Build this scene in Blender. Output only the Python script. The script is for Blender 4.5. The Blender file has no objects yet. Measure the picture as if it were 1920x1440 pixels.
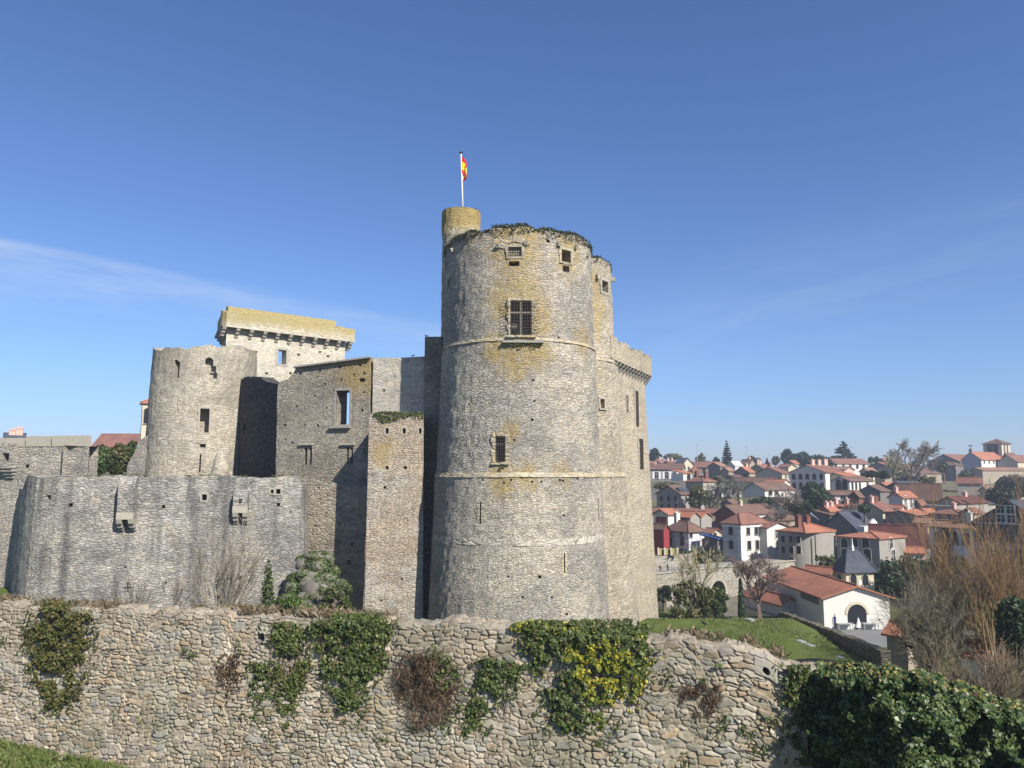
import bpy, bmesh, math, random
import numpy as np
from mathutils import Vector, Matrix

scene = bpy.context.scene
COL = scene.collection
R = math.radians
rnd = random.Random(11)

# ------------------------------------------------------------------ camera, sky, sun
F = 1450.0                                   # focal length in photo pixels (1920 wide)
PITCH = math.atan((890 - 720) / F)
CP, SP = math.cos(PITCH), math.sin(PITCH)
cam = bpy.data.cameras.new('camera')
cam.sensor_width = 36.0
cam.lens = F / 1920 * 36
cam.clip_end = 9000
cam_o = bpy.data.objects.new('camera', cam)
cam_o.rotation_euler = (math.pi / 2 + PITCH, 0, 0)
COL.objects.link(cam_o)
scene.camera = cam_o

SUN_AZ, SUN_EL = 38.0, 39.0                  # sun behind the camera, to the right
sd = Vector((math.sin(R(SUN_AZ)) * math.cos(R(SUN_EL)), -math.cos(R(SUN_AZ)) * math.cos(R(SUN_EL)), math.sin(R(SUN_EL))))
sun = bpy.data.lights.new('sun', 'SUN')
sun.energy = 5.0
sun.angle = R(0.5)
sun.color = (1.0, 0.945, 0.86)
sun_o = bpy.data.objects.new('sun', sun)
sun_o.rotation_euler = sd.to_track_quat('Z', 'Y').to_euler()
COL.objects.link(sun_o)

scene.view_settings.view_transform = 'Standard'
scene.view_settings.look = 'None'
scene.view_settings.gamma = 1.0
scene.view_settings.exposure = 0.74


def dirpix(u, v):
    xc, yc = (u - 960) / F, (720 - v) / F
    return Vector((xc, CP - yc * SP, SP + yc * CP))


def at(u, v, Y):
    """world point seen at photo pixel (u, v) at forward distance Y"""
    d = dirpix(u, v)
    return d * (Y / d.y)


world = bpy.data.worlds.new('World')
scene.world = world
world.use_nodes = True
wn, wl = world.node_tree.nodes, world.node_tree.links
wn.clear()
w_out = wn.new('ShaderNodeOutputWorld')
w_bg = wn.new('ShaderNodeBackground')
w_bg.inputs['Strength'].default_value = 0.094
sky = wn.new('ShaderNodeTexSky')
sky.sky_type = 'NISHITA'
sky.sun_disc = False
sky.sun_elevation = R(SUN_EL)
sky.sun_rotation = R(180 - SUN_AZ)
sky.altitude = 100
sky.air_density = 1.0
sky.dust_density = 0.15
sky.ozone_density = 3.0
# thin contrails: bands around great circles, broken up by noise
w_tc = wn.new('ShaderNodeTexCoord')


def wmath(op, a, b=None, c=None, clamp=False):
    n = wn.new('ShaderNodeMath'); n.operation = op; n.use_clamp = clamp
    for i, x in enumerate((a, b, c)):
        if x is None: continue
        if isinstance(x, (int, float)): n.inputs[i].default_value = x
        else: wl.new(x, n.inputs[i])
    return n.outputs[0]


def wdot(vec):
    n = wn.new('ShaderNodeVectorMath'); n.operation = 'DOT_PRODUCT'
    wl.new(w_tc.outputs['Generated'], n.inputs[0]); n.inputs[1].default_value = vec
    return n.outputs['Value']


def wsmooth(x, a, b, lo=0.0, hi=1.0):
    n = wn.new('ShaderNodeMapRange'); n.interpolation_type = 'SMOOTHSTEP'
    wl.new(x, n.inputs['Value'])
    n.inputs['From Min'].default_value = a; n.inputs['From Max'].default_value = b
    n.inputs['To Min'].default_value = lo; n.inputs['To Max'].default_value = hi
    return n.outputs['Result']


def contrail(pa, pb, pe, below, above, amount, nscale):
    """a streak through the two directions, soft on the lower side, fading towards pe"""
    a, b = dirpix(*pa).normalized(), dirpix(*pb).normalized()
    n = a.cross(b).normalized()
    if n.z < 0: n = -n
    d = wdot(n)
    e = dirpix(*pe).normalized()
    lo = wsmooth(d, -below, 0.0)
    hi = wsmooth(d, 0.0, above, 1.0, 0.0)
    along = wsmooth(wdot(e), 0.78, 1.0, 1.0, 0.35)
    nz = wn.new('ShaderNodeTexNoise'); nz.inputs['Scale'].default_value = 1.0; nz.inputs['Detail'].default_value = 7; nz.inputs['Roughness'].default_value = 0.62
    cx = wn.new('ShaderNodeCombineXYZ')                 # fibres drawn out along the streak
    wl.new(wmath('MULTIPLY', wdot((b - a).normalized()), nscale), cx.inputs[0]); wl.new(wmath('MULTIPLY', d, nscale * 7), cx.inputs[1])
    wl.new(cx.outputs[0], nz.inputs['Vector'])
    nn = wsmooth(nz.outputs['Fac'], 0.32, 0.72, 0.15, 1.0)
    x = wmath('MULTIPLY', lo, hi); x = wmath('MULTIPLY', x, along); x = wmath('MULTIPLY', x, nn)
    return wmath('MULTIPLY', x, amount)


c1 = contrail((0, 460), (780, 608), (900, 640), 0.085, 0.012, 0.62, 5.0)
c2 = contrail((1130, 640), (1920, 430), (1920, 380), 0.14, 0.10, 0.26, 4.0)
side = wsmooth(wdot((1, 0, 0)), -0.09, 0.0, 1.0, 0.0)
c1 = wmath('MULTIPLY', c1, side)
side2 = wsmooth(wdot((1, 0, 0)), 0.08, 0.3, 0.0, 1.0)
c2 = wmath('MULTIPLY', c2, side2)
ctot = wmath('ADD', c1, c2, clamp=True)
w_mix = wn.new('ShaderNodeMix'); w_mix.data_type = 'RGBA'
# clear winter air: a deeper blue overhead, less glare at the horizon
w_hz = wn.new('ShaderNodeMix'); w_hz.data_type = 'RGBA'
wl.new(wsmooth(wdot((0, 0, 1)), -0.02, 0.16), w_hz.inputs[0])
w_hz.inputs[6].default_value = (0.46, 0.54, 0.80, 1); w_hz.inputs[7].default_value = (0.555, 0.665, 0.885, 1)
w_tint = wn.new('ShaderNodeMix'); w_tint.data_type = 'RGBA'; w_tint.blend_type = 'MULTIPLY'; w_tint.inputs[0].default_value = 1.0
wl.new(sky.outputs[0], w_tint.inputs[6]); wl.new(w_hz.outputs[2], w_tint.inputs[7])
wl.new(ctot, w_mix.inputs[0]); wl.new(w_tint.outputs[2], w_mix.inputs[6]); w_mix.inputs[7].default_value = (4.9, 5.4, 6.1, 1)
wl.new(w_mix.outputs[2], w_bg.inputs['Color'])
wl.new(w_bg.outputs[0], w_out.inputs['Surface'])


# ------------------------------------------------------------------ helpers
def tag(o, label=None, cat=None, group=None, kind=None):
    if label: o['label'] = label
    if cat: o['category'] = cat
    if group: o['group'] = group
    if kind: o['kind'] = kind
    return o


def empty(name, loc, rz=0.0):
    o = bpy.data.objects.new(name, None)
    o.location = loc; o.rotation_euler = (0, 0, rz)
    o.empty_display_size = 0.2
    COL.objects.link(o)
    return o


def hash2(ix, iy, seed):
    h = (ix.astype(np.int64) * 374761393 + iy.astype(np.int64) * 668265263 + seed * 974634777) & 0xFFFFFFFF
    h = ((h ^ (h >> 13)) * 1274126177) & 0xFFFFFFFF
    h = h ^ (h >> 16)
    return (h & 0xFFFFFF) / float(0xFFFFFF)


def vnoise(x, y, seed=0):
    x = np.asarray(x, float); y = np.asarray(y, float)
    ix, iy = np.floor(x), np.floor(y)
    fx, fy = x - ix, y - iy
    fx = fx * fx * (3 - 2 * fx); fy = fy * fy * (3 - 2 * fy)
    a, b = hash2(ix, iy, seed), hash2(ix + 1, iy, seed)
    c, d = hash2(ix, iy + 1, seed), hash2(ix + 1, iy + 1, seed)
    return (a * (1 - fx) + b * fx) * (1 - fy) + (c * (1 - fx) + d * fx) * fy


def fbm(x, y, seed=0, octv=4):
    s = 0.0; amp = 0.5; t = 0.0
    for k in range(octv):
        s = s + amp * vnoise(np.asarray(x) * 2 ** k, np.asarray(y) * 2 ** k, seed + 17 * k); t += amp; amp *= 0.5
    return s / t


class MB:
    def __init__(self):
        self.v = []; self.f = []; self.m = []

    def add(self, pts, faces, mi=0):
        b = len(self.v)
        self.v += [tuple(p) for p in pts]
        for f in faces:
            self.f.append([b + i for i in f]); self.m.append(mi)

    def quad(self, a, b, c, d, mi=0): self.add([a, b, c, d], [(0, 1, 2, 3)], mi)

    def hexa(self, p, mi=0):        # 4 bottom, 4 top
        self.add(p, [(3, 2, 1, 0), (4, 5, 6, 7), (0, 1, 5, 4), (1, 2, 6, 5), (2, 3, 7, 6), (3, 0, 4, 7)], mi)

    def box(self, x0, x1, y0, y1, z0, z1, mi=0):
        self.hexa([(x0, y0, z0), (x1, y0, z0), (x1, y1, z0), (x0, y1, z0), (x0, y0, z1), (x1, y0, z1), (x1, y1, z1), (x0, y1, z1)], mi)

    def obox(self, c, ex, ey, sx, sy, z0, z1, mi=0):   # box centred at c, axes ex, ey (unit, horizontal)
        c = Vector((c[0], c[1], 0)); ex = Vector((ex[0], ex[1], 0)); ey = Vector((ey[0], ey[1], 0))
        q = [c + ex * (a * sx / 2) + ey * (b * sy / 2) for a, b in ((-1, -1), (1, -1), (1, 1), (-1, 1))]
        self.hexa([(p.x, p.y, z0) for p in q] + [(p.x, p.y, z1) for p in q], mi)

    def tube(self, pts, rads, n=6, cap=True, mi=0):
        rings = []
        pts = [Vector(p) for p in pts]
        for i, p in enumerate(pts):
            if i == 0: d = pts[1] - pts[0]
            elif i == len(pts) - 1: d = pts[-1] - pts[-2]
            else: d = pts[i + 1] - pts[i - 1]
            if d.length < 1e-9: d = Vector((0, 0, 1))
            d.normalize()
            a = d.cross(Vector((0, 0, 1)) if abs(d.z) < 0.9 else Vector((1, 0, 0))).normalized()
            b = d.cross(a)
            rings.append([p + (a * math.cos(2 * math.pi * k / n) + b * math.sin(2 * math.pi * k / n)) * rads[i] for k in range(n)])
        base = len(self.v)
        for r in rings: self.v += [tuple(p) for p in r]
        for i in range(len(rings) - 1):
            for k in range(n):
                k2 = (k + 1) % n
                self.f.append([base + i * n + k, base + i * n + k2, base + (i + 1) * n + k2, base + (i + 1) * n + k]); self.m.append(mi)
        if cap:
            self.f.append([base + k for k in range(n)][::-1]); self.m.append(mi)
            self.f.append([base + (len(rings) - 1) * n + k for k in range(n)]); self.m.append(mi)

    def build(self, name, mats, parent=None, origin=None, smooth=False, fix=True, col=None):
        me = bpy.data.meshes.new(name)
        off = Vector((0, 0, 0))
        if origin is not None: off = Vector(origin)
        elif parent is not None and parent.get('_w'): off = Vector(parent.location)
        me.from_pydata([(x - off.x, y - off.y, z - off.z) for x, y, z in self.v], [], self.f)
        if not isinstance(mats, (list, tuple)): mats = [mats]
        for m in mats: me.materials.append(m)
        if len(mats) > 1: me.polygons.foreach_set('material_index', self.m)
        if smooth: me.polygons.foreach_set('use_smooth', [True] * len(me.polygons))
        if col is not None:
            at_ = me.color_attributes.new('Col', 'FLOAT_COLOR', 'POINT')
            arr = np.ones((len(self.v), 4), np.float32); arr[:, :3] = col
            at_.data.foreach_set('color', arr.ravel())
        me.update()
        if fix and len(self.f) < 60000:
            bm = bmesh.new(); bm.from_mesh(me)
            bmesh.ops.recalc_face_normals(bm, faces=bm.faces)
            bm.to_mesh(me); bm.free()
        o = bpy.data.objects.new(name, me)
        if origin is not None: o.location = off; o['_w'] = 1
        if parent is not None: o.parent = parent
        COL.objects.link(o)
        return o


def np_mesh(name, V, Fq, mat, col=None, parent=None, smooth=True, origin=None):
    """mesh from arrays (quads or tris), optional point colours"""
    V = np.asarray(V, np.float32).copy()
    off = None
    if origin is not None: off = np.array(origin, np.float32)
    elif parent is not None and parent.get('_w'): off = np.array(parent.location, np.float32)
    if off is not None: V -= off
    Fq = np.asarray(Fq, np.int32)
    k = Fq.shape[1]
    me = bpy.data.meshes.new(name)
    me.vertices.add(len(V)); me.vertices.foreach_set('co', V.ravel())
    me.loops.add(Fq.size); me.loops.foreach_set('vertex_index', Fq.ravel())
    me.polygons.add(len(Fq))
    me.polygons.foreach_set('loop_start', np.arange(0, Fq.size, k, dtype=np.int32))
    me.polygons.foreach_set('loop_total', np.full(len(Fq), k, np.int32))
    if smooth: me.polygons.foreach_set('use_smooth', np.ones(len(Fq), bool))
    me.materials.append(mat)
    if col is not None:
        a = me.color_attributes.new('Col', 'FLOAT_COLOR', 'POINT')
        arr = np.ones((len(V), 4), np.float32); arr[:, :3] = col
        a.data.foreach_set('color', arr.ravel())
    me.update(calc_edges=True)
    o = bpy.data.objects.new(name, me)
    if origin is not None: o.location = [float(x) for x in origin]; o['_w'] = 1
    if parent is not None: o.parent = parent
    COL.objects.link(o)
    return o


def boolean_cut(o, cutter_mb):
    """subtract the cutter volumes from a mesh object (same coordinates), keeping one mesh"""
    if not cutter_mb.f: return
    off = Vector(o.location)
    me = bpy.data.meshes.new('cut')
    me.from_pydata([(x - off.x, y - off.y, z - off.z) for x, y, z in cutter_mb.v], [], cutter_mb.f)
    bm = bmesh.new(); bm.from_mesh(me); bmesh.ops.recalc_face_normals(bm, faces=bm.faces); bm.to_mesh(me); bm.free()
    c = bpy.data.objects.new('cut', me); c.location = off
    COL.objects.link(c)
    md = o.modifiers.new('cut', 'BOOLEAN'); md.operation = 'DIFFERENCE'; md.solver = 'EXACT'; md.object = c
    md.use_self = True
    dg = bpy.context.evaluated_depsgraph_get()
    new = bpy.data.meshes.new_from_object(o.evaluated_get(dg))
    o.modifiers.clear()
    o.data = new
    bpy.data.objects.remove(c)
    bpy.data.meshes.remove(me)


# ------------------------------------------------------------------ materials
def nodes_of(name):
    m = bpy.data.materials.new(name); m.use_nodes = True
    nt = m.node_tree
    b = nt.nodes['Principled BSDF']
    b.inputs['Specular IOR Level'].default_value = 0.2
    return m, nt, nt.nodes, nt.links, b


class NT:
    """small helper to write node trees"""
    def __init__(s, nt): s.n, s.l = nt.nodes, nt.links
    def put(s, sock, x):
        if x is None: return
        if hasattr(x, 'is_output'): s.l.new(x, sock)
        else:
            try: sock.default_value = x
            except Exception: sock.default_value = (*x, 1)
    def math(s, op, a, b=None, c=None, clamp=False):
        n = s.n.new('ShaderNodeMath'); n.operation = op; n.use_clamp = clamp
        for i, x in enumerate((a, b, c)): s.put(n.inputs[i], x)
        return n.outputs[0]
    def vmath(s, op, a, b=None):
        n = s.n.new('ShaderNodeVectorMath'); n.operation = op
        s.put(n.inputs[0], a)
        if b is not None: s.put(n.inputs[1], b)
        return n.outputs['Value'] if op in ('DISTANCE', 'DOT_PRODUCT', 'LENGTH') else n.outputs[0]
    def noise(s, vec, scale, detail=4, rough=0.55, color=False):
        n = s.n.new('ShaderNodeTexNoise'); s.put(n.inputs['Vector'], vec)
        n.inputs['Scale'].default_value = scale; n.inputs['Detail'].default_value = detail; n.inputs['Roughness'].default_value = rough
        return n.outputs['Color' if color else 'Fac']
    def vor(s, vec, feature='F1', scale=1.0, rand=1.0):
        n = s.n.new('ShaderNodeTexVoronoi'); n.feature = feature; s.put(n.inputs['Vector'], vec)
        n.inputs['Scale'].default_value = scale; n.inputs['Randomness'].default_value = rand
        return n
    def mapr(s, x, a, b, lo=0.0, hi=1.0, smooth=True):
        n = s.n.new('ShaderNodeMapRange')
        if smooth: n.interpolation_type = 'SMOOTHSTEP'
        s.put(n.inputs['Value'], x)
        for k, q in (('From Min', a), ('From Max', b), ('To Min', lo), ('To Max', hi)): n.inputs[k].default_value = q
        return n.outputs['Result']
    def mix(s, f, a, b, mode='MIX'):
        n = s.n.new('ShaderNodeMix'); n.data_type = 'RGBA'; n.blend_type = mode
        s.put(n.inputs[0], f); s.put(n.inputs[6], a); s.put(n.inputs[7], b)
        return n.outputs[2]
    def ramp(s, x, stops):
        n = s.n.new('ShaderNodeValToRGB'); s.put(n.inputs[0], x)
        e = n.color_ramp.elements
        while len(e) < len(stops): e.new(0.5)
        for i, (p, c) in enumerate(stops): e[i].position = p; e[i].color = (*c, 1)
        return n.outputs[0]
    def bump(s, h, strength, dist, normal=None):
        n = s.n.new('ShaderNodeBump'); n.inputs['Strength'].default_value = strength; n.inputs['Distance'].default_value = dist
        s.put(n.inputs['Height'], h)
        if normal is not None: s.put(n.inputs['Normal'], normal)
        return n.outputs[0]
    def coords(s, kind='Object'):
        return s.n.new('ShaderNodeTexCoord').outputs[kind]
    def attr(s, name='Col'):
        n = s.n.new('ShaderNodeAttribute'); n.attribute_name = name
        return n.outputs['Color']


def mat_masonry(name, base, light, dark, mortar, sx=0.42, sz=0.17, stain=0.4, stain_col=(0.10, 0.095, 0.085), streak=0.3,
                lichen=0.0, lichen_at=(), lichen_col=(0.37, 0.25, 0.055), moss_top=None, mortar_w=0.09, bump=0.8, patch=None, warm=0.0):
    m, nt, n, l, b = nodes_of(name)
    t = NT(nt)
    geo = n.new('ShaderNodeNewGeometry').outputs['Position']
    p = geo
    w = t.vmath('SUBTRACT', t.noise(p, 1.1, 3, color=True), (0.5, 0.5, 0.5))
    w2 = t.vmath('MULTIPLY', w, (0.35, 0.35, 0.12))
    q = t.vmath('ADD', p, w2)
    q = t.vmath('MULTIPLY', q, (1 / sx, 1 / sx, 1 / sz))
    zone = t.mapr(t.noise(p, 0.085, 0.0), 0.535, 0.5352, 1.0, 0.7, False)      # repairs and building campaigns with larger stones
    zs = n.new('ShaderNodeVectorMath'); zs.operation = 'SCALE'; l.new(q, zs.inputs[0]); l.new(zone, zs.inputs['Scale']); q = zs.outputs[0]
    vr = t.vor(q, 'F1', 1.0, 0.9)
    ve = t.vor(q, 'DISTANCE_TO_EDGE', 1.0, 0.9).outputs['Distance']
    sep = n.new('ShaderNodeSeparateColor'); l.new(vr.outputs['Color'], sep.inputs[0])
    stone = t.ramp(sep.outputs[0], [(0.0, dark), (0.3, base), (0.7, base), (1.0, light)])
    hue = t.mix(t.mapr(sep.outputs[1], 0.6, 1.0, 0, 0.32), stone, (base[0] * 1.18, base[1] * 0.98, base[2] * 0.72))
    fine = t.noise(p, 9.0, 6, 0.65)
    hue = t.mix(1.0, hue, t.ramp(fine, [(0.25, (0.55, 0.55, 0.55)), (0.75, (1.4, 1.4, 1.4))]), 'MULTIPLY')
    hue = t.mix(1.0, hue, t.ramp(t.noise(t.vmath('MULTIPLY', p, (1, 1, 2.2)), 2.6, 4, 0.6), [(0.3, (0.74, 0.74, 0.76)), (0.7, (1.22, 1.21, 1.18))]), 'MULTIPLY')
    mm = t.mapr(ve, 0.01, mortar_w, 1, 0)
    mnoise = t.mapr(t.noise(p, 0.8, 3), 0.4, 0.6, 0.35, 1.0)
    colr = t.mix(t.math('MULTIPLY', mm, mnoise), hue, mortar)
    # broad weathering
    big = t.noise(p, 0.22, 5, 0.6)
    if patch is not None:
        colr = t.mix(t.mapr(big, 0.44, 0.56, 0, 0.95), colr, t.mix(1.0, colr, patch, 'MULTIPLY'))
    band = t.noise(t.vmath('MULTIPLY', p, (0.12, 0.12, 0.9)), 1.0, 4, 0.6)
    colr = t.mix(1.0, colr, t.ramp(band, [(0.3, (0.84, 0.84, 0.86)), (0.52, (1.0, 1.0, 1.0)), (0.7, (1.10, 1.08, 1.05))]), 'MULTIPLY')
    sv = t.vmath('MULTIPLY', p, (1.0, 1.0, 0.12))
    st = t.noise(sv, 0.9, 5, 0.6)
    st2 = t.noise(p, 0.45, 6, 0.65)
    colr = t.mix(t.math('MULTIPLY', t.mapr(st, 0.47, 0.72), streak), colr, stain_col)
    colr = t.mix(t.math('MULTIPLY', t.mapr(st2, 0.5, 0.75), stain), colr, stain_col)
    # yellow lichen patches
    if lichen > 0 or lichen_at:
        ln = t.math('ADD', t.math('MULTIPLY', t.noise(p, 1.3, 7, 0.72), 0.62), t.math('MULTIPLY', t.noise(p, 9.0, 5, 0.7), 0.38))
        tot = None
        for (c, rad, amt) in lichen_at:
            d = t.vmath('DISTANCE', t.vmath('MULTIPLY', p, (1, 1, 0.75)), (c[0], c[1], c[2] * 0.75))
            g = t.mapr(d, 0.0, rad, amt, 0.0)
            tot = g if tot is None else t.math('MAXIMUM', tot, g)
        tot = t.math('ADD', tot, lichen) if tot is not None else lichen
        f = t.math('ADD', ln, t.math('MULTIPLY', tot, 0.42)) if not isinstance(tot, float) else t.math('ADD', ln, tot * 0.42)
        f = t.mapr(f, 0.57, 0.84, 0, 0.9)
        f = t.math('MULTIPLY', f, t.mapr(fine, 0.38, 0.6, 0.35, 1.0))
        f = t.math('MULTIPLY', f, t.mapr(sep.outputs[1], 0.0, 0.5, 0.55, 1.0))
        colr = t.mix(f, colr, t.mix(t.noise(p, 6, 4), lichen_col, (lichen_col[0] * 0.62, lichen_col[1] * 0.66, lichen_col[2] * 1.2)))
    if moss_top is not None:           # a lichened parapet: z range over which the lichen sets in
        z0, z1, colm = moss_top
        sp = n.new('ShaderNodeSeparateXYZ'); l.new(p, sp.inputs[0])
        f = t.mapr(sp.outputs[2], z0, z1, 0, 0.42)
        f = t.mapr(t.math('ADD', f, t.math('ADD', t.math('MULTIPLY', t.noise(p, 1.1, 6, 0.7), 0.55), t.math('MULTIPLY', t.noise(p, 8.0, 5, 0.7), 0.45))), 0.60, 0.90, 0, 0.85)
        colr = t.mix(f, colr, colm)
    if base[0] > 0.28: colr = t.mix(1.0, colr, (1.12, 1.125, 1.14), 'MULTIPLY')
    l.new(colr, b.inputs['Base Color'])
    b.inputs['Roughness'].default_value = 0.95
    b.inputs['Specular IOR Level'].default_value = 0.1
    hgt = t.math('MULTIPLY', t.mapr(ve, 0.0, 0.16), 0.75)
    hgt = t.math('ADD', hgt, t.math('MULTIPLY', sep.outputs[2], 0.5))
    hgt = t.math('ADD', hgt, t.math('MULTIPLY', fine, 0.5))
    l.new(t.bump(hgt, bump, 0.07), b.inputs['Normal'])
    return m


def mat_plain(name, c, rough=0.8, var=0.25, scale=3.0, bump=0.0, metal=0.0, streak=0.0, streak_col=(0.2, 0.19, 0.17)):
    m, nt, n, l, b = nodes_of(name)
    t = NT(nt); p = n.new('ShaderNodeNewGeometry').outputs['Position']
    f = t.noise(p, scale, 5, 0.6)
    colr = t.mix(f, tuple(x * (1 - var) for x in c), tuple(min(1, x * (1 + var)) for x in c))
    if streak:
        s = t.noise(t.vmath('MULTIPLY', p, (1, 1, 0.12)), 1.3, 5, 0.65)
        colr = t.mix(t.math('MULTIPLY', t.mapr(s, 0.5, 0.75), streak), colr, streak_col)
    l.new(colr, b.inputs['Base Color'])
    b.inputs['Roughness'].default_value = rough
    b.inputs['Metallic'].default_value = metal
    if bump: l.new(t.bump(t.noise(p, scale * 4, 4), bump, 0.03), b.inputs['Normal'])
    return m


def mat_tiles(name, c, c2, rows=0.34):
    """roof tiles: per-tile colour from cells, courses and channels in the bump"""
    m, nt, n, l, b = nodes_of(name)
    t = NT(nt); p = t.coords('Object')
    v = t.vor(t.vmath('MULTIPLY', p, (1 / 0.5, 1 / 0.5, 1 / 0.22)), 'F1', 1.0, 0.7)
    sep = n.new('ShaderNodeSeparateColor'); l.new(v.outputs['Color'], sep.inputs[0])
    g = n.new('ShaderNodeNewGeometry').outputs['Position']
    big = t.noise(g, 0.35, 5, 0.6)
    colr = t.mix(sep.outputs[0], c, c2)
    colr = t.mix(t.mapr(big, 0.35, 0.7, 0, 0.7), colr, (c2[0] * 0.72, c2[1] * 0.78, c2[2] * 0.85))
    colr = t.mix(t.mapr(t.noise(g, 1.3, 6, 0.7), 0.55, 0.75, 0, 0.45), colr, (0.09, 0.075, 0.055))
    l.new(colr, b.inputs['Base Color'])
    b.inputs['Roughness'].default_value = 0.85
    sp = n.new('ShaderNodeSeparateXYZ'); l.new(p, sp.inputs[0])
    row = t.math('FRACT', t.math('MULTIPLY', sp.outputs[2], 1 / (rows * 0.45)))
    chan = t.math('SINE', t.math('MULTIPLY', t.math('ADD', sp.outputs[0], sp.outputs[1]), 2 * math.pi / 0.36))
    h = t.math('ADD', row, t.math('MULTIPLY', chan, 0.4))
    l.new(t.bump(h, 0.5, 0.05), b.inputs['Normal'])
    return m


def mat_leaf(name, trans=0.25, rough=0.5, gain=1.0):
    m, nt, n, l, b = nodes_of(name)
    t = NT(nt)
    c = t.attr('Col')
    if gain != 1.0: c = t.mix(1.0, c, (gain, gain, gain), 'MULTIPLY')
    l.new(c, b.inputs['Base Color'])
    b.inputs['Roughness'].default_value = rough
    b.inputs['Specular IOR Level'].default_value = 0.3
    tr = n.new('ShaderNodeBsdfTranslucent'); l.new(c, tr.inputs['Color'])
    mx = n.new('ShaderNodeMixShader'); mx.inputs[0].default_value = trans
    l.new(b.outputs[0], mx.inputs[1]); l.new(tr.outputs[0], mx.inputs[2])
    l.new(mx.outputs[0], n['Material Output'].inputs['Surface'])
    return m


def mat_attr(name, rough=0.9, bump=0.3, scale=25.0, dist=0.015):
    m, nt, n, l, b = nodes_of(name)
    t = NT(nt); p = n.new('ShaderNodeNewGeometry').outputs['Position']
    f = t.noise(p, scale, 6, 0.7)
    l.new(t.mix(1.0, t.attr('Col'), t.ramp(f, [(0.25, (0.66, 0.66, 0.66)), (0.75, (1.28, 1.28, 1.28))]), 'MULTIPLY'), b.inputs['Base Color'])
    b.inputs['Roughness'].default_value = rough
    b.inputs['Specular IOR Level'].default_value = 0.1
    if bump: l.new(t.bump(f, bump, dist), b.inputs['Normal'])
    return m


M = {}
M['iron'] = mat_plain('iron', (0.045, 0.035, 0.032), 0.6, 0.3)
M['pale_stone'] = mat_plain('pale_stone', (0.335, 0.305, 0.25), 0.95, 0.3, 5.0, 0.4, streak=0.3)
M['grey_stone'] = mat_plain('grey_stone', (0.27, 0.255, 0.225), 0.95, 0.35, 4.0, 0.5, streak=0.35)
M['glass'] = mat_plain('glass', (0.02, 0.022, 0.028), 0.15, 0.2)
M['white_paint'] = mat_plain('white_paint', (0.74, 0.73, 0.70), 0.6, 0.06)
M['white'] = mat_plain('white_render', (0.56, 0.54, 0.49), 0.9, 0.08, 0.8, 0.1, streak=0.25, streak_col=(0.33, 0.3, 0.25))
M['cream'] = mat_plain('cream_render', (0.46, 0.405, 0.30), 0.9, 0.1, 0.8, 0.1, streak=0.25)
M['grey'] = mat_plain('grey_render', (0.27, 0.25, 0.22), 0.9, 0.15, 0.9, 0.2, streak=0.3)
M['brown'] = mat_plain('brown_render', (0.28, 0.235, 0.18), 0.9, 0.25, 0.9, 0.25, streak=0.3)
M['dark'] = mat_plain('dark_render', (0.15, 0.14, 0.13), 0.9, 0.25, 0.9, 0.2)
M['pink'] = mat_plain('pink_render', (0.50, 0.34, 0.28), 0.9, 0.15, 0.9, 0.1)
M['red'] = mat_plain('red_boards', (0.24, 0.035, 0.04), 0.7, 0.25, 1.5)
M['blue'] = mat_plain('blue_sheet', (0.03, 0.06, 0.17), 0.5, 0.2, 1.0)
M['wood'] = mat_plain('brown_wood', (0.16, 0.07, 0.05), 0.8, 0.3, 3.0)
M['stucco'] = mat_masonry('rubble_house', (0.33, 0.30, 0.25), (0.42, 0.38, 0.32), (0.2, 0.18, 0.15), (0.36, 0.33, 0.28), 0.5, 0.25, 0.25, streak=0.25)
M['t_orange'] = mat_tiles('orange_tiles', (0.40, 0.165, 0.095), (0.30, 0.125, 0.078))
M['t_red'] = mat_tiles('red_tiles', (0.245, 0.118, 0.085), (0.185, 0.092, 0.07))
M['t_brown'] = mat_tiles('brown_tiles', (0.185, 0.105, 0.075), (0.135, 0.085, 0.065))
M['t_pale'] = mat_tiles('pale_tiles', (0.30, 0.165, 0.105), (0.23, 0.135, 0.095))
M['t_maroon'] = mat_tiles('maroon_sheet_tiles', (0.13, 0.045, 0.04), (0.10, 0.04, 0.035))
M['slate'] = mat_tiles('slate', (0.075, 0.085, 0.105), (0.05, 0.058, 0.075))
M['sheet'] = mat_plain('grey_sheet', (0.30, 0.31, 0.31), 0.6, 0.15, 0.7, 0.1)
M['leaf'] = mat_leaf('leaves')
M['bark'] = mat_plain('bark', (0.13, 0.105, 0.08), 0.95, 0.35, 6.0, 0.4)
M['twig'] = mat_attr('twigs', 0.9, 0.0)


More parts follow.
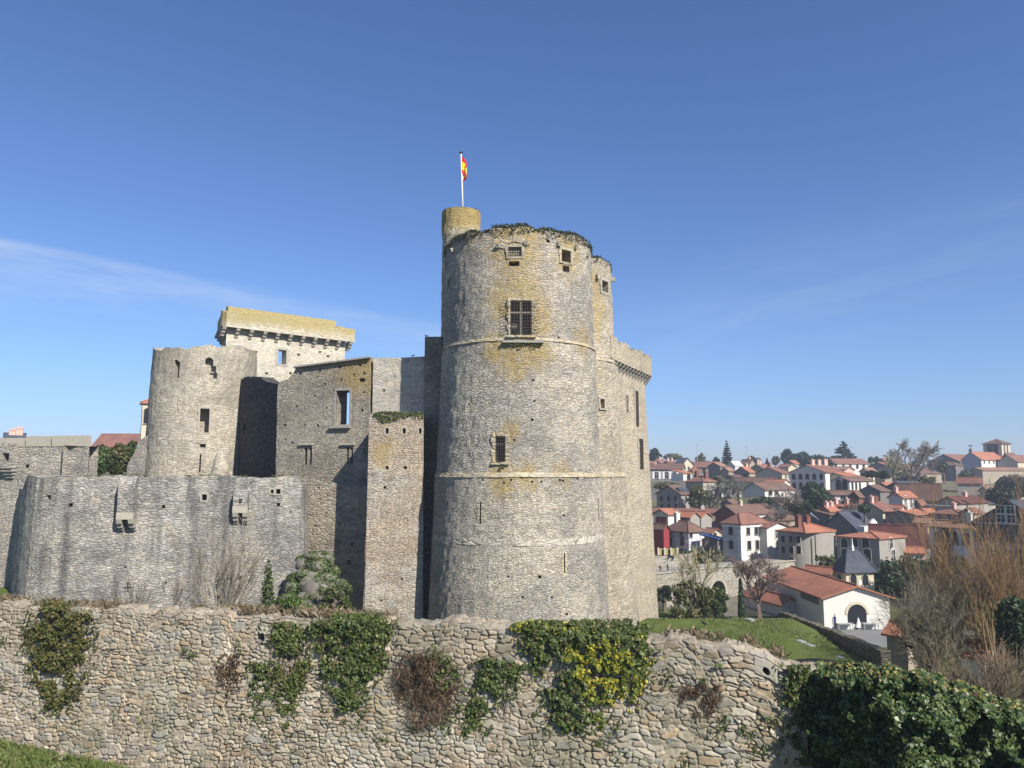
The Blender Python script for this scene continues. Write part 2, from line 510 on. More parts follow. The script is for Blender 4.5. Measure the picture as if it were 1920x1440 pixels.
# ------------------------------------------------------------------ wall paths
class Path:
    """a wall's front line in plan; hit() finds the wall point seen at a pixel"""
    def __init__(s, pts): s.p = [Vector((p[0], p[1])) for p in pts]

    def hit(s, u, v):
        d = dirpix(u, v); best = None
        for a, b in zip(s.p[:-1], s.p[1:]):
            e = b - a
            den = d.x * e.y - d.y * e.x
            if abs(den) < 1e-9: continue
            t = (a.x * e.y - a.y * e.x) / den
            k = (a.x * d.y - a.y * d.x) / den
            if t > 0 and -0.001 <= k <= 1.001 and (best is None or t < best[0]):
                best = (t, e.normalized())
        if best is None:                                # just past either end: extend the end segments
            for a, b in ((s.p[0], s.p[1]), (s.p[-2], s.p[-1])):
                e = b - a; den = d.x * e.y - d.y * e.x
                t = (a.x * e.y - a.y * e.x) / den; k = (a.x * d.y - a.y * d.x) / den
                off = max(-k, k - 1) * e.length
                if t > 0 and (best is None or off < best[2]): best = (t, e.normalized(), off)
        P = d * best[0]
        tx = best[1]
        if tx.x < 0 and abs(tx.x) > 0.2: tx = -tx
        nrm = Vector((tx.y, -tx.x))
        if nrm.dot(Vector((P.x, P.y))) > 0: nrm = -nrm
        return P, Vector((tx.x, tx.y, 0)), Vector((nrm.x, nrm.y, 0))


def cut_box(mb, P, tx, nr, w, h, depth, out=0.6, arch=False, taper=0.0):
    """an opening cut into a wall; P = centre of the opening on the face"""
    def pt(a, z, y): return P + tx * a + nr * y + Vector((0, 0, z))
    if arch:
        prof = [(-w / 2, -h / 2), (w / 2, -h / 2)]
        zc = h / 2 - w / 2
        prof += [(w / 2 * math.cos(a), zc + w / 2 * math.sin(a)) for a in [math.pi * k / 8 for k in range(9)]]
    else:
        prof = [(-w / 2, -h / 2), (w / 2, -h / 2), (w / 2, h / 2), (-w / 2, h / 2)]
    k = len(prof)
    front = [pt(a, z, out) for a, z in prof]
    back = [pt(a * (1 - taper), z * (1 - taper), -depth) for a, z in prof]
    mb.add(front + back, [tuple(range(k)), tuple(range(2 * k - 1, k - 1, -1))] + [(i, k + i, k + (i + 1) % k, (i + 1) % k) for i in range(k)])


def surround(mb, P, tx, nr, w, h, t=0.18, out=0.035, sill=0.0, head=True, back=0.12):
    """dressed stones round an opening, standing a little proud of the wall"""
    lst = mb; mb = MB(); lst.append(mb)
    def bar(a0, a1, z0, z1, o):
        q = []
        for z in (z0, z1):
            for (a, y) in ((a0, -back), (a1, -back), (a1, o), (a0, o)):
                q.append(P + tx * a + nr * y + Vector((0, 0, z)))
        mb.hexa(q)
    hh = h / 2
    n = max(2, round(h / 0.4))
    for sgn in (-1, 1):
        for i in range(n):
            e = t * (1.5 if i % 2 else 1.0)
            z0, z1 = -hh + h * i / n, -hh + h * (i + 1) / n
            a = sorted((sgn * w / 2, sgn * (w / 2 + e)))
            bar(a[0], a[1], z0 + 0.004, z1 - 0.004, out + 0.004 * (i % 2))
    if head: bar(-w / 2 - t, w / 2 + t, hh + 0.003, hh + t * 1.2, out + 0.01)
    bar(-w / 2 - t - sill * 0.5, w / 2 + t + sill * 0.5, -hh - t * 0.9, -hh - 0.003, out + sill)


def strip_wall(path_pts, z_top, z_bot, thick, seg=0.5, jit=0.05, seed=0, batter=0.0, rows=10, ref=0):
    """solid wall following a plan line; z_top is a function of arc length fraction or a number"""
    pts = [Vector((p[0], p[1])) for p in path_pts]
    dense = [pts[0]]
    for a, b in zip(pts[:-1], pts[1:]):
        k = max(1, int((b - a).length / seg))
        for i in range(1, k + 1): dense.append(a.lerp(b, i / k))
    n = len(dense)
    L = [0.0]
    for a, b in zip(dense[:-1], dense[1:]): L.append(L[-1] + (b - a).length)
    rr = random.Random(seed)
    V = []; Fc = []
    nrm = []
    e_ = pts[ref + 1] - pts[ref]; hand = -1.0 if Vector((e_.y, -e_.x)).dot(pts[ref]) > 0 else 1.0
    for i in range(n):
        a = dense[max(0, i - 1)]; b = dense[min(n - 1, i + 1)]
        t = (b - a).normalized(); q = Vector((t.y, -t.x))
        nrm.append(q * hand)
    for i in range(n):
        zt = z_top(L[i], L[-1]) if callable(z_top) else z_top
        zt += rr.uniform(-jit, jit)
        for r_ in range(rows + 1):                       # front, bottom to top
            f = r_ / rows; z = z_bot + (zt - z_bot) * f
            o = batter * (1 - f) + (rr.uniform(-jit, jit) * 0.6)
            p = dense[i] + nrm[i] * o
            V.append((p.x, p.y, z))
        p = dense[i] - nrm[i] * thick
        V.append((p.x, p.y, zt + rr.uniform(-jit, jit))); V.append((p.x, p.y, z_bot))
    m = rows + 3
    for i in range(n - 1):
        for k in range(m):
            k2 = (k + 1) % m
            Fc.append((i * m + k, (i + 1) * m + k, (i + 1) * m + k2, i * m + k2))
    Fc.append(tuple(range(m))); Fc.append(tuple((n - 1) * m + k for k in range(m))[::-1])
    mb = MB(); mb.v = V; mb.f = [list(f) for f in Fc]; mb.m = [0] * len(Fc)
    return mb


def face_wall(P0, P1, outline, thick, jit=0.05, seed=0, maxseg=0.6):
    """flat wall of any outline: outline in (s along P0-P1, z) metres, extruded backwards"""
    a, b = Vector((P0[0], P0[1], 0)), Vector((P1[0], P1[1], 0))
    e = (b - a).normalized(); nb = Vector((-e.y, e.x, 0))
    if nb.dot(a) < 0: nb = -nb
    rr = random.Random(seed)
    pts = []
    for i in range(len(outline)):
        (s0, z0), (s1, z1) = outline[i], outline[(i + 1) % len(outline)]
        k = max(1, int(math.hypot(s1 - s0, z1 - z0) / maxseg))
        for j in range(k):
            f = j / k
            q = 0 if j == 0 and False else jit
            pts.append((s0 + (s1 - s0) * f + rr.uniform(-q, q), z0 + (z1 - z0) * f + rr.uniform(-q, q)))
    k = len(pts)
    mb = MB()
    fr = [a + e * s + Vector((0, 0, z)) for s, z in pts]
    bk = [p + nb * thick for p in fr]
    mb.add(fr + bk, [tuple(range(k)), tuple(range(2 * k - 1, k - 1, -1))] + [(i, k + i, k + (i + 1) % k, (i + 1) % k) for i in range(k)])
    return mb

# ------------------------------------------------------------------ foliage helpers
def leaf_arrays(P, N, size, colr, rng, tilt=0.6, aspect=0.75, fold=0.18):
    """one folded leaf (4-corner) per point"""
    n = len(P)
    N = N + rng.normal(0, tilt, (n, 3)); N /= np.linalg.norm(N, axis=1, keepdims=True) + 1e-9
    up = np.tile(np.array([0, 0, -1.0]), (n, 1)) + rng.normal(0, 0.6, (n, 3))
    T = up - N * np.sum(up * N, axis=1, keepdims=True); T /= np.linalg.norm(T, axis=1, keepdims=True) + 1e-9
    B = np.cross(N, T)
    s = np.asarray(size).reshape(-1, 1)
    a = P - T * s * 0.5
    b = P + B * s * 0.5 * aspect + N * s * fold - T * s * 0.08
    c = P + T * s * 0.55
    d = P - B * s * 0.5 * aspect + N * s * fold - T * s * 0.08
    V = np.stack([a, b, c, d], 1).reshape(-1, 3)
    Fq = np.arange(4 * n).reshape(-1, 4)
    C = np.repeat(colr, 4, axis=0)
    return V, Fq, C


def pick_cols(n, pal, rng, jit=0.18):
    w = np.array([p[3] for p in pal], float); w = w / w.sum(); pal = np.array([p[:3] for p in pal])
    c = pal[rng.choice(len(pal), n, p=w)]
    return c * (1 + rng.normal(0, jit, (n, 1))).clip(0.4, 1.7)


G_DARK = [(0.030, 0.055, 0.018, 3), (0.045, 0.08, 0.025, 2), (0.02, 0.038, 0.015, 2)]
G_MID = [(0.06, 0.10, 0.025, 3), (0.085, 0.12, 0.03, 2), (0.035, 0.06, 0.02, 2)]
G_IVY = [(0.075, 0.105, 0.03, 4), (0.115, 0.145, 0.04, 2.4), (0.042, 0.066, 0.02, 2), (0.16, 0.16, 0.055, 0.8)]
G_OLIVE = [(0.12, 0.12, 0.037, 3), (0.08, 0.095, 0.027, 3), (0.14, 0.11, 0.035, 1.5), (0.04, 0.05, 0.018, 1.5)]
G_YELL = [(0.33, 0.29, 0.03, 4), (0.18, 0.2, 0.03, 3), (0.08, 0.12, 0.025, 2.5)]
G_BROWN = [(0.13, 0.085, 0.055, 3), (0.09, 0.06, 0.04, 3), (0.17, 0.12, 0.07, 1.5), (0.06, 0.065, 0.025, 0.6)]
G_PINE = [(0.018, 0.032, 0.018, 3), (0.03, 0.048, 0.024, 2), (0.012, 0.022, 0.014, 2)]


def blob_points(blobs, n, rng, shell=0.55):
    """points in a union of ellipsoids (cx,cy,cz,rx,ry,rz), denser near the skin; also outward directions"""
    vol = np.array([b[3] * b[4] * b[5] for b in blobs]); vol = vol ** 0.75; vol /= vol.sum()
    k = rng.choice(len(blobs), n, p=vol)
    B = np.array(blobs)[k]
    d = rng.normal(0, 1, (n, 3)); d /= np.linalg.norm(d, axis=1, keepdims=True)
    lump = 0.86 + 0.28 * fbm(d[:, 0] * 2.3 + k * 3.1, d[:, 2] * 2.3 + d[:, 1] * 1.7, 5, 3)
    r = (shell + (1 - shell) * rng.random(n) ** 0.6) * lump
    P = B[:, :3] + d * B[:, 3:] * r[:, None]
    return P, d, k


def crown_mesh(blobs, n, size, pal, rng, tilt=0.7, shell=0.55):
    P, d, k = blob_points(blobs, n, rng, shell)
    c = pick_cols(n, pal, rng)
    sz = size * (0.7 + 0.6 * rng.random(n))
    return leaf_arrays(P, d, sz, c, rng, tilt)


def leafy_tree(name, label, u, v_base, v_top, Y, w_px, pal, n=1600, leaf=0.5, shape='round', group=None, trunk=0.25, seed=1, cat='tree', zb=None):
    rng = np.random.default_rng(seed)
    top = at(u, v_top, Y)
    z0 = zb if zb is not None else ground_z(top.x, Y)
    base = Vector((top.x, Y, z0))
    zbot = at(u, v_base, Y).z
    H = top.z - zbot
    W = w_px / F * Y / 2
    root = empty(name, base); root['_w'] = 1
    tag(root, label, cat, group)
    t = MB()
    cz = zbot + H * 0.5
    pts = [base - Vector((0, 0, 0.3)), Vector((base.x + W * 0.05, Y, (z0 + zbot) / 2)), Vector((base.x, Y, zbot + H * 0.35)), Vector((base.x + W * 0.08, Y, zbot + H * 0.75))]
    r0 = max(0.12, trunk)
    t.tube(pts, [r0 * 1.25, r0, r0 * 0.8, r0 * 0.25], 7)
    for j in range(5):
        a = rng.random() * 6.28; zz = zbot + H * (0.2 + 0.1 * j)
        t.tube([(base.x, Y, zz), (base.x + math.cos(a) * W * 0.35, Y + math.sin(a) * W * 0.35, zz + H * 0.12), (base.x + math.cos(a) * W * 0.7, Y + math.sin(a) * W * 0.7, zz + H * 0.2)], [r0 * 0.45, r0 * 0.3, r0 * 0.1], 5)
    t.build('trunk', M['bark'], root)
    blobs = []
    if shape == 'round':
        for j in range(9):
            a = rng.random() * 6.28; q = rng.random() ** 0.5
            f = rng.random()
            rr_ = W * (0.38 + 0.2 * rng.random())
            wz = math.sqrt(max(0.05, 1 - (2 * f - 1) ** 2))
            blobs.append((base.x + math.cos(a) * q * W * 0.62 * wz, Y + math.sin(a) * q * W * 0.62 * wz, zbot + H * (0.2 + 0.62 * f), rr_, rr_, min(rr_, H * 0.3)))
        blobs.append((base.x, Y, cz, W * 0.75, W * 0.75, H * 0.44))
    elif shape == 'umbrella':
        for j in range(7):
            a = rng.random() * 6.28; q = rng.random() ** 0.5
            blobs.append((base.x + math.cos(a) * q * W * 0.6, Y + math.sin(a) * q * W * 0.6, zbot + H * (0.5 + 0.2 * rng.random() - 0.25 * q), W * 0.42, W * 0.42, H * 0.3))
        blobs.append((base.x, Y, zbot + H * 0.5, W * 0.8, W * 0.8, H * 0.42))
    elif shape == 'clumps':
        for j in range(34):
            rr_ = W * (0.2 + 0.16 * rng.random())
            blobs.append((base.x + rng.uniform(-.85, .85) * W, Y + rng.uniform(-.4, .5) * W, zbot + H * rng.random() ** 1.1 * .85, rr_, rr_, rr_ * .85))
    elif shape == 'column':
        for j in range(6):
            blobs.append((base.x, Y, zbot + H * (0.12 + 0.15 * j), W * (0.95 - 0.1 * j), W * (0.95 - 0.1 * j), H * 0.16))
    elif shape == 'cedar':
        tiers = 8
        for j in range(tiers):
            f = j / (tiers - 1); rr_ = W * (1.0 - 0.85 * f)
            for q in range(5 if f < 0.7 else 3):
                a = rng.random() * 6.28
                blobs.append((base.x + math.cos(a) * rr_ * 0.6, Y + math.sin(a) * rr_ * 0.6, zbot + H * (0.06 + 0.88 * f) + rng.normal(0, 0.02) * H, rr_ * 0.42 + 0.15, rr_ * 0.42 + 0.15, H * 0.045))
    elif shape == 'spruce':
        tiers = 11
        for j in range(tiers):
            f = j / (tiers - 1); rr_ = W * (1.0 - 0.93 * f) * (1 if j % 2 else 0.82)
            m_ = 7 if f < 0.75 else 4
            for q in range(m_):
                a = 6.28 * q / m_ + j
                blobs.append((base.x + math.cos(a) * rr_ * 0.55, Y + math.sin(a) * rr_ * 0.55, zbot + H * (0.04 + 0.92 * f), rr_ * 0.42 + 0.06, rr_ * 0.22 + 0.06, H * 0.022))
    V, Fq, C = crown_mesh(blobs, n, leaf, pal, rng, 0.7, 0.15 if shape == 'clumps' else 0.5)
    np_mesh('crown', V, Fq, M['leaf'], C, root, smooth=False)
    return root


def grow(mb, p, d, length, r, depth, rr_, spread, up, kids, shrink=0.68, nseg=3, rmin=0.012, wob=0.12):
    pts = [p]; rads = [r]
    q = p.copy(); dd = d.copy()
    for i in range(nseg):
        dd = (dd + Vector((rr_.gauss(0, wob), rr_.gauss(0, wob), rr_.gauss(0, wob) + up))).normalized()
        q = q + dd * (length / nseg)
        pts.append(q.copy()); rads.append(max(rmin, r * (1 - 0.45 * (i + 1) / nseg)))
    mb.tube(pts, rads, 5 if depth > 2 else 3, cap=False)
    if depth <= 0: return
    for k in range(rr_.randint(*kids)):
        f = rr_.uniform(0.35, 1.0)
        i = min(nseg, max(1, round(f * nseg)))
        base = pts[i]; a = rr_.uniform(0, 6.28)
        perp = dd.orthogonal().normalized(); perp.rotate(Matrix.Rotation(a, 3, dd))
        nd = (dd + perp * rr_.uniform(0.5, 1.0) * spread).normalized()
        grow(mb, base, nd, length * shrink * rr_.uniform(0.75, 1.15), max(rmin, rads[i] * 0.68), depth - 1, rr_, spread, up, kids, shrink, nseg, rmin, wob)


def bare_tree(name, label, u, v_base, v_top, Y, w_px, colr, seed=1, depth=5, kids=(3, 4), spread=0.7, up=0.06, group=None, cat='tree', z0=None, stems=1, r0=None, twig=None, rmin=0.02, haze_twigs=0, lean=0.0, trunk_frac=0.3):
    rr_ = random.Random(seed)
    b = at(u, v_base, Y)
    zb = b.z if z0 is None else z0
    base = Vector((b.x, Y, zb)); H = at(u, v_top, Y).z - zb
    root = empty(name, base); root['_w'] = 1
    tag(root, label, cat, group)
    mb = MB(); tw = MB()
    r0 = r0 or H * 0.022
    W = w_px / F * Y / 2
    for s in range(stems):
        if stems == 1:
            d = Vector((lean, 0, 1)).normalized()
            grow(mb, base - Vector((0, 0, 0.2)), d, H * trunk_frac, r0, 0, rr_, 0.3, 0.05, (0, 0), nseg=4, wob=0.06)
            top = base + d * H * trunk_frac * 0.98
            for k in range(5):
                a = 6.28 * k / 5 + rr_.uniform(-0.4, 0.4)
                e = rr_.uniform(0.3, 1.1) * W / H * 2.3
                dd = Vector((math.cos(a) * e, math.sin(a) * e, 1)).normalized()
                grow(tw, top - Vector((0, 0, rr_.uniform(0, 0.12) * H)), dd, H * 0.33, r0 * 0.62, depth - 1, rr_, spread, up, kids, rmin=rmin)
        else:
            a = rr_.uniform(0, 6.28); e = rr_.uniform(0.0, 1.0) ** 0.6 * W / H * 1.7
            dd = Vector((math.cos(a) * e, math.sin(a) * e * 0.6, 1)).normalized()
            p = base + Vector((math.cos(a) * W * 0.12, math.sin(a) * W * 0.12, -0.1))
            grow(tw, p, dd, H * rr_.uniform(0.42, 0.62), r0, depth, rr_, spread, up, kids, rmin=rmin, wob=0.07)
    if mb.f: mb.build('trunk', M['twig'], root, fix=False, col=colr)
    tw.build('branches', M['twig'], root, fix=False, col=twig or colr)
    return root


# ------------------------------------------------------------------ terrain
def sstep(a, b, x):
    t = min(1.0, max(0.0, (x - a) / (b - a))); return t * t * (3 - 2 * t)


TY = [73, 86, 98, 122, 130, 160, 200, 250, 300, 380, 480, 700, 1500, 8000]
TZ = [-13.4, -15.8, -16.9, -17.2, -16.6, -12.6, -9.4, -6.5, -3.6, 0.2, 4.0, 6.0, 8.0, 20.0]
FWA, FWB = at(-90, 890, 24.6), at(1620, 890, 17.5)


def wall_y(x): return FWA.y + (FWB.y - FWA.y) * (x - FWA.x) / (FWB.x - FWA.x)


def ground_z(x, Y):
    wy = wall_y(x)
    near = max(-11.0, min(-6.6, -7.6 - 0.075 * (x + 15.9))) + 0.012 * max(0, wy - Y)
    moat = -12.0 if Y < 66 else -12.0 - 1.4 * sstep(66, 73, Y)
    moat += 3.2 * sstep(-24, -31, x) * sstep(45, 55, Y)
    far = float(np.interp(Y, TY, TZ))
    z = moat if Y < 66 else (moat if Y < 73 else far)
    # castle court behind the curtain walls
    court = -0.6 + 2.4 * sstep(90, 200, Y)
    k = sstep(66, 75, Y) * sstep(-9.5, -12.5, x)
    z = z * (1 - k) + court * k
    if x > 23.6:                                        # lower yards past the retaining wall
        low = -17.3 - 0.6 * sstep(60, 95, Y)
        kk = sstep(23.6, 24.2, x) * (1 - sstep(96, 124, Y)) * sstep(20, 30, Y)
        z = z * (1 - kk) + low * kk
    if 100 < Y < 124 and 0 < x < 36:                        # river bed
        z -= 2.5 * sstep(100, 104, Y) * sstep(124, 119, Y)
    f = sstep(wy - 0.5, wy + 0.3, Y)
    return near * (1 - f) + z * f


def build_terrain():
    ys = np.concatenate([np.arange(-6, 17, 1.5), np.arange(17, 27, 0.5), np.arange(27, 78, 1.2), np.arange(78, 140, 2.0), np.arange(140, 520, 8.0), np.array([540, 600, 700, 850, 1050, 1400])])
    tanx = np.concatenate([np.linspace(-2.0, -0.9, 12, endpoint=False), np.linspace(-0.9, 0.9, 240), np.linspace(0.9, 2.0, 12)[1:]])
    V = np.zeros((len(ys), len(tanx), 3))
    for i, y in enumerate(ys):
        sc = max(y, 26.0)
        for j, tx in enumerate(tanx):
            x = tx * sc
            V[i, j] = (x, y, ground_z(x, y))
    X, Yv = V[..., 0], V[..., 1]
    V[..., 2] += (fbm(X * 0.35, Yv * 0.35, 3, 4) - 0.5) * np.clip(Yv * 0.006, 0.12, 1.2)
    ny, nx = len(ys), len(tanx)
    idx = np.arange(ny * nx).reshape(ny, nx)
    Fq = np.stack([idx[:-1, :-1], idx[:-1, 1:], idx[1:, 1:], idx[1:, :-1]], -1).reshape(-1, 4)
    m, nt, n, l, b = nodes_of('ground_grass')
    t = NT(nt); p = n.new('ShaderNodeNewGeometry').outputs['Position']
    g = t.mix(t.noise(p, 0.5, 6, 0.65), (0.06, 0.095, 0.02), (0.12, 0.15, 0.04))
    g = t.mix(t.mapr(t.noise(p, 4.0, 5, 0.7), 0.45, 0.7, 0, 0.6), g, (0.12, 0.13, 0.035))
    dirt = t.mix(t.noise(p, 1.5, 5), (0.10, 0.085, 0.06), (0.19, 0.16, 0.12))
    sp = n.new('ShaderNodeSeparateXYZ'); l.new(p, sp.inputs[0])
    town = t.mapr(sp.outputs[1], 95, 125)
    f = t.math('ADD', t.mapr(t.noise(p, 0.12, 5, 0.6), 0.5, 0.62, 0, 0.25), town)
    f = t.math('MULTIPLY', f, t.mapr(t.noise(p, 0.06, 4), 0.4, 0.6, 0.45, 0.9))
    l.new(t.mix(f, g, dirt), b.inputs['Base Color'])
    b.inputs['Roughness'].default_value = 1.0
    b.inputs['Specular IOR Level'].default_value = 0.05
    l.new(t.bump(t.noise(p, 6, 6, 0.7), 0.8, 0.12), b.inputs['Normal'])
    o = np_mesh('ground', V.reshape(-1, 3), Fq, m)
    o['kind'] = 'structure'


build_terrain()
# river below the bridge
mw, nt, n, l, b = nodes_of('river_water')
t = NT(nt); p = n.new('ShaderNodeNewGeometry').outputs['Position']
b.inputs['Base Color'].default_value = (0.05, 0.05, 0.03, 1); b.inputs['Roughness'].default_value = 0.12; b.inputs['Specular IOR Level'].default_value = 0.5
l.new(t.bump(t.noise(p, 1.2, 3), 0.25, 0.1), b.inputs['Normal'])
mb = MB(); mb.quad((2, 100, -17.7), (36, 100, -17.7), (36, 124, -17.7), (2, 124, -17.7))
mb.build('river', mw)['kind'] = 'structure'


# ------------------------------------------------------------------ front wall of coursed rubble (real relief)
front = Path([FWA.xy, FWB.xy])
FE = (front.p[1] - front.p[0]); FL = FE.length; FE.normalize()
FN = Vector((FE.y, -FE.x))


def fw_s(P): return (Vector((P.x, P.y)) - front.p[0]).dot(FE)


_ft = [(-90, 1127), (0, 1132), (120, 1140), (260, 1146), (400, 1150), (600, 1160), (800, 1166), (960, 1176), (1100, 1188), (1200, 1197), (1300, 1200), (1400, 1213), (1480, 1244), (1620, 1268)]
_fs = []; _fz = []
for u_, v_ in _ft:
    P_, _, _ = front.hit(u_, v_); _fs.append(fw_s(P_)); _fz.append(P_.z)


def build_front_wall():
    rng = np.random.default_rng(5)
    ds = 0.019
    S = np.arange(0, FL, ds); ns = len(S)
    top = np.interp(S, _fs, _fz) + (fbm(S * 2.2, S * 0, 9, 3) - 0.5) * 0.16
    # each coping stone sits at its own height
    cw = np.cumsum(rng.uniform(0.25, 0.7, 80)); ci = np.searchsorted(cw, S); co = rng.uniform(-0.07, 0.06, 90)
    top = top + co[ci]
    depth_b = 0.62
    Tb = np.arange(-depth_b, 0, 0.05); Tf = np.concatenate([np.arange(0, 4.5, ds), np.arange(4.5, 8.0, 0.12)])
    T = np.concatenate([Tb, Tf]); nt_ = len(T)
    SS, TT = np.meshgrid(S, T)
    sx, sy = 0.31, 0.118
    sc = 1.0 + 0.35 * (fbm(SS * 0.16, TT * 0.3, 26, 2) - 0.5)
    Xs = (SS + 0.05 * (fbm(SS * 2.2, TT * 2.2, 21, 3) - 0.5)) / sx
    Ys = (TT * sc + 0.12 * (fbm(SS * 0.25, TT * 0.3, 23, 2) - 0.5) + 0.025 * (fbm(SS * 4, TT * 4, 24, 3) - 0.5) + 2.0) / sy
    iy = np.floor(Ys); F1 = np.full(SS.shape, 9.0); F2 = np.full(SS.shape, 9.0); ID = np.zeros(SS.shape, np.int64)
    TU = np.zeros_like(SS); TV = np.zeros_like(SS)
    for dj in (-2, -1, 0, 1, 2):
        jj = iy + dj
        off = hash2(jj, jj * 0, 91) * 1.0
        wid = 0.6 + 1.15 * hash2(jj, jj * 0, 92) ** 1.5               # some courses hold longer stones
        ix = np.floor(Xs / wid - off)
        for di in (-1, 0, 1):
            ii = ix + di
            jx, jy, wt = hash2(ii, jj, 93), hash2(ii, jj, 94), hash2(ii, jj, 95)
            cx = (ii + off + 0.5 + 0.62 * (jx - .5)) * wid; cy = jj + 0.5 + 0.6 * (jy - .5)
            dx, dy = np.abs(Xs - cx) / wid, np.abs(Ys - cy)
            d = (dx ** 3.6 + dy ** 3.6) ** (1 / 3.6) - 0.18 * (wt - .35) - 0.34 * (wt > .88)
            new = d < F1
            F2 = np.where(new, F1, np.minimum(F2, d))
            ID = np.where(new, (ii * 7919 + jj * 104729).astype(np.int64), ID)
            TU = np.where(new, (Xs - cx) / wid, TU); TV = np.where(new, Ys - cy, TV)
            F1 = np.where(new, d, F1)
    D = (F2 - F1) * 0.5 * 0.22
    
    z0 = np.zeros_like(ID)
    r1, r2, r3, r4 = (hash2(ID, z0, q) for q in (31, 32, 33, 34))
    joint = 0.018 * (0.3 + 1.4 * fbm(SS * 0.9, TT * 0.9, 41, 3))
    face = 1 - np.exp(-np.maximum(D - joint * 0.45, 0) / 0.006)
    r5, r6 = (hash2(ID, z0, q) for q in (35, 36))
    Hh = face * (0.026 + 0.018 * r1) + face * (r2 - 0.5) * 0.03 + face * ((r5 - .5) * TU + (r6 - .5) * TV) * 0.045 + (fbm(SS * 9, TT * 9, 51, 4) - 0.5) * 0.028 * face + (fbm(SS * 0.6, TT * 0.6, 52, 3) - 0.5) * 0.09
    # colours of the stones themselves
    pal = np.array([(0.33, 0.275, 0.195), (0.37, 0.315, 0.23), (0.295, 0.25, 0.185), (0.245, 0.22, 0.18), (0.385, 0.335, 0.255), (0.34, 0.26, 0.17), (0.265, 0.25, 0.22), (0.29, 0.215, 0.14)])
    pw = np.cumsum([0.22, 0.2, 0.16, 0.1, 0.13, 0.1, 0.06, 0.03])
    C = pal[np.clip(np.searchsorted(pw, r3), 0, 7)] * (0.80 + 0.36 * r4)[..., None]
    C = C * (0.74 + 0.5 * fbm(SS * 5, TT * 5, 61, 4))[..., None]
    wet = np.clip((fbm(SS * 0.35 + 3, TT * 0.35, 62, 4) - 0.48) * 4, 0, 1)[..., None]
    C = C * (1 - 0.22 * wet) + np.array([0.20, 0.19, 0.17]) * 0.22 * wet
    mort = np.array([0.275, 0.235, 0.175]) * (0.62 + 0.7 * fbm(SS * 3, TT * 3, 63, 3))[..., None]
    gap = np.clip((fbm(SS * 2.2, TT * 2.2, 68, 4) - .47) * 6, 0, 1)[..., None]      # mortar washed out of the joint
    mort = mort * (1 - gap) + np.array([0.105, 0.09, 0.07]) * gap
    Hh = Hh - 0.02 * gap[..., 0] * (1 - face)
    mf = np.clip((D - joint * 0.35) / 0.007, 0, 1)[..., None]
    C = mort * (1 - mf) + C * mf
    # lichen bloom and darker coping
    bl = np.clip((fbm(SS * 1.4, TT * 1.4, 64, 5) - 0.6) * 7, 0, 1)[..., None]
    C = C * (1 - 0.35 * bl) + np.array([0.40, 0.38, 0.33]) * 0.35 * bl
    cop = np.clip(1 - np.abs(TT - 0.02) / 0.28, 0, 1)[..., None] * (0.5 + 0.5 * fbm(SS, TT * 3, 65, 3))[..., None]
    C = C * (1 - 0.45 * cop) + np.array([0.22, 0.205, 0.175]) * 0.45 * cop
    # damp green-black streaks under the coping and mossy dirt low down
    sk = np.clip((fbm(SS * 1.1, TT * 0.12, 66, 4) - .5) * 5, 0, 1) * np.clip(1.15 - TT / 2.2, 0, 1); sk = sk[..., None]
    C = C * (1 - 0.38 * sk) + np.array([0.12, 0.115, 0.095]) * 0.38 * sk
    ms = (np.clip((fbm(SS * 0.7, TT * 0.7, 67, 5) - .5) * 5, 0, 1) * np.clip((TT - 1.2) / 2.0, 0, 1))[..., None]
    C = C * (1 - 0.4 * ms) + np.array([0.13, 0.13, 0.07]) * 0.4 * ms
    # holes: a square drain, a slot, and a dressed block with a round outlet
    def px(u, v):
        P, _, _ = front.hit(u, v); s = fw_s(P); return s, np.interp(s, _fs, _fz) - P.z
    s_, t_ = px(490, 1193); msk = (abs(SS - s_) < 0.10) & (abs(TT - t_) < 0.09); Hh[msk] = -0.45; C[msk] = (0.05, 0.045, 0.04)
    s_, t_ = px(171, 1158); msk = (abs(SS - s_) < 0.05) & (abs(TT - t_) < 0.17); Hh[msk] = -0.4; C[msk] = (0.05, 0.045, 0.04)
    s_, t_ = px(1436, 1249); msk = (abs(SS - s_) < 0.245) & (abs(TT - t_) < 0.20)
    Hh[msk] = 0.055 + (fbm(SS * 9, TT * 9, 71, 3)[msk] - 0.5) * 0.02
    C[msk] = np.array([0.30, 0.275, 0.225]) * (0.8 + 0.4 * fbm(SS * 4, TT * 4, 72, 4)[msk])[:, None]
    edge = (abs(SS - s_) < 0.26) & (abs(TT - t_) < 0.215) & ~msk; Hh[edge] = 0.0; C[edge] *= 0.6
    msk = (SS - s_) ** 2 + (TT - t_ - 0.07) ** 2 < 0.075 ** 2; Hh[msk] = -0.45; C[msk] = (0.04, 0.036, 0.03)
    # positions: over the top, then down the face with a slight batter
    tf = np.maximum(TT, 0); tb = np.minimum(TT, 0)
    rnd_edge = np.exp(-np.abs(TT) / 0.05) * 0.04
    out = Hh * (TT >= 0) + 0.06 * tf - rnd_edge * (TT >= 0)
    X = front.p[0].x + FE.x * SS + FN.x * (out + tb); Yv = front.p[0].y + FE.y * SS + FN.y * (out + tb)
    Z = top[None, :] - tf + np.where(TT < 0, Hh * 0.8, 0) - rnd_edge
    V = np.stack([X, Yv, Z], -1)
    back = V[0].copy(); back[:, 2] = -12.5
    V = np.concatenate([back[None], V], 0); C = np.concatenate([C[:1], C], 0)
    nr = nt_ + 1
    idx = np.arange(nr * ns).reshape(nr, ns)
    Fq = np.stack([idx[:-1, :-1], idx[:-1, 1:], idx[1:, 1:], idx[1:, :-1]], -1).reshape(-1, 4)
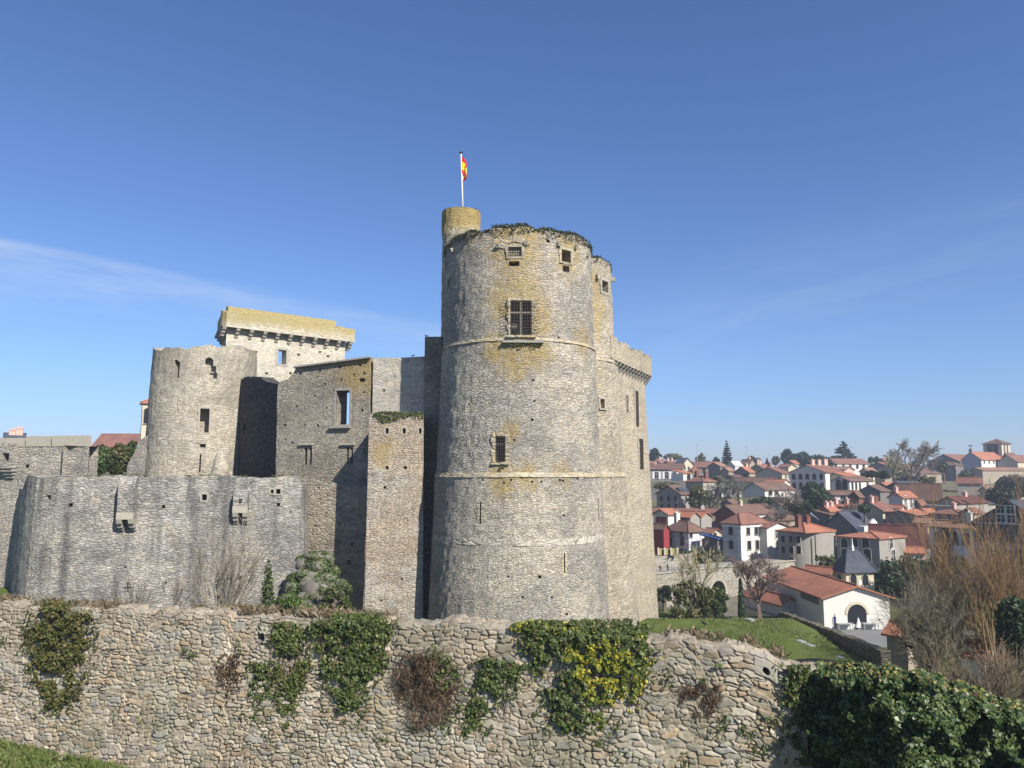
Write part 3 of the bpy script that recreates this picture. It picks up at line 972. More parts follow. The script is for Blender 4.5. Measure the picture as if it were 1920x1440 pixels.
    o = np_mesh('rubble_wall', V.reshape(-1, 3), Fq, mat_attr('rubble_stones', 0.95, 0.35, 40.0, 0.012), C.reshape(-1, 3), None, smooth=False, origin=(0, 21, -12))
    tag(o, 'long low wall of coursed beige rubble with ivy hanging over it, in front of the castle', 'wall')


build_front_wall()

# ------------------------------------------------------------------ castle materials
def lat(u, v, Y, rad, amt): p = at(u, v, Y); return ((p.x, p.y, p.z), rad, amt)


LICH = [lat(965, 455, 52.5, 3.5, 0.95), lat(1000, 590, 52.3, 2.6, 0.95), lat(945, 560, 52.5, 2.2, 0.9), lat(975, 540, 52.5, 2.4, 0.9), lat(965, 665, 52, 2.4, 1.0), lat(1010, 660, 52.5, 1.8, 0.9), lat(930, 655, 52.5, 1.6, 0.9), lat(965, 690, 52.2, 1.6, 0.8),
        lat(1080, 640, 55, 2.2, 0.8), lat(1060, 480, 54, 2.6, 0.75), lat(940, 900, 52, 1.6, 1.0), lat(990, 893, 52, 1.5, 0.8), lat(960, 810, 52, 1.3, 0.75), lat(900, 440, 54, 2.0, 0.8), lat(1050, 892, 53, 1.6, 0.7)]
M['main'] = mat_masonry('tower_rubble', (0.375, 0.343, 0.283), (0.432, 0.392, 0.316), (0.27, 0.241, 0.198), (0.255, 0.228, 0.18), 0.32, 0.115, 0.42, streak=0.35, stain_col=(0.165, 0.155, 0.14), lichen=0.04, lichen_at=LICH, bump=0.8, patch=(0.74, 0.76, 0.80))
M['tower2'] = mat_masonry('tower_two_rubble', (0.37, 0.33, 0.255), (0.424, 0.384, 0.306), (0.272, 0.24, 0.188), (0.315, 0.281, 0.217), 0.32, 0.12, 0.22, streak=0.22, stain_col=(0.18, 0.16, 0.13), lichen=0.04,
                          lichen_at=[lat(1135, 575, 58, 3.2, 0.9), lat(1130, 520, 58, 2.5, 0.9), lat(1140, 690, 58, 1.6, 0.6)], patch=(0.85, 0.84, 0.82))
M['wing'] = mat_masonry('wing_rubble', (0.39, 0.34, 0.255), (0.444, 0.394, 0.306), (0.292, 0.25, 0.191), (0.332, 0.289, 0.217), 0.34, 0.13, 0.25, streak=0.25, stain_col=(0.2, 0.165, 0.12), lichen=0.05, moss_top=(10.0, 13.0, (0.30, 0.22, 0.06)))
M['bastion'] = mat_masonry('bastion_rubble', (0.325, 0.31, 0.275), (0.408, 0.385, 0.332), (0.236, 0.224, 0.193), (0.19, 0.179, 0.151), 0.42, 0.12, 0.55, streak=0.85, stain_col=(0.085, 0.082, 0.08), bump=0.8, lichen=0.02, patch=(0.72, 0.73, 0.76))
M['hall'] = mat_masonry('hall_rubble', (0.29, 0.265, 0.215), (0.344, 0.316, 0.26), (0.2, 0.182, 0.151), (0.174, 0.159, 0.129), 0.32, 0.115, 0.55, streak=0.45, stain_col=(0.11, 0.10, 0.085), lichen=0.08, lichen_at=[lat(670, 690, 61, 3.0, 0.95), lat(640, 700, 61, 2.5, 0.7), lat(720, 680, 60.5, 2.2, 0.6)], patch=(0.8, 0.79, 0.77))
M['hall_shade'] = mat_masonry('shade_dark_rubble', (0.075, 0.073, 0.072), (0.13, 0.125, 0.115), (0.04, 0.04, 0.04), (0.065, 0.063, 0.06), 0.4, 0.16, 0.6, streak=0.6, stain_col=(0.055, 0.055, 0.055))  # rubble darkened to carry the shade of the left-facing return wall
M['block'] = mat_masonry('block_rubble', (0.39, 0.365, 0.315), (0.424, 0.382, 0.309), (0.28, 0.239, 0.188), (0.229, 0.202, 0.158), 0.33, 0.115, 0.3, streak=0.2, stain_col=(0.2, 0.165, 0.125), lichen=0.03, lichen_at=[lat(715, 850, 57, 1.6, 0.8)], patch=(0.92, 0.84, 0.75))
M['ltower'] = mat_masonry('left_tower_rubble', (0.4, 0.365, 0.29), (0.454, 0.416, 0.338), (0.295, 0.267, 0.219), (0.264, 0.241, 0.191), 0.32, 0.11, 0.35, streak=0.4, stain_col=(0.19, 0.18, 0.155), bump=0.7, patch=(0.8, 0.79, 0.77))
M['keep'] = mat_masonry('keep_rubble', (0.43, 0.395, 0.315), (0.50, 0.46, 0.38), (0.33, 0.30, 0.24), (0.44, 0.41, 0.34), 0.45, 0.18, 0.25, streak=0.25, stain_col=(0.25, 0.23, 0.19), bump=0.6, moss_top=(15.3, 18.2, (0.29, 0.23, 0.085)))
M['gate'] = mat_masonry('gate_rubble', (0.31, 0.285, 0.24), (0.364, 0.336, 0.288), (0.228, 0.21, 0.18), (0.217, 0.199, 0.168), 0.36, 0.13, 0.5, streak=0.5, stain_col=(0.14, 0.135, 0.13), patch=(0.8, 0.8, 0.82))
M['bridge'] = mat_masonry('bridge_rubble', (0.30, 0.275, 0.225), (0.38, 0.35, 0.30), (0.2, 0.185, 0.15), (0.32, 0.30, 0.25), 0.5, 0.2, 0.4, streak=0.35)


M['course'] = mat_masonry('course_stone', (0.36, 0.33, 0.26), (0.42, 0.39, 0.31), (0.26, 0.24, 0.19), (0.3, 0.27, 0.22), 0.9, 0.4, 0.3, streak=0.2, lichen=0.42)
M['ashlar'] = mat_masonry('ashlar_band', (0.38, 0.355, 0.29), (0.43, 0.40, 0.34), (0.30, 0.28, 0.23), (0.33, 0.31, 0.26), 1.2, 0.5, 0.25, streak=0.2, lichen=0.02)


def castle(mb, name, mat, label, cat='castle wall', origin=None, group=None, smooth=False):
    o = mb.build(name, mat, None, origin=origin, smooth=smooth)
    tag(o, label, cat, group)
    return o


# ------------------------------------------------------------------ main round tower
TC = at(972, 890, 58.0)
def r_px(hw, Y=58.0): return Y * math.sin(math.atan(hw / F))
PROF = [(at(972, v, 58).z, r_px(hw)) for v, hw in ((1230, 170), (1150, 165), (1020, 160), (892, 155.5), (888, 153.0), (780, 148.5), (664, 145), (660, 143), (560, 141.5), (470, 140.5))]
Z_TOP = PROF[-1][0]


def radius_at(z, prof=PROF):
    return float(np.interp(z, [p[0] for p in prof], [p[1] for p in prof]))


def cyl_hit(C, prof, u, v):
    d = dirpix(u, v); r = prof[len(prof) // 2][1]
    for _ in range(5):
        a = d.x ** 2 + d.y ** 2; b = -2 * (d.x * C.x + d.y * C.y); c = C.x ** 2 + C.y ** 2 - r * r
        disc = b * b - 4 * a * c
        if disc < 0: disc = 0
        t = (-b - math.sqrt(disc)) / (2 * a)
        P = d * t; r = radius_at(P.z, prof)
    n = Vector((P.x - C.x, P.y - C.y, 0)).normalized()
    tx = Vector((-n.y, n.x, 0))
    if tx.x < 0: tx = -tx
    return P, tx, n


def lathe_tower(C, prof, seg=112, z_floor=None, thick=1.6, dz=0.35, seed=1, top_fn=None, jit=0.035):
    """solid of revolution, hollow at the top down to z_floor"""
    rr_ = random.Random(seed)
    zs = []
    for (z0, _), (z1, _) in zip(prof[:-1], prof[1:]):
        k = max(1, int((z1 - z0) / dz)); zs += [z0 + (z1 - z0) * i / k for i in range(k)]
    zs.append(prof[-1][0])
    rings = []
    top = zs[-1]
    for i, z in enumerate(zs): rings.append([('o', z)] )
    mb = MB(); V = []
    def ring(rfun, zfun):
        out = []
        for k in range(seg):
            a = 2 * math.pi * k / seg
            r = rfun(a); out.append((C.x + r * math.cos(a), C.y + r * math.sin(a), zfun(a)))
        return out
    tf = top_fn or (lambda a: 0.0)
    R_ = []
    for z in zs:
        f = sstep(top - 1.2, top, z)
        R_.append(ring(lambda a: radius_at(z, prof) + rr_.uniform(-jit, jit), lambda a: z + f * tf(a)))
    rt = radius_at(top, prof)
    R_.append(ring(lambda a: rt - thick * 0.5, lambda a: top + tf(a) + rr_.uniform(-.05, .12)))
    R_.append(ring(lambda a: rt - thick, lambda a: top + tf(a) - 0.1))
    if z_floor is None: z_floor = top - 0.5
    R_.append(ring(lambda a: rt - thick, lambda a: z_floor))
    for r in R_: V += r
    mb.v = V
    n = len(R_)
    for i in range(n - 1):
        for k in range(seg):
            k2 = (k + 1) % seg
            mb.f.append([i * seg + k, i * seg + k2, (i + 1) * seg + k2, (i + 1) * seg + k]); mb.m.append(0)
    mb.f.append(list(range(seg))[::-1]); mb.m.append(0)
    mb.f.append([(n - 1) * seg + k for k in range(seg)]); mb.m.append(0)
    return mb


def rim(a):     # uneven, broken crown
    return 0.06 * math.sin(a * 3 + 1) + 0.06 * math.sin(a * 7) + 0.05 * math.sin(a * 17 + 2) - 0.05


tower = castle(lathe_tower(TC, PROF, 120, Z_TOP - 4.6, 1.5, seed=3, top_fn=rim), 'round_tower', M['main'],
               'tallest round tower of pale rubble with two barred windows and yellow lichen patches', 'castle tower', origin=(TC.x, TC.y, -13))
tcut = MB(); fr = []


def topen(u0, v0, u1, v1, depth, arch=False, sur=None, sill=0.0, head=True):
    P, tx, n = cyl_hit(TC, PROF, (u0 + u1) / 2, (v0 + v1) / 2)
    foc = P.dot(Vector((0, CP, SP))) / F
    cosf = max(0.35, abs(tx.dot(Vector((CP, 0, 0)))))
    w = (u1 - u0) * foc / cosf; h = (v1 - v0) * foc
    cut_box(tcut, P, tx, n, w, h, depth, arch=arch)
    if sur: surround(fr, P, tx, n, w, h, sur, 0.05, sill, head)
    return P, tx, n, w, h


W1 = topen(957, 563, 997, 630, 1.3, sur=0.16, sill=0.25)
W2 = topen(929, 818, 948, 866, 1.3, sur=0.2, sill=0.12)
W3 = topen(953, 463, 978, 482, 0.28, sur=0.13)
topen(954, 490, 974, 499, 2.2)
W4 = topen(1052, 469, 1070, 492, 1.1, sur=0.16)
topen(1055, 498, 1068, 510, 1.0)
for (u, v, s) in [(1000, 713, 4), (998, 787, 5), (1028, 452, 6), (879, 758, 4), (1057, 966, 4), (998, 903, 4), (945, 905, 4), (1015, 903, 4), (1056, 902, 4), (958, 900, 4), (1050, 900, 4), (1083, 897, 4), (905, 900, 4), (1012, 1082, 6), (1035, 1120, 4), (953, 1081, 4), (980, 1120, 4), (1063, 1152, 5), (1002, 752, 4), (863, 640, 3), (905, 640, 4), (1048, 633, 4), (867, 543, 3), (964, 825, 4), (1085, 770, 3), (1090, 1085, 3), (930, 972, 3), (1100, 640, 3)]:
    topen(u - s / 2, v - s / 2, u + s / 2, v + s / 2, 0.6)
sl1 = topen(899, 942, 902.5, 982, 1.0); topen(898, 960, 903, 967, 1.0)
sl2 = topen(1057, 1038, 1059.5, 1074, 1.0); topen(1055, 1050, 1061, 1055, 1.0); topen(1120.5, 936, 1123.5, 975, 0.8)
for (u, v) in ((836, 500), (842, 530)): topen(u - 2, v - 9, u + 2, v + 9, 0.7)
# slits' pale dressed edges
for q in (sl1, sl2):
    P, tx, n, w, h = q
    surround(fr, P, tx, n, w, h, 0.13, 0.02, 0, False)
boolean_cut(tower, tcut)
for f_ in fr: f_.build('window_surround', M['course'], tower)
# string courses and the flush band of big ashlar
def ring_course(z0, z1, out, prof, C, a0, a1, seg, blocks=0.0, seed=0):
    mb = MB(); rr_ = random.Random(seed)
    a = a0
    while a < a1:
        da = (rr_.uniform(0.6, 1.1) * blocks if blocks else (a1 - a0) / seg)
        b = min(a1, a + da); k = max(1, int((b - a) / 0.05)); o = out + (rr_.uniform(-0.015, 0.03) if blocks else 0)
        dz = rr_.uniform(-0.02, 0.02)
        for i in range(k):
            p, q = a + (b - a) * i / k, a + (b - a) * (i + 1) / k
            if blocks and i == k - 1: q -= 0.0016
            def pt(t, r, z): return (C.x + r * math.cos(t), C.y + r * math.sin(t), z)
            r0, r1 = radius_at(z0, prof), radius_at(z1, prof)
            mb.hexa([pt(p, r0 - 0.25, z0), pt(q, r0 - 0.25, z0), pt(q, r0 + o, z0 + dz), pt(p, r0 + o, z0 + dz), pt(p, r1 - 0.25, z1), pt(q, r1 - 0.25, z1), pt(q, r1 + o * 0.75, z1 + dz), pt(p, r1 + o * 0.75, z1 + dz)])
        a = b
    return mb


zc = at(972, 660, 58).z
ring_course(zc - 0.10, zc + 0.10, 0.09, PROF, TC, R(178), R(365), 60, 0.16, 4).build('string_course', M['course'], tower)
ring_course(-0.16, 0.14, 0.06, PROF, TC, R(178), R(365), 60, 0.15, 5).build('string_course', M['course'], tower)
zb_ = at(972, 1016, 52.5).z
ring_course(zb_ - 0.2, zb_ + 0.22, 0.012, PROF, TC, R(182), R(362), 60, 0.14, 6).build('ashlar_band', M['ashlar'], tower)
# corbel stubs near the rim
for u, v in ((985, 457), (1046, 459), (1078, 464), (1100, 478), (850, 470), (934, 463)):
    P, tx, n = cyl_hit(TC, PROF, u, v)
    q = []
    for z in (-0.12, 0.14):
        for a, y in ((-0.12, -0.2), (0.12, -0.2), (0.12, 0.3 if z > 0 else 0.18), (-0.12, 0.3 if z > 0 else 0.18)): q.append(P + tx * a + n * y + Vector((0, 0, z)))
    cb = MB(); cb.hexa(q); cb.build('corbel', M['pale_stone'], tower)
# relieving arch over the blocked window and its rubble filling
P, tx, n, w, h = W3
va = MB()
for k in range(13):
    a = R(28 + 124 * k / 12); a2 = a + R(8.6)
    q = []
    for y in (-0.1, 0.03 + 0.012 * (k % 3)):
        for (t_, r_) in ((a, 0.75), (a2, 0.75), (a2, 1.18), (a, 1.18)): q.append(P + tx * (r_ * math.cos(t_)) + n * y + Vector((0, 0, r_ * math.sin(t_) - 0.02)))
    va.hexa(q)
va.build('relieving_arch', M['course'], tower)
fb = MB()
rr_ = random.Random(4)
for i in range(6):
    for j in range(4):
        x0 = -w / 2 + w * i / 6; z0 = -h / 2 + h * j / 4
        c = P + tx * (x0 + w / 12 + rr_.uniform(-.02, .02)) + n * (-0.2) + Vector((0, 0, z0 + h / 8))
        fb.tube([c - n * 0.1, c + n * rr_.uniform(0.04, 0.1)], [w / 12 * 1.05, w / 12 * 0.6], 6)
fb.build('rubble_filling', M['pale_stone'], tower)


def grille(name, W, nx, nz, y=-0.25, r=0.022, spikes=False):
    P, tx, n, w, h = W
    g = MB()
    for i in range(nx):
        a = -w / 2 + w * (i + 0.5) / nx
        g.tube([P + tx * a + n * y + Vector((0, 0, -h / 2)), P + tx * a + n * y + Vector((0, 0, h / 2))], [r, r], 5)
    for j in range(nz):
        z = -h / 2 + h * (j + 0.5) / nz
        g.tube([P + tx * (-w / 2) + n * y + Vector((0, 0, z)), P + tx * (w / 2) + n * y + Vector((0, 0, z))], [r, r], 5)
        if spikes:
            for s in (-1, 1):
                p0 = P + tx * (s * (w / 2 + 0.08)) + n * 0.02 + Vector((0, 0, z))
                g.tube([p0, p0 + n * 0.16 + tx * (s * 0.05), p0 + n * 0.2 + tx * (s * 0.32) + Vector((0, 0, 0.06)), p0 + n * 0.12 + tx * (s * 0.45) + Vector((0, 0, 0.18))], [0.022, 0.02, 0.018, 0.01], 5)
    g.build(name, M['iron'], tower)


grille('window_grille', W1, 8, 11, 0.06, spikes=True)
grille('window_grille', W2, 5, 9, 0.0)
P, tx, n, w, h = W1
mu = MB()
def bar3(mb, P, tx, n, a0, a1, z0, z1, y0, y1):
    q = []
    for z in (z0, z1):
        for a, y in ((a0, y0), (a1, y0), (a1, y1), (a0, y1)): q.append(P + tx * a + n * y + Vector((0, 0, z)))
    mb.hexa(q)
bar3(mu, P, tx, n, -0.06, 0.06, -h / 2, h / 2, -0.35, -0.05)
bar3(mu, P, tx, n, -w / 2, -0.063, h * 0.14, h * 0.14 + 0.11, -0.352, -0.06)
bar3(mu, P, tx, n, 0.063, w / 2, h * 0.14, h * 0.14 + 0.11, -0.352, -0.06)
mu.build('mullion_cross', M['pale_stone'], tower)
P, tx, n, w, h = W2
mu = MB(); bar3(mu, P, tx, n, -w / 2, w / 2, h * 0.16, h * 0.16 + 0.09, -0.36, -0.08); mu.build('mullion_cross', M['pale_stone'], tower)
# a ledge under the big window
P, tx, n = cyl_hit(TC, PROF, 978, 641)
le = MB(); bar3(le, P, tx, n, -1.3, 1.5, -0.08, 0.07, -0.3, 0.24); le.build('ledge', M['grey_stone'], tower)


# ------------------------------------------------------------------ stair turret and flag
SC = at(861, 890, 61.5)
SPROF = [(8.0, r_px(36.5, 61.5)), (19.0, r_px(36, 61.5)), (19.2, r_px(37.5, 61.5)), (at(861, 400, 61.5).z, r_px(37, 61.5))]
M['turret'] = mat_masonry('turret_rubble', (0.35, 0.32, 0.24), (0.43, 0.40, 0.31), (0.22, 0.2, 0.16), (0.36, 0.33, 0.26), 0.35, 0.16, 0.3, streak=0.2, lichen=0.2, moss_top=(18.3, 20.6, (0.27, 0.195, 0.06)))
turret = castle(lathe_tower(SC, SPROF, 40, None, 0.4, dz=0.5, seed=8), 'stair_turret', M['turret'], 'small round stair turret with ochre lichen that carries the flagpole', 'turret', origin=(SC.x, SC.y, 8))
fp = at(868, 397, 61.3); ft = at(864.5, 288, 61.3)
pole = empty('flagpole', fp - Vector((0, 0, 0.4))); pole['_w'] = 1
tag(pole, 'thin white flagpole standing on the small stair turret', 'flagpole')
mb = MB(); mb.tube([fp - Vector((0, 0, 0.5)), fp.lerp(ft, 0.5), ft], [0.075, 0.065, 0.045], 10); mb.build('pole', M['white_paint'], pole, smooth=True)
mb = MB()
mb.tube([ft, ft + Vector((0, 0, .03)), ft + Vector((0, 0, 0.09)), ft + Vector((0, 0, 0.17)), ft + Vector((0, 0, 0.2))], [0.05, 0.12, 0.15, 0.10, 0.02], 10); mb.build('finial', M['iron'], pole, smooth=True)
# limp flag, red-yellow-red, folded down beside the pole
m_flag, nt, n_, l_, b_ = nodes_of('flag_cloth')
l_.new(NT(nt).attr('Col'), b_.inputs['Base Color']); b_.inputs['Roughness'].default_value = 0.8
fV = []; fC = []; na, nb = 26, 30
Hh, Lf = 1.5, 1.9
ftop = fp.lerp(ft, 0.955)
for i in range(nb + 1):
    bb = i / nb
    for j in range(na + 1):
        a = j / na
        x = 0.06 + 0.58 * math.sin(min(1, a * 1.6) * math.pi * 0.55) * (0.75 + 0.25 * bb) - 0.55 * a ** 2 * (0.4 + 0.6 * bb) + 0.05 * math.sin(a * 17 + bb * 3) * a
        y = -0.12 * math.sin(a * 11 + bb * 2.0) * min(1, a * 3) - 0.05
        z = -bb * Hh * (1 - 0.25 * a) - a * Lf * 0.62 - 0.03 * math.sin(a * 14)
        fV.append((ftop.x + x - bb * 0.01, ftop.y + y, ftop.z + z))
        fC.append((0.55, 0.02, 0.03) if (bb < 0.27 or bb > 0.76) else (0.80, 0.55, 0.02))
idx = np.arange((na + 1) * (nb + 1)).reshape(nb + 1, na + 1)
Fq = np.stack([idx[:-1, :-1], idx[:-1, 1:], idx[1:, 1:], idx[1:, :-1]], -1).reshape(-1, 4)
o = np_mesh('flag', fV, Fq, m_flag, np.array(fC), None, smooth=True, origin=tuple(ftop))
tag(o, 'red and yellow striped flag hanging limp from the white pole', 'flag')


# ------------------------------------------------------------------ second round tower
QC = at(1046, 890, 62.5)
def q_hw(u): return r_px(u - 1046, 62.5)
QPROF = [(at(1046, v, 62.5).z, q_hw(u)) for v, u in ((1230, 1199), (1180, 1194), (1000, 1178), (892, 1172), (885, 1169), (700, 1160), (687, 1158.5), (683, 1155), (503, 1150))]
tower2 = castle(lathe_tower(QC, QPROF, 96, QPROF[-1][0] - 2.0, 1.3, seed=13, top_fn=rim), 'round_tower', M['tower2'], 'lower slim round tower half hidden behind the right of the tallest one', 'castle tower', origin=(QC.x, QC.y, -13))
tcut2 = MB(); fr = []
def qopen(u0, v0, u1, v1, depth, sur=None, sill=0.0):
    P, tx, n = cyl_hit(QC, QPROF, (u0 + u1) / 2, (v0 + v1) / 2)
    foc = P.dot(Vector((0, CP, SP))) / F
    cosf = max(0.45, abs(tx.x)); w = (u1 - u0) * foc / cosf; h = (v1 - v0) * foc
    cut_box(tcut2, P, tx, n, w, h, depth)
    if sur: surround(fr, P, tx, n, w, h, sur, 0.05, sill)
qopen(1127, 527, 1141, 548, 1.0, 0.18)
qopen(1124.5, 748, 1133.5, 766, 1.0, 0.12, 0.1)
qopen(1146, 808, 1148, 822, 0.6); qopen(1126, 670, 1129, 674, 0.5); qopen(1150, 640, 1152, 644, 0.5); qopen(1128, 896, 1131, 900, 0.5); qopen(1144, 895, 1147, 899, 0.5)
boolean_cut(tower2, tcut2)
for f_ in fr: f_.build('window_surround', M['pale_stone'], tower2)
zq = at(1046, 686, 62.5).z
ring_course(zq - 0.09, zq + 0.09, 0.07, QPROF, QC, R(250), R(372), 40, 0.16, 14).build('string_course', M['course'], tower2)
ring_course(-0.16, 0.14, 0.06, QPROF, QC, R(250), R(372), 40, 0.16, 15).build('string_course', M['course'], tower2)
for u, v in ((1118, 520), (1146, 524)):
    P, tx, n = cyl_hit(QC, QPROF, u, v); cb = MB(); bar3(cb, P, tx, n, -0.13, 0.13, -0.16, 0.16, -0.2, 0.3); cb.build('corbel', M['pale_stone'], tower2)

# ------------------------------------------------------------------ wing with the machicolated corner, far right of the castle
WA, WB = at(1120, 890, 58.6), at(1211, 890, 71.3)
wing_path = Path([WA.xy, WB.xy])
WE = (wing_path.p[1] - wing_path.p[0]); WL = WE.length; WE.normalize(); WNn = Vector((WE.y, -WE.x))
if WNn.dot(wing_path.p[0]) > 0: WNn = -WNn
zcr = at(1213, 706, 71).z
pts = [WA.xy, WB.xy, (WB.x - 7.5, WB.y + 5.5)]
wing = castle(strip_wall(pts, zcr + 0.6, -13.6, 2.0, 0.5, 0.035, 21, batter=1.0, rows=26), 'castle_wing', M['wing'], 'tall sunlit wall with a machicolated parapet at the right edge of the castle', 'castle wall', origin=(WB.x, WB.y, -13.6))
wc = MB(); fr = []
def wopen(u0, v0, u1, v1, depth, sur=None):
    P, tx, n = wing_path.hit((u0 + u1) / 2, (v0 + v1) / 2)
    f = sstep(-13.6, zcr, P.z); P = P + n * (1.0 * (1 - (P.z + 13.6) / (zcr + 14.2)))
    foc = P.dot(Vector((0, CP, SP))) / F
    w = (u1 - u0) * foc / max(0.3, abs(tx.x)); h = (v1 - v0) * foc
    cut_box(wc, P, tx, n, w, h, depth)
    if sur: surround(fr, P, tx, n, w, h, sur, 0.06)
    return P, tx, n, w, h
WG1 = wopen(1169, 742, 1175, 774, 0.9, 0.15)
WG2 = wopen(1186, 733, 1193, 800, 0.35, 0.2)
WG3 = wopen(1189, 823, 1199, 880, 0.5, 0.25)
boolean_cut(wing, wc)
for f_ in fr: f_.build('window_surround', M['pale_stone'], wing)
for WG in (WG2, WG3):
    P, tx, n, w, h = WG; g = MB()
    for i in range(5):
        a = -w / 2 + w * (i + .5) / 5; g.tube([P + tx * a + n * 0.12 + Vector((0, 0, -h / 2)), P + tx * a + n * 0.12 + Vector((0, 0, h / 2))], [.03, .03], 5)
    for j in range(8):
        z = -h / 2 + h * (j + .5) / 8; g.tube([P + tx * (-w / 2) + n * .12 + Vector((0, 0, z)), P + tx * (w / 2) + n * .12 + Vector((0, 0, z))], [.03, .03], 5)
    g.build('window_grille', M['iron'], wing)
# parapet carried on corbels
zp0, zp1 = at(1213, 704, 71).z, at(1213, 668, 71).z
pw = MB()
o_ = 0.6
def wp(s, y, z): p = wing_path.p[0] + WE * s + WNn * y; return (p.x, p.y, z)
rr_ = random.Random(9)
s = 2.0; blocks = 0
while s < WL + o_:
    e = min(WL + o_, s + rr_.uniform(0.7, 1.3)); zt = zp1 + rr_.uniform(-0.12, 0.1) - (0.35 if blocks % 4 == 2 else 0)
    pw.hexa([wp(s, o_ - 0.45, zp0), wp(e, o_ - 0.45, zp0), wp(e, o_ + 0.01 * (blocks % 2), zp0), wp(s, o_ + 0.01 * (blocks % 2), zp0), wp(s, o_ - 0.45, zt), wp(e, o_ - 0.45, zt), wp(e, o_, zt), wp(s, o_, zt)])
    s = e + 0.001; blocks += 1
pw.build('parapet', M['wing'], wing)
for k in range(13):
    s = 3.0 + (WL + 0.5 - 3.0) * k / 12
    c_ = MB()
    for (za, zb2, oo) in ((-0.28, 0.0, o_), (-0.56, -0.283, o_ * 0.66), (-0.85, -0.563, o_ * 0.33)):
        c_.hexa([wp(s - .13, -0.3, zp0 + za), wp(s + .13, -0.3, zp0 + za), wp(s + .13, oo - 0.12, zp0 + za), wp(s - .13, oo - 0.12, zp0 + za), wp(s - .13, -0.3, zp0 + zb2), wp(s + .13, -0.3, zp0 + zb2), wp(s + .13, oo, zp0 + zb2), wp(s - .13, oo, zp0 + zb2)])
    c_.build('corbel', M['grey_stone'], wing)

# ------------------------------------------------------------------ hall wall (left of the tower)
HA, HB, HC = at(520, 890, 63.9), at(695, 890, 61.2), at(812, 890, 60.2)
hall_path = Path([HA.xy, HB.xy])
def hz(u, v): P, _, _ = hall_path.hit(u, v); return ((Vector((P.x, P.y)) - hall_path.p[0]).length * (1 if P.x > HA.x else -1), P.z)
top_pts = [(521, 722), (527, 715), (540, 712), (549, 700), (556, 690), (580, 686), (620, 681), (660, 676), (694, 672)]
ol = [(0.0, -13.0)] + [((hall_path.p[1] - hall_path.p[0]).length, -13.0)] + [hz(u, v) for u, v in top_pts[::-1]]
hall = castle(face_wall(HA, HB, ol, 1.7, 0.05, 31), 'hall_wall', M['hall'], 'ruined grey wall with a tall window open to the sky and slit windows below', 'castle wall', origin=((HA.x + HB.x) / 2, (HA.y + HB.y) / 2, -13))
hc = MB(); fr = []
def hopen(mb, path, u0, v0, u1, v1, depth, sur=None, arch=False, sill=0, frm=None):
    P, tx, n = path.hit((u0 + u1) / 2, (v0 + v1) / 2)
    foc = P.dot(Vector((0, CP, SP))) / F
    w = (u1 - u0) * foc / max(0.4, abs(tx.x)); h = (v1 - v0) * foc
    cut_box(mb, P, tx, n, w, h, depth, arch=arch)
    if sur: surround(frm if frm is not None else fr, P, tx, n, w, h, sur, 0.04, sill)
    return P, tx, n, w, h
HW = hopen(hc, hall_path, 629, 732, 656, 796, 3.0, 0.16)
for (a, b) in ((570, 576), (579, 585), (649, 654), (657, 662)): hopen(hc, hall_path, a, 839, b, 870, 0.9)
for (u, v, s) in [(563, 700, 5), (600, 694, 5), (637, 688, 5), (675, 685, 5), (683, 700, 5), (534, 797, 5), (596, 798, 5), (572, 797, 4), (679, 769, 5), (535, 824, 4), (664, 702, 4), (548, 830, 4), (640, 712, 4), (610, 720, 4), (590, 742, 4), (556, 762, 4), (612, 765, 4), (682, 735, 4), (592, 960, 4), (600, 990, 4), (588, 930, 4), (566, 845, 3)]:
    hopen(hc, hall_path, u - s / 2, v - s / 2, u + s / 2, v + s / 2, 0.6)
hopen(hc, hall_path, 673, 709, 685, 716, 0.5)
boolean_cut(hall, hc)
for f_ in fr: f_.build('window_surround', M['grey_stone'], hall)
P, tx, n, w, h = HW
le = MB(); bar3(le, P, tx, n, -w / 2 - 0.45, w / 2 + 0.2, -h / 2 - 0.30, -h / 2 - 0.12, -0.3, 0.28); le.build('sill', M['grey_stone'], hall)
for u in (577, 655):
    P, tx, n = hall_path.hit(u, 833)
    le = MB(); bar3(le, P, tx, n, -0.75, 0.55, -0.07, 0.07, -0.3, 0.2); le.build('hood_mould', M['pale_stone'], hall)
# thicker lower part of the hall wall with its weathered ledge
LA, LB = at(520, 890, 63.2), at(690, 890, 60.6)
low_path = Path([LA.xy, LB.xy])
lowo = [(0, -13.0), ((LB - LA).length, -13.0), ((LB - LA).length, -0.9), (4.2, -0.55), (2.6, -0.35), (0, -0.2)]
low = castle(face_wall(LA, LB, lowo, 0.5, 0.06, 33), 'hall_footing', mat_masonry('footing_rubble', (0.30, 0.265, 0.20), (0.38, 0.34, 0.27), (0.18, 0.155, 0.12), (0.30, 0.265, 0.21), 0.38, 0.15, 0.45, streak=0.3, stain_col=(0.13, 0.105, 0.075)), 'brownish rubble footing below the ruined wall, beside the rock pile', 'castle wall', origin=(LA.x, LA.y, -13))
lc = MB()
for (u, v, s) in [(600, 935, 4), (612, 962, 4), (592, 985, 4), (660, 1020, 5), (655, 1055, 9), (598, 915, 4), (640, 960, 4)]: hopen(lc, low_path, u - s / 2, v - s / 2, u + s / 2, v + s / 2, 0.35)
boolean_cut(low, lc)
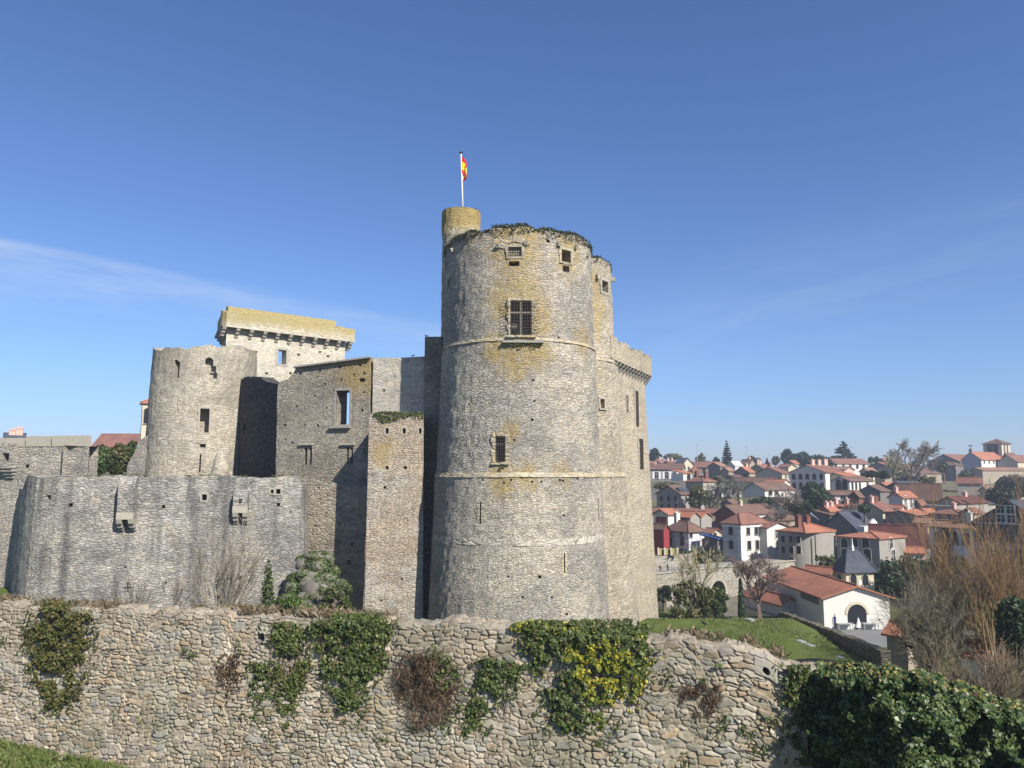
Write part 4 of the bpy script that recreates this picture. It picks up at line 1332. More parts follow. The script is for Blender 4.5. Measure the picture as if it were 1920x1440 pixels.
# plastered return between hall and tower
mid_path = Path([HB.xy, HC.xy])
mL = (mid_path.p[1] - mid_path.p[0]).length
zt = mid_path.hit(720, 671)[0].z
M['mid'] = mat_masonry('plastered_wall', (0.35, 0.325, 0.275), (0.40, 0.375, 0.32), (0.28, 0.26, 0.22), (0.36, 0.335, 0.28), 0.6, 0.3, 0.4, streak=0.4, stain_col=(0.2, 0.18, 0.14), bump=0.4, lichen=0.1, patch=(0.85, 0.84, 0.82))
midw = castle(face_wall(HB, HC, [(0, -13), (mL, -13), (mL, zt), (0, zt)], 1.6, 0.03, 35), 'linking_wall', M['mid'], 'plain flat-topped wall between the ruined wall and the tallest tower', 'castle wall', origin=(HC.x, HC.y, -13))
mc = MB()
for (u, v, s) in [(720, 732, 4), (695, 762, 4), (697, 697, 4), (740, 705, 3)]: hopen(mc, mid_path, u - s / 2, v - s / 2, u + s / 2, v + s / 2, 0.6)
boolean_cut(midw, mc)
mb = MB()
tA = mid_path.hit(796, 800)[0]
p0, p1 = at(551, 689, 63.3), at(694, 670.5, 61.1); 
cp = MB(); n2 = Vector((0, 1, 0))
cp.hexa([p0 + Vector((0, -.15, -0.03)), p1 + Vector((0, -.15, -0.03)), p1 + Vector((0, 1.9, -0.03)), p0 + Vector((0, 1.9, -0.03)), p0 + Vector((0, -.15, .1)), p1 + Vector((0, -.15, .1)), p1 + Vector((0, 1.9, .1)), p0 + Vector((0, 1.9, .1))])
p2, p3 = at(694.5, 670.5, 61.1), at(796, 670.5, 60.3)
cp.build('coping', M['grey_stone'], hall)
# dark stair block against the tower
sA, sB = at(793, 890, 59.7), at(826, 890, 59.5)
zs_ = at(800, 632, 59.7).z
stair = castle(strip_wall([(sA.x - .02, sA.y + 4), sA.xy, sB.xy], zs_, -13, 1.0, 0.6, 0.03, 41, rows=20, ref=1), 'stair_block', M['hall'], 'tall narrow stair block in shadow against the left of the tallest tower', 'castle wall', origin=(sA.x, sA.y, -13))

# ------------------------------------------------------------------ square block with the grassy top
BA, BB = at(690.5, 890, 57.4), at(793, 890, 57.3)
blk_path = Path([BA.xy, BB.xy])
zbk = blk_path.hit(740, 776)[0].z
block = castle(strip_wall([(BA.x + .3, BA.y + 4.4), BA.xy, BB.xy, (BB.x - .25, BB.y + 3.0)], zbk, -13, 0.9, 0.45, 0.03, 43, batter=0.22, rows=24, ref=1), 'square_block', M['block'], 'square sunlit rubble block with a row of three small openings near its flat top', 'castle tower', origin=((BA.x + BB.x) / 2, BA.y, -13))
bc = MB(); fr = []
for (u, v, w_, h_, sg) in [(726, 808, 6, 10, 0.1), (758, 808, 6, 10, 0.1), (788, 808, 5, 10, 0.1)]: hopen(bc, blk_path, u - w_ / 2, v - h_ / 2, u + w_ / 2, v + h_ / 2, 0.8, sg)
for (u, v, s) in [(726, 877, 6), (760, 877, 6), (722, 914, 5), (716, 1125, 4), (754, 1085, 4), (765, 976, 3)]: hopen(bc, blk_path, u - s / 2, v - s / 2, u + s / 2, v + s / 2, 0.6)
boolean_cut(block, bc)
for f_ in fr: f_.build('window_surround', M['pale_stone'], block)
mb = MB(); mb.quad((BA.x + .2, BA.y + .3, zbk - .12), (BB.x - .2, BB.y + .3, zbk - .12), (BB.x - .2, BB.y + 4, zbk - .12), (BA.x + .3, BA.y + 4, zbk - .12)); mb.build('roof', M['grey_stone'], block)
q = MB()                       # dressed corner stones
rr_ = random.Random(3)
z = -11.0
while z < zbk - 0.3:
    h_ = rr_.uniform(0.26, 0.42); L_ = rr_.choice((0.35, 0.62)); f = 0.22 * (1 - (z + 13) / (zbk + 13))
    e = (blk_path.p[1] - blk_path.p[0]).normalized(); nn = Vector((e.y, -e.x))
    c = BA.xy - e * 0.02 + nn * (f + 0.0)
    c2 = c + e * L_
    q.hexa([(c.x, c.y + .3, z), (c2.x, c2.y + .3, z), (c2.x + nn.x * .03, c2.y + nn.y * .03, z), (c.x + nn.x * .03, c.y + nn.y * .03, z), (c.x, c.y + .3, z + h_ - .012), (c2.x, c2.y + .3, z + h_ - .012), (c2.x + nn.x * .03, c2.y + nn.y * .03, z + h_ - .012), (c.x + nn.x * .03, c.y + nn.y * .03, z + h_ - .012)])
    z += h_
q.build('quoins', M['block'], block)

# ------------------------------------------------------------------ return wall, its shade painted into the stone colour
DA = at(520.5, 890, 63.95)
DD = Vector((-0.57, 0.82)); DLn = 12.6
DBp = (DA.x + DD.x * DLn, DA.y + DD.y * DLn)
dpath = Path([DBp, DA.xy])
tops = [dpath.hit(u, v)[0] for u, v in ((448, 712), (462, 707), (488, 706), (498, 716), (519, 722))]
ol = []
for P in tops: ol.append(((Vector((P.x, P.y)) - dpath.p[0]).length, P.z))
ol = [(DLn, -1.0), (0, -1.0), (0, ol[0][1])] + ol[1:-1] + [(DLn, ol[-1][1])]
darkw = castle(face_wall((DBp[0], DBp[1]), DA, ol, 1.2, 0.08, 45), 'return_wall', M['hall_shade'], 'shadowed wall with shade in its colour between the left round tower and the ruined wall', 'castle wall', origin=(DA.x, DA.y, -1))
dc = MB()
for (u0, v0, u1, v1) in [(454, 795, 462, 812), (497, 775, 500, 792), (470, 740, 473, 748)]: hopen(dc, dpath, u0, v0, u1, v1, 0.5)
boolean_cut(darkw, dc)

# ------------------------------------------------------------------ left round tower
LC = at(376, 890, 76.0)
LPROF = [(at(376, v, 76).z, r_px(hw, 76)) for v, hw in ((912, 99), (890, 98), (760, 95), (662, 91.5))]
def lrim(a): return 0.28 * math.sin(a * 2 + 2.2) + 0.12 * math.sin(a * 9) + 0.08 * math.sin(a * 21)
ltower = castle(lathe_tower(LC, LPROF, 90, LPROF[-1][0] - 3, 1.6, dz=0.5, seed=51, top_fn=lrim), 'round_tower', M['ltower'], 'broad ruined round tower with broken upper windows, below the machicolated keep', 'castle tower', origin=(LC.x, LC.y, -1))
lc = MB(); fr = []
def lopen(u0, v0, u1, v1, depth, arch=False, sur=None):
    P, tx, n = cyl_hit(LC, LPROF, (u0 + u1) / 2, (v0 + v1) / 2)
    foc = P.dot(Vector((0, CP, SP))) / F
    w = (u1 - u0) * foc / max(0.45, abs(tx.x)); h = (v1 - v0) * foc
    cut_box(lc, P, tx, n, w, h, depth, arch=arch)
    if sur: surround(fr, P, tx, n, w, h, sur, 0.04)
lopen(376, 766, 391, 811, 1.3, sur=0.16)
lopen(328, 678, 337, 708, 0.5); lopen(326, 674, 335, 684, 0.9, True)
lopen(386, 670, 399, 690, 0.7, True); lopen(392, 686, 404, 700, 0.6); lopen(395, 698, 406, 710, 0.8)
lopen(374, 852, 376.5, 886, 0.7); lopen(332, 745, 333.5, 772, 0.4); lopen(306, 855, 307.5, 880, 0.3)
lopen(376, 832, 385, 839, 0.8); lopen(424, 862, 427, 868, 0.5)
boolean_cut(ltower, lc)
for f_ in fr: f_.build('window_surround', M['pale_stone'], ltower)
# little beehive sentry post standing on the terrace
sp_c = at(412, 890, 68.3); k_ = 68.3 / F
mb = MB()
mb.tube([(sp_c.x, sp_c.y, -0.15)] + [(sp_c.x + 0.05, sp_c.y, (890 - v) * k_) for v in (889, 878, 865, 854, 849, 846.5)], [17 * k_, 16.5 * k_, 15.5 * k_, 12.5 * k_, 9.5 * k_, 6.5 * k_, 2 * k_], 20)
castle(mb, 'sentry_post', M['ltower'], 'small round stone sentry post on the terrace at the foot of the broad ruined tower', 'sentry post', origin=(sp_c.x, sp_c.y, -0.15))

# ------------------------------------------------------------------ keep with machicolated parapet
KA, KB = at(413, 890, 85.0), at(641, 890, 94.6)
kp = Path([KA.xy, KB.xy])
KE = kp.p[1] - kp.p[0]; KL = KE.length; KE.normalize(); KN = Vector((KE.y, -KE.x))
kz0 = at(412, 613, 84.5).z; kz1 = at(412, 585, 84.5).z; kz2 = at(425, 575, 86).z
keep = castle(strip_wall([(KA.x - 3.0, KA.y + 6.5), KA.xy, KB.xy], kz0 + 0.8, -1.5, 1.2, 0.7, 0.03, 55, rows=18, ref=1), 'keep', M['keep'], 'pale keep wall crowned by a yellow lichened machicolated parapet, rising behind the broad ruined tower', 'castle tower', origin=(KA.x, KA.y, -1.5))
kc = MB(); fr = []
KW = hopen(kc, kp, 523, 656, 535, 683, 2.0, 0.22)
for (u, v, s) in [(470, 690, 4), (560, 665, 4), (600, 660, 4), (615, 668, 4), (500, 700, 4), (545, 700, 4), (480, 660, 4)]: hopen(kc, kp, u - s / 2, v - s / 2, u + s / 2, v + s / 2, 0.6)
boolean_cut(keep, kc)
for f_ in fr: f_.build('window_surround', M['pale_stone'], keep)
par = MB(); o_ = 0.85
def kq(s, y, z): p = kp.p[0] + KE * s + KN * y; return (p.x, p.y, z)
rr_ = random.Random(6); s = -o_; i = 0
while s < KL + o_:
    e = min(KL + o_, s + rr_.uniform(0.8, 1.5)); zt = kz1 + rr_.uniform(-0.16, 0.1)
    par.hexa([kq(s, o_ - .5, kz0), kq(e, o_ - .5, kz0), kq(e, o_ + .012 * (i % 2), kz0), kq(s, o_ + .012 * (i % 2), kz0), kq(s, o_ - .5, zt), kq(e, o_ - .5, zt), kq(e, o_, zt), kq(s, o_, zt)])
    s = e + .001; i += 1
# left return of the parapet
d2 = Vector((-3.0, 6.5)).normalized(); n2 = Vector((-d2.y, d2.x))
if n2.x > 0: n2 = -n2
pA = kp.p[0] + KN * o_ - KE * o_
pB = pA + d2 * 7.0
par.hexa([(pA.x, pA.y, kz0), (pA.x + KE.x * .5, pA.y + KE.y * .5, kz0), (pB.x + KE.x * .5, pB.y + KE.y * .5, kz0), (pB.x, pB.y, kz0), (pA.x, pA.y, kz1 - .04), (pA.x + KE.x * .5, pA.y + KE.y * .5, kz1 - .04), (pB.x + KE.x * .5, pB.y + KE.y * .5, kz1 - .04), (pB.x, pB.y, kz1 - .04)])
par.build('parapet', M['keep'], keep)
up = MB()
up.hexa([kq(0.3, -0.6, kz0), kq(KL - 1.0, -0.6, kz0), kq(KL - 1.0, -1.3, kz0), kq(0.3, -1.3, kz0), kq(0.3, -0.6, kz2), kq(KL - 1.0, -0.6, kz2 + 0.05), kq(KL - 1.0, -1.3, kz2), kq(0.3, -1.3, kz2)])
up.build('upper_wall', M['keep'], keep)
for k in range(11):
    s = -0.5 + (KL + 0.9) * k / 10
    c_ = MB()
    for (za, zb2, oo) in ((-0.32, 0.0, o_), (-0.66, -0.323, o_ * 0.68), (-1.0, -0.663, o_ * 0.36)):
        c_.hexa([kq(s - .2, -0.3, kz0 + za), kq(s + .2, -0.3, kz0 + za), kq(s + .2, oo - .15, kz0 + za), kq(s - .2, oo - .15, kz0 + za), kq(s - .2, -0.3, kz0 + zb2), kq(s + .2, -0.3, kz0 + zb2), kq(s + .2, oo, kz0 + zb2), kq(s - .2, oo, kz0 + zb2)])
    c_.build('corbel', M['pale_stone'], keep)
for k in range(5):
    p_ = kp.p[0] + d2 * (0.6 + 1.3 * k)
    c_ = MB()
    for (za, zb2, oo) in ((-0.32, 0.0, o_), (-0.66, -0.323, o_ * 0.68), (-1.0, -0.663, o_ * 0.36)):
        c_.obox((p_.x + n2.x * oo / 2, p_.y + n2.y * oo / 2), n2, d2, oo, 0.4, kz0 + za, kz0 + zb2)
    c_.build('corbel', M['pale_stone'], keep)
sl = MB()
for u, v in ((600 - 2, 598), (480, 589), (560, 595)):
    pass

# ------------------------------------------------------------------ low bastion in front
bz = [(44, 66), (38, 61), (44, 57.2), (54, 55.0), (70, 53.8), (110, 53.3), (300, 54.4), (440, 55.3), (560, 56.0), (571, 56.2), (578, 58.5)]
bpts = [at(u, 890, Y).xy for u, Y in bz]
bas_path = Path(bpts)
def btop(s, L):
    return -0.15 + 0.10 * math.sin(s * 1.3) * math.sin(s * 0.37) - 0.9 * sstep(13.0, 9.6, s) + (-0.5 if s > L - 2.4 else 0)
bastion = castle(strip_wall(bpts, btop, -12.6, 2.2, 0.4, 0.05, 61, batter=0.3, rows=30, ref=5), 'bastion', M['bastion'], 'long low stained bastion wall with two bretèches, left of the towers', 'castle wall', origin=(at(300, 890, 54.4).x, 54.4, -12.6))
bc = MB(); fr = []
def bopen(u0, v0, u1, v1, depth=0.8, sur=None, arch=False):
    P, tx, n = bas_path.hit((u0 + u1) / 2, (v0 + v1) / 2)
    P = P + n * (0.3 * (1 - (P.z + 12.6) / 12.6))
    foc = P.dot(Vector((0, CP, SP))) / F
    w = (u1 - u0) * foc / max(0.5, abs(tx.x)); h = (v1 - v0) * foc
    cut_box(bc, P, tx, n, w, h, depth, arch=arch)
    if sur: surround(fr, P, tx, n, w, h, sur, 0.04)
    return P, tx, n
bopen(379, 927, 388, 938, 0.8, 0.1); bopen(508, 918, 513, 925, 0.7, 0.1); bopen(518, 917, 526, 926, 0.7, 0.1)
for (u, v, s) in [(307, 950, 6), (522, 946, 6), (133, 947, 7), (236, 1063, 4), (92, 1015, 3), (470, 905, 3), (450, 1083, 8), (452, 1100, 8), (312, 1092, 4), (210, 920, 3), (545, 960, 3)]: bopen(u - s / 2, v - s / 2, u + s / 2, v + s / 2, 0.7)
bopen(87, 928, 97, 936, 0.5); bopen(90, 936, 95, 946, 0.6)
bopen(239, 1092, 242, 1110, 0.8); bopen(233, 1100, 248, 1103, 0.8)
boolean_cut(bastion, bc)
for f_ in fr: f_.build('window_surround', M['pale_stone'], bastion)


def bretesse(u0, u1, v0, v1, out, rounded, label):
    P, tx, n = bas_path.hit((u0 + u1) / 2, (v0 + v1) / 2)
    k = P.dot(Vector((0, CP, SP))) / F
    w = (u1 - u0) * k; zt, zb = P.z + (v1 - v0) * k / 2, P.z - (v1 - v0) * k / 2
    f = 0.3 * (1 - (zb + 12.6) / 12.6)
    mb = MB(); c = Vector((P.x, P.y, 0))
    def pt(a, y, z): return c + tx * a + n * y + Vector((0, 0, z))
    prof = [(f + out, zb + 0.28), (f + out, zt - (0.9 if rounded else 0.0))]
    if rounded: prof += [(f + out * math.cos(a), zt - 0.9 + 0.9 * math.sin(a)) for a in [R(15 * i) for i in range(1, 7)]]
    else: prof += [(f, zt + 0.35)]
    # two cheeks, a front slab and the sloping cap, open below
    t_ = 0.16
    for a0, a1 in ((-w / 2, -w / 2 + t_), (w / 2 - t_, w / 2)):
        pl = [(-0.2, zb + 0.28)] + prof + [(-0.2, prof[-1][1])]
        m_ = len(pl)
        mb.add([pt(a0, y, z) for y, z in pl] + [pt(a1, y, z) for y, z in pl], [tuple(range(m_)), tuple(range(2 * m_ - 1, m_ - 1, -1))] + [(i, m_ + i, m_ + (i + 1) % m_, (i + 1) % m_) for i in range(m_)])
    a0, a1 = -w / 2 + t_ + .001, w / 2 - t_ - .001
    pl = prof + [(y - 0.18 if i < 2 else max(-0.2, y - 0.18), z - (0.1 if i >= 1 else 0)) for i, (y, z) in reversed(list(enumerate(prof)))]
    m_ = len(pl)
    mb.add([pt(a0, y - .004, z) for y, z in pl] + [pt(a1, y - .004, z) for y, z in pl], [tuple(range(m_)), tuple(range(2 * m_ - 1, m_ - 1, -1))] + [(i, m_ + i, m_ + (i + 1) % m_, (i + 1) % m_) for i in range(m_)])
    o = castle(mb, 'breteche', M['bastion'], label, 'breteche', origin=pt(0, 0, zb))
    for s_ in (-1, 1):
        cbm = MB(); a = s_ * (w / 2 - 0.16)
        for (za, zb2, oo) in ((0.0, 0.277, f + out + 0.02), (-0.28, -0.003, f + out * 0.7), (-0.5, -0.283, f + out * 0.35)):
            q = []
            for z in (zb + za, zb + zb2):
                ya = oo - (0.1 if z == zb + za else 0)
                for aa, y in ((a - .17, -.1), (a + .17, -.1), (a + .17, ya), (a - .17, ya)): q.append(pt(aa, y, z))
            cbm.hexa(q)
        cbm.build('corbel', M['pale_stone'], o)
    sh = MB()
    q = [pt(a, y, z) for z in (zb + 0.285, zb + 0.75) for a, y in ((-w / 2 - .02, f + out - .05), (w / 2 + .02, f + out - .05), (w / 2 + .02, f + out + .03), (-w / 2 - .02, f + out + .03))]
    sh.hexa(q); sh.build('dressed_slab', M['pale_stone'], o)
    if not rounded:
        lp = MB(); q = [pt(a, y, z) for z in (zb + 0.95, zb + 1.25) for a, y in ((-.11, f + out - .1), (.11, f + out - .1), (.11, f + out + .006), (-.11, f + out + .006))]; lp.hexa(q)
        lp.build('loophole', M['iron'], o)
    return o


bretesse(229, 258, 893, 980, 0.8, True, 'tall rounded bretèche projecting from the bastion wall on two corbels')
bretesse(441, 467, 927, 968, 0.65, False, 'small boxy bretèche with a loophole on the bastion wall')

# ------------------------------------------------------------------ far left gate tower, buttress, chapel belfry
GA, GB = at(-60, 890, 63.0), at(164, 890, 61.5)
gp = Path([GA.xy, GB.xy]); gL = (gp.p[1] - gp.p[0]).length
def gz(u, v): P, _, _ = gp.hit(u, v); return (Vector((P.x, P.y)) - gp.p[0]).length, P.z
gz0 = gz(100, 837)[1]
gate = castle(strip_wall([GA.xy, GB.xy, (GB.x * (GB.y + 7) / GB.y + 0.3, GB.y + 7)], gz0, -9.5, 1.8, 0.5, 0.04, 71, rows=14), 'gate_tower', M['gate'], 'weathered gate tower with a stone bartizan at the left edge', 'castle tower', origin=(GB.x, GB.y, -9.5))
rr_ = random.Random(2)
for (ua, ub, v) in ((-60, 43, 822), (50, 94, 818), (99, 163, 817)):
    s0, z0 = gz(ua, v); s1, _ = gz(ub, v)
    e = (gp.p[1] - gp.p[0]).normalized(); nb = Vector((-e.y, e.x)); nb = nb if nb.y > 0 else -nb
    A, B = gp.p[0] + e * s0 - nb * 0.06, gp.p[0] + e * s1 - nb * 0.06; C_, D_ = B + nb * .6, A + nb * .6
    pm = MB(); pm.hexa([(p.x, p.y, gz0 + .002) for p in (A, B, C_, D_)] + [(p.x, p.y, z0) for p in (A, B, C_, D_)])
    pm.build('merlon', M['pale_stone'], gate)
gc = MB()
for (u0, v0, u1, v1) in [(12, 851, 24, 862), (46, 871, 55, 877), (63, 850, 66, 856)]: hopen(gc, gp, u0, v0, u1, v1, 0.7)
boolean_cut(gate, gc)
P, tx, n = gp.hit(23, 862); k = 62 / F
bt = MB()
bar3(bt, P, tx, n, -13 * k, -7 * k, -16 * k, 30 * k, -.1, 0.7); bar3(bt, P, tx, n, 7 * k, 13 * k, -16 * k, 30 * k, -.1, 0.7)
bar3(bt, P, tx, n, -6.98 * k, 6.98 * k, 12 * k, 30 * k, -.1, 0.69); bar3(bt, P, tx, n, -6.98 * k, 6.98 * k, -16 * k, -3 * k, -.1, 0.69)
bart = castle(bt, 'bartizan', M['gate'], 'stone bartizan box with a dark opening on the gate tower', 'bartizan', origin=P)
for i, (dz, o2, hw_) in enumerate(((-22, 0.55, 12), (-28, 0.36, 9.5), (-34, 0.18, 7))):
    c_ = MB(); bar3(c_, P, tx, n, -hw_ * k, hw_ * k, dz * k, (dz + 5.95) * k, -.1, o2); c_.build('corbel', M['grey_stone'], bart)
# sloping buttress beside the broad tower
u_ = [(238, 893), (239, 872), (252, 850), (262, 826), (281, 815), (281, 893)]
bp_path = Path([at(230, 890, 73).xy, at(290, 890, 72.5).xy])
ol = []
for (u, v) in u_:
    P, _, _ = bp_path.hit(u, v); ol.append(((Vector((P.x, P.y)) - bp_path.p[0]).length, P.z if v < 893 else -1.0))
castle(face_wall(bp_path.p[0], bp_path.p[1], ol, 1.2, 0.05, 77), 'buttress', M['gate'], 'sloping broken buttress leaning on the left side of the broad ruined tower', 'buttress', origin=(bp_path.p[1].x, 73, -1))

# ------------------------------------------------------------------ town houses
_wcache = {}


def window_meshes(w, h, style):
    key = (round(w, 2), round(h, 2), style)
    if key in _wcache: return _wcache[key]
    t = min(0.11, w * 0.12)
    fm = MB(); pm = MB(); shs = []
    arch = style in ('arch', 'archdark', 'archwhite')
    if arch:
        zc = h / 2 - w / 2
        inner = [(-w / 2, -h / 2), (-w / 2, zc)] + [(-w / 2 * math.cos(a), zc + w / 2 * math.sin(a)) for a in [math.pi * k / 8 for k in range(1, 8)]] + [(w / 2, zc), (w / 2, -h / 2)]
        outer = [(-w / 2 - t, -h / 2), (-w / 2 - t, zc)] + [(-(w / 2 + t) * math.cos(a), zc + (w / 2 + t) * math.sin(a)) for a in [math.pi * k / 8 for k in range(1, 8)]] + [(w / 2 + t, zc), (w / 2 + t, -h / 2)]
    else:
        inner = [(-w / 2, -h / 2), (-w / 2, h / 2), (w / 2, h / 2), (w / 2, -h / 2)]
        outer = [(-w / 2 - t, -h / 2), (-w / 2 - t, h / 2 + t), (w / 2 + t, h / 2 + t), (w / 2 + t, -h / 2)]
    for i in range(len(inner) - 1):
        q = [inner[i], inner[i + 1], outer[i + 1], outer[i]]
        fm.hexa([(x, 0.03, z) for x, z in q] + [(x, -0.10, z) for x, z in q])
    fm.box(-w / 2 - t * 1.4, w / 2 + t * 1.4, -0.16, 0.03, -h / 2 - t, -h / 2 - 0.002)
    if style in ('rect', 'archwhite', 'shut'):
        fm.box(-0.03, 0.03, -0.045, 0.0, -h / 2, h / 2 - (0.1 if arch else 0))
        fm.box(-w / 2, -0.031, -0.04, 0.0, h * 0.08, h * 0.08 + 0.05); fm.box(0.031, w / 2, -0.04, 0.0, h * 0.08, h * 0.08 + 0.05)
    pm.add([(x, -0.012, z) for x, z in inner], [tuple(range(len(inner)))])
    if style == 'shut':
        for s in (-1, 1):
            a, b = sorted((s * (w / 2 + t + 0.02), s * (w / 2 + t + 0.02 + w * 0.52)))
            sh2 = MB(); sh2.box(a, b, -0.09, -0.02, -h / 2, h / 2 + 0.02); shs.append(sh2)
    r = []
    for mb, nm, mt in ((fm, 'window', M['win_frame_white'] if style in ('shut', 'rect', 'arch', 'archwhite') else M['pale_stone']), (pm, 'pane', M['glass']), *[(s_, 'shutter', M['white_paint']) for s_ in shs]):
                me = bpy.data.meshes.new(nm); me.from_pydata(mb.v, [], mb.f); me.materials.append(mt); me.update(); r.append(me)
    _wcache[key] = r
    return r


M['win_frame_white'] = mat_plain('window_frame', (0.55, 0.53, 0.48), 0.8, 0.1)


def add_window(root, face, pos, z, w, h, style):
    fr_, pa, *sh = window_meshes(w, h, style)
    o = bpy.data.objects.new('window', fr_); o.parent = root; COL.objects.link(o)
    if face == 'R': o.location = (pos, 0.0, z)
    else: o.location = (0.0, pos, z); o.rotation_euler = (0, 0, R(-90))
    for me, nm in [(pa, 'pane')] + [(s_, 'shutter') for s_ in sh]:
        if me is None: continue
        c = bpy.data.objects.new(nm, me); c.parent = o; COL.objects.link(c)
    return o


def solve_len(C, d, u, z):
    k = (u - 960) / F
    return (k * (C.y * CP + z * SP) - C.x) / (d.x - k * d.y * CP)


def house(label, u0, u1, u2, ve, vr, Y, yaw=54, ridge='R', wall='grey', roof='t_red', wins=(), chim=(), name='house', group=None, la=None, lb=None, over=0.35, base=None, wall_m=None, cat='house', round_r=0):
    if 31 < yaw < 53: yaw = 54                           # turned so that the left walls fall in shade
    th = R(yaw)
    L = Vector((-math.cos(th), math.sin(th))); Rr = Vector((math.sin(th), math.cos(th)))
    C = at(u1, ve, Y)
    a = la if la is not None else solve_len(C, L, u0, C.z)
    b = lb if lb is not None else solve_len(C, Rr, u2, C.z)
    a = max(1.5, min(a, 40)); b = max(1.5, min(b, 40))
    Cxy = C.xy
    cen = Cxy + L * (a / 2) + Rr * (b / 2)
    zr = at(960, vr, cen.y).z if ridge != 'flat' else C.z
    zr = max(zr, C.z + 0.6)
    gz_ = min(ground_z(*(Cxy + L * (a * i) + Rr * (b * j))) for i in (0, 1) for j in (0, 1)) - 0.8 if base is None else base
    root = empty(name, (Cxy.x, Cxy.y, gz_), R(90 - yaw))
    tag(root, label, cat, group)
    H = C.z - gz_; HR = zr - gz_
    w = MB()
    mat = wall_m or M[wall]
    if ridge == 'R':
        w.add([(0, 0, 0), (0, 0, H), (0, a / 2, HR - .03), (0, a, H), (0, a, 0), (b, 0, 0), (b, 0, H), (b, a / 2, HR - .03), (b, a, H), (b, a, 0)], [(0, 1, 2, 3, 4), (9, 8, 7, 6, 5), (0, 5, 6, 1), (1, 6, 7, 2), (2, 7, 8, 3), (3, 8, 9, 4), (4, 9, 5, 0)])
    elif ridge == 'L':
        w.add([(0, 0, 0), (0, 0, H), (b / 2, 0, HR - .03), (b, 0, H), (b, 0, 0), (0, a, 0), (0, a, H), (b / 2, a, HR - .03), (b, a, H), (b, a, 0)], [(0, 1, 2, 3, 4), (9, 8, 7, 6, 5), (0, 5, 6, 1), (1, 6, 7, 2), (2, 7, 8, 3), (3, 8, 9, 4), (4, 9, 5, 0)])
    elif round_r:
        fpr = [(round_r * (1 - math.sin(t_)), round_r * (1 - math.cos(t_))) for t_ in [math.pi / 2 * k / 12 for k in range(13)]] + [(0, a), (b, a), (b, 0)]
        fpr = fpr[:13][::-1] + [(b, 0), (b, a), (0, a)]
        k_ = len(fpr)
        w.add([(x, y, 0) for x, y in fpr] + [(x, y, H) for x, y in fpr], [tuple(range(k_))[::-1], tuple(range(k_, 2 * k_))] + [(i, (i + 1) % k_, k_ + (i + 1) % k_, k_ + i) for i in range(k_)])
    else:
        w.box(0, b, 0, a, 0, H + (0.35 if ridge == 'flat' else 0))
    w.build('wall', mat, root)
    r = MB(); o = over; t = 0.2
    if ridge == 'R':
        sl = (HR - H) / (a / 2)
        for s in (0, 1):
            y0 = -o if s == 0 else a + o
            z0 = H - sl * o
            q = [(-o, y0, z0), (b + o, y0, z0), (b + o, a / 2, HR), (-o, a / 2, HR)]
            r.hexa([(x, y, z + .015) for x, y, z in q] + [(x, y, z + t) for x, y, z in q])
        r.tube([(-o, a / 2, HR + t), (b + o, a / 2, HR + t)], [0.14, 0.14], 6)
    elif ridge == 'L':
        sl = (HR - H) / (b / 2)
        for s in (0, 1):
            x0 = -o if s == 0 else b + o
            z0 = H - sl * o
            q = [(x0, -o, z0), (x0, a + o, z0), (b / 2, a + o, HR), (b / 2, -o, HR)]
            r.hexa([(x, y, z + .015) for x, y, z in q] + [(x, y, z + t) for x, y, z in q])
        r.tube([(b / 2, -o, HR + t), (b / 2, a + o, HR + t)], [0.14, 0.14], 6)
    elif ridge == 'hip':
        m_ = min(a, b) / 2
        if a > b: p, q = (b / 2, m_, HR), (b / 2, a - m_, HR)
        else: p, q = (m_, a / 2, HR), (b - m_, a / 2, HR)
        if abs(a - b) < 0.2: p = (b / 2 - .05, a / 2, HR); q = (b / 2 + .05, a / 2, HR)
        e = [(-o, -o, H + .01), (b + o, -o, H + .01), (b + o, a + o, H + .01), (-o, a + o, H + .01)]
        e2 = [(x, y, z + .14) for x, y, z in e]
        r.add(e + e2 + [p, q], [(3, 2, 1, 0), (0, 1, 5, 4), (1, 2, 6, 5), (2, 3, 7, 6), (3, 0, 4, 7)] + ([(4, 5, 8), (5, 6, 9, 8), (6, 7, 9), (7, 4, 8, 9)] if a > b else [(4, 5, 9, 8), (5, 6, 9), (6, 7, 8, 9), (7, 4, 8)]))
        for c_, d_ in ((e2[0], p), (e2[1], p if a > b else q), (p, q)):
            r.tube([Vector(c_) + Vector((0, 0, .03)), Vector(d_) + Vector((0, 0, .03))], [0.13, 0.13], 5)
    elif ridge == 'shed':
        q = [(-o, -o, H + .01), (b + o, -o, H + .01), (b + o, a + o, HR), (-o, a + o, HR)]
        r.hexa(q + [(x, y, z + t) for x, y, z in q])
    else:
        r.box(0.25, b - .25, .25, a - .25, H - 0.1, H + .3)
    ro = r.build('roof', M[roof], root)
    for c in chim:
        tt, hh = c[0], c[1]; cw = c[2] if len(c) > 2 else 0.9
        if ridge == 'L' or (ridge == 'hip' and a > b): cx_, cy_ = b / 2, a * tt
        else: cx_, cy_ = b * tt, a / 2
        cm = MB(); zt = HR + hh
        cm.box(cx_ - cw / 2, cx_ + cw / 2, cy_ - .35, cy_ + .35, HR - 0.8, zt)
        cm.box(cx_ - cw / 2 - .08, cx_ + cw / 2 + .08, cy_ - .43, cy_ + .43, zt + .002, zt + .16)
        for k_ in (-1, 1): cm.tube([(cx_ + k_ * cw * .25, cy_, zt + .16), (cx_ + k_ * cw * .25, cy_, zt + .5)], [.12, .1], 6)
        cm.build('chimney', M[c[3]] if len(c) > 3 else M['pink'], ro)
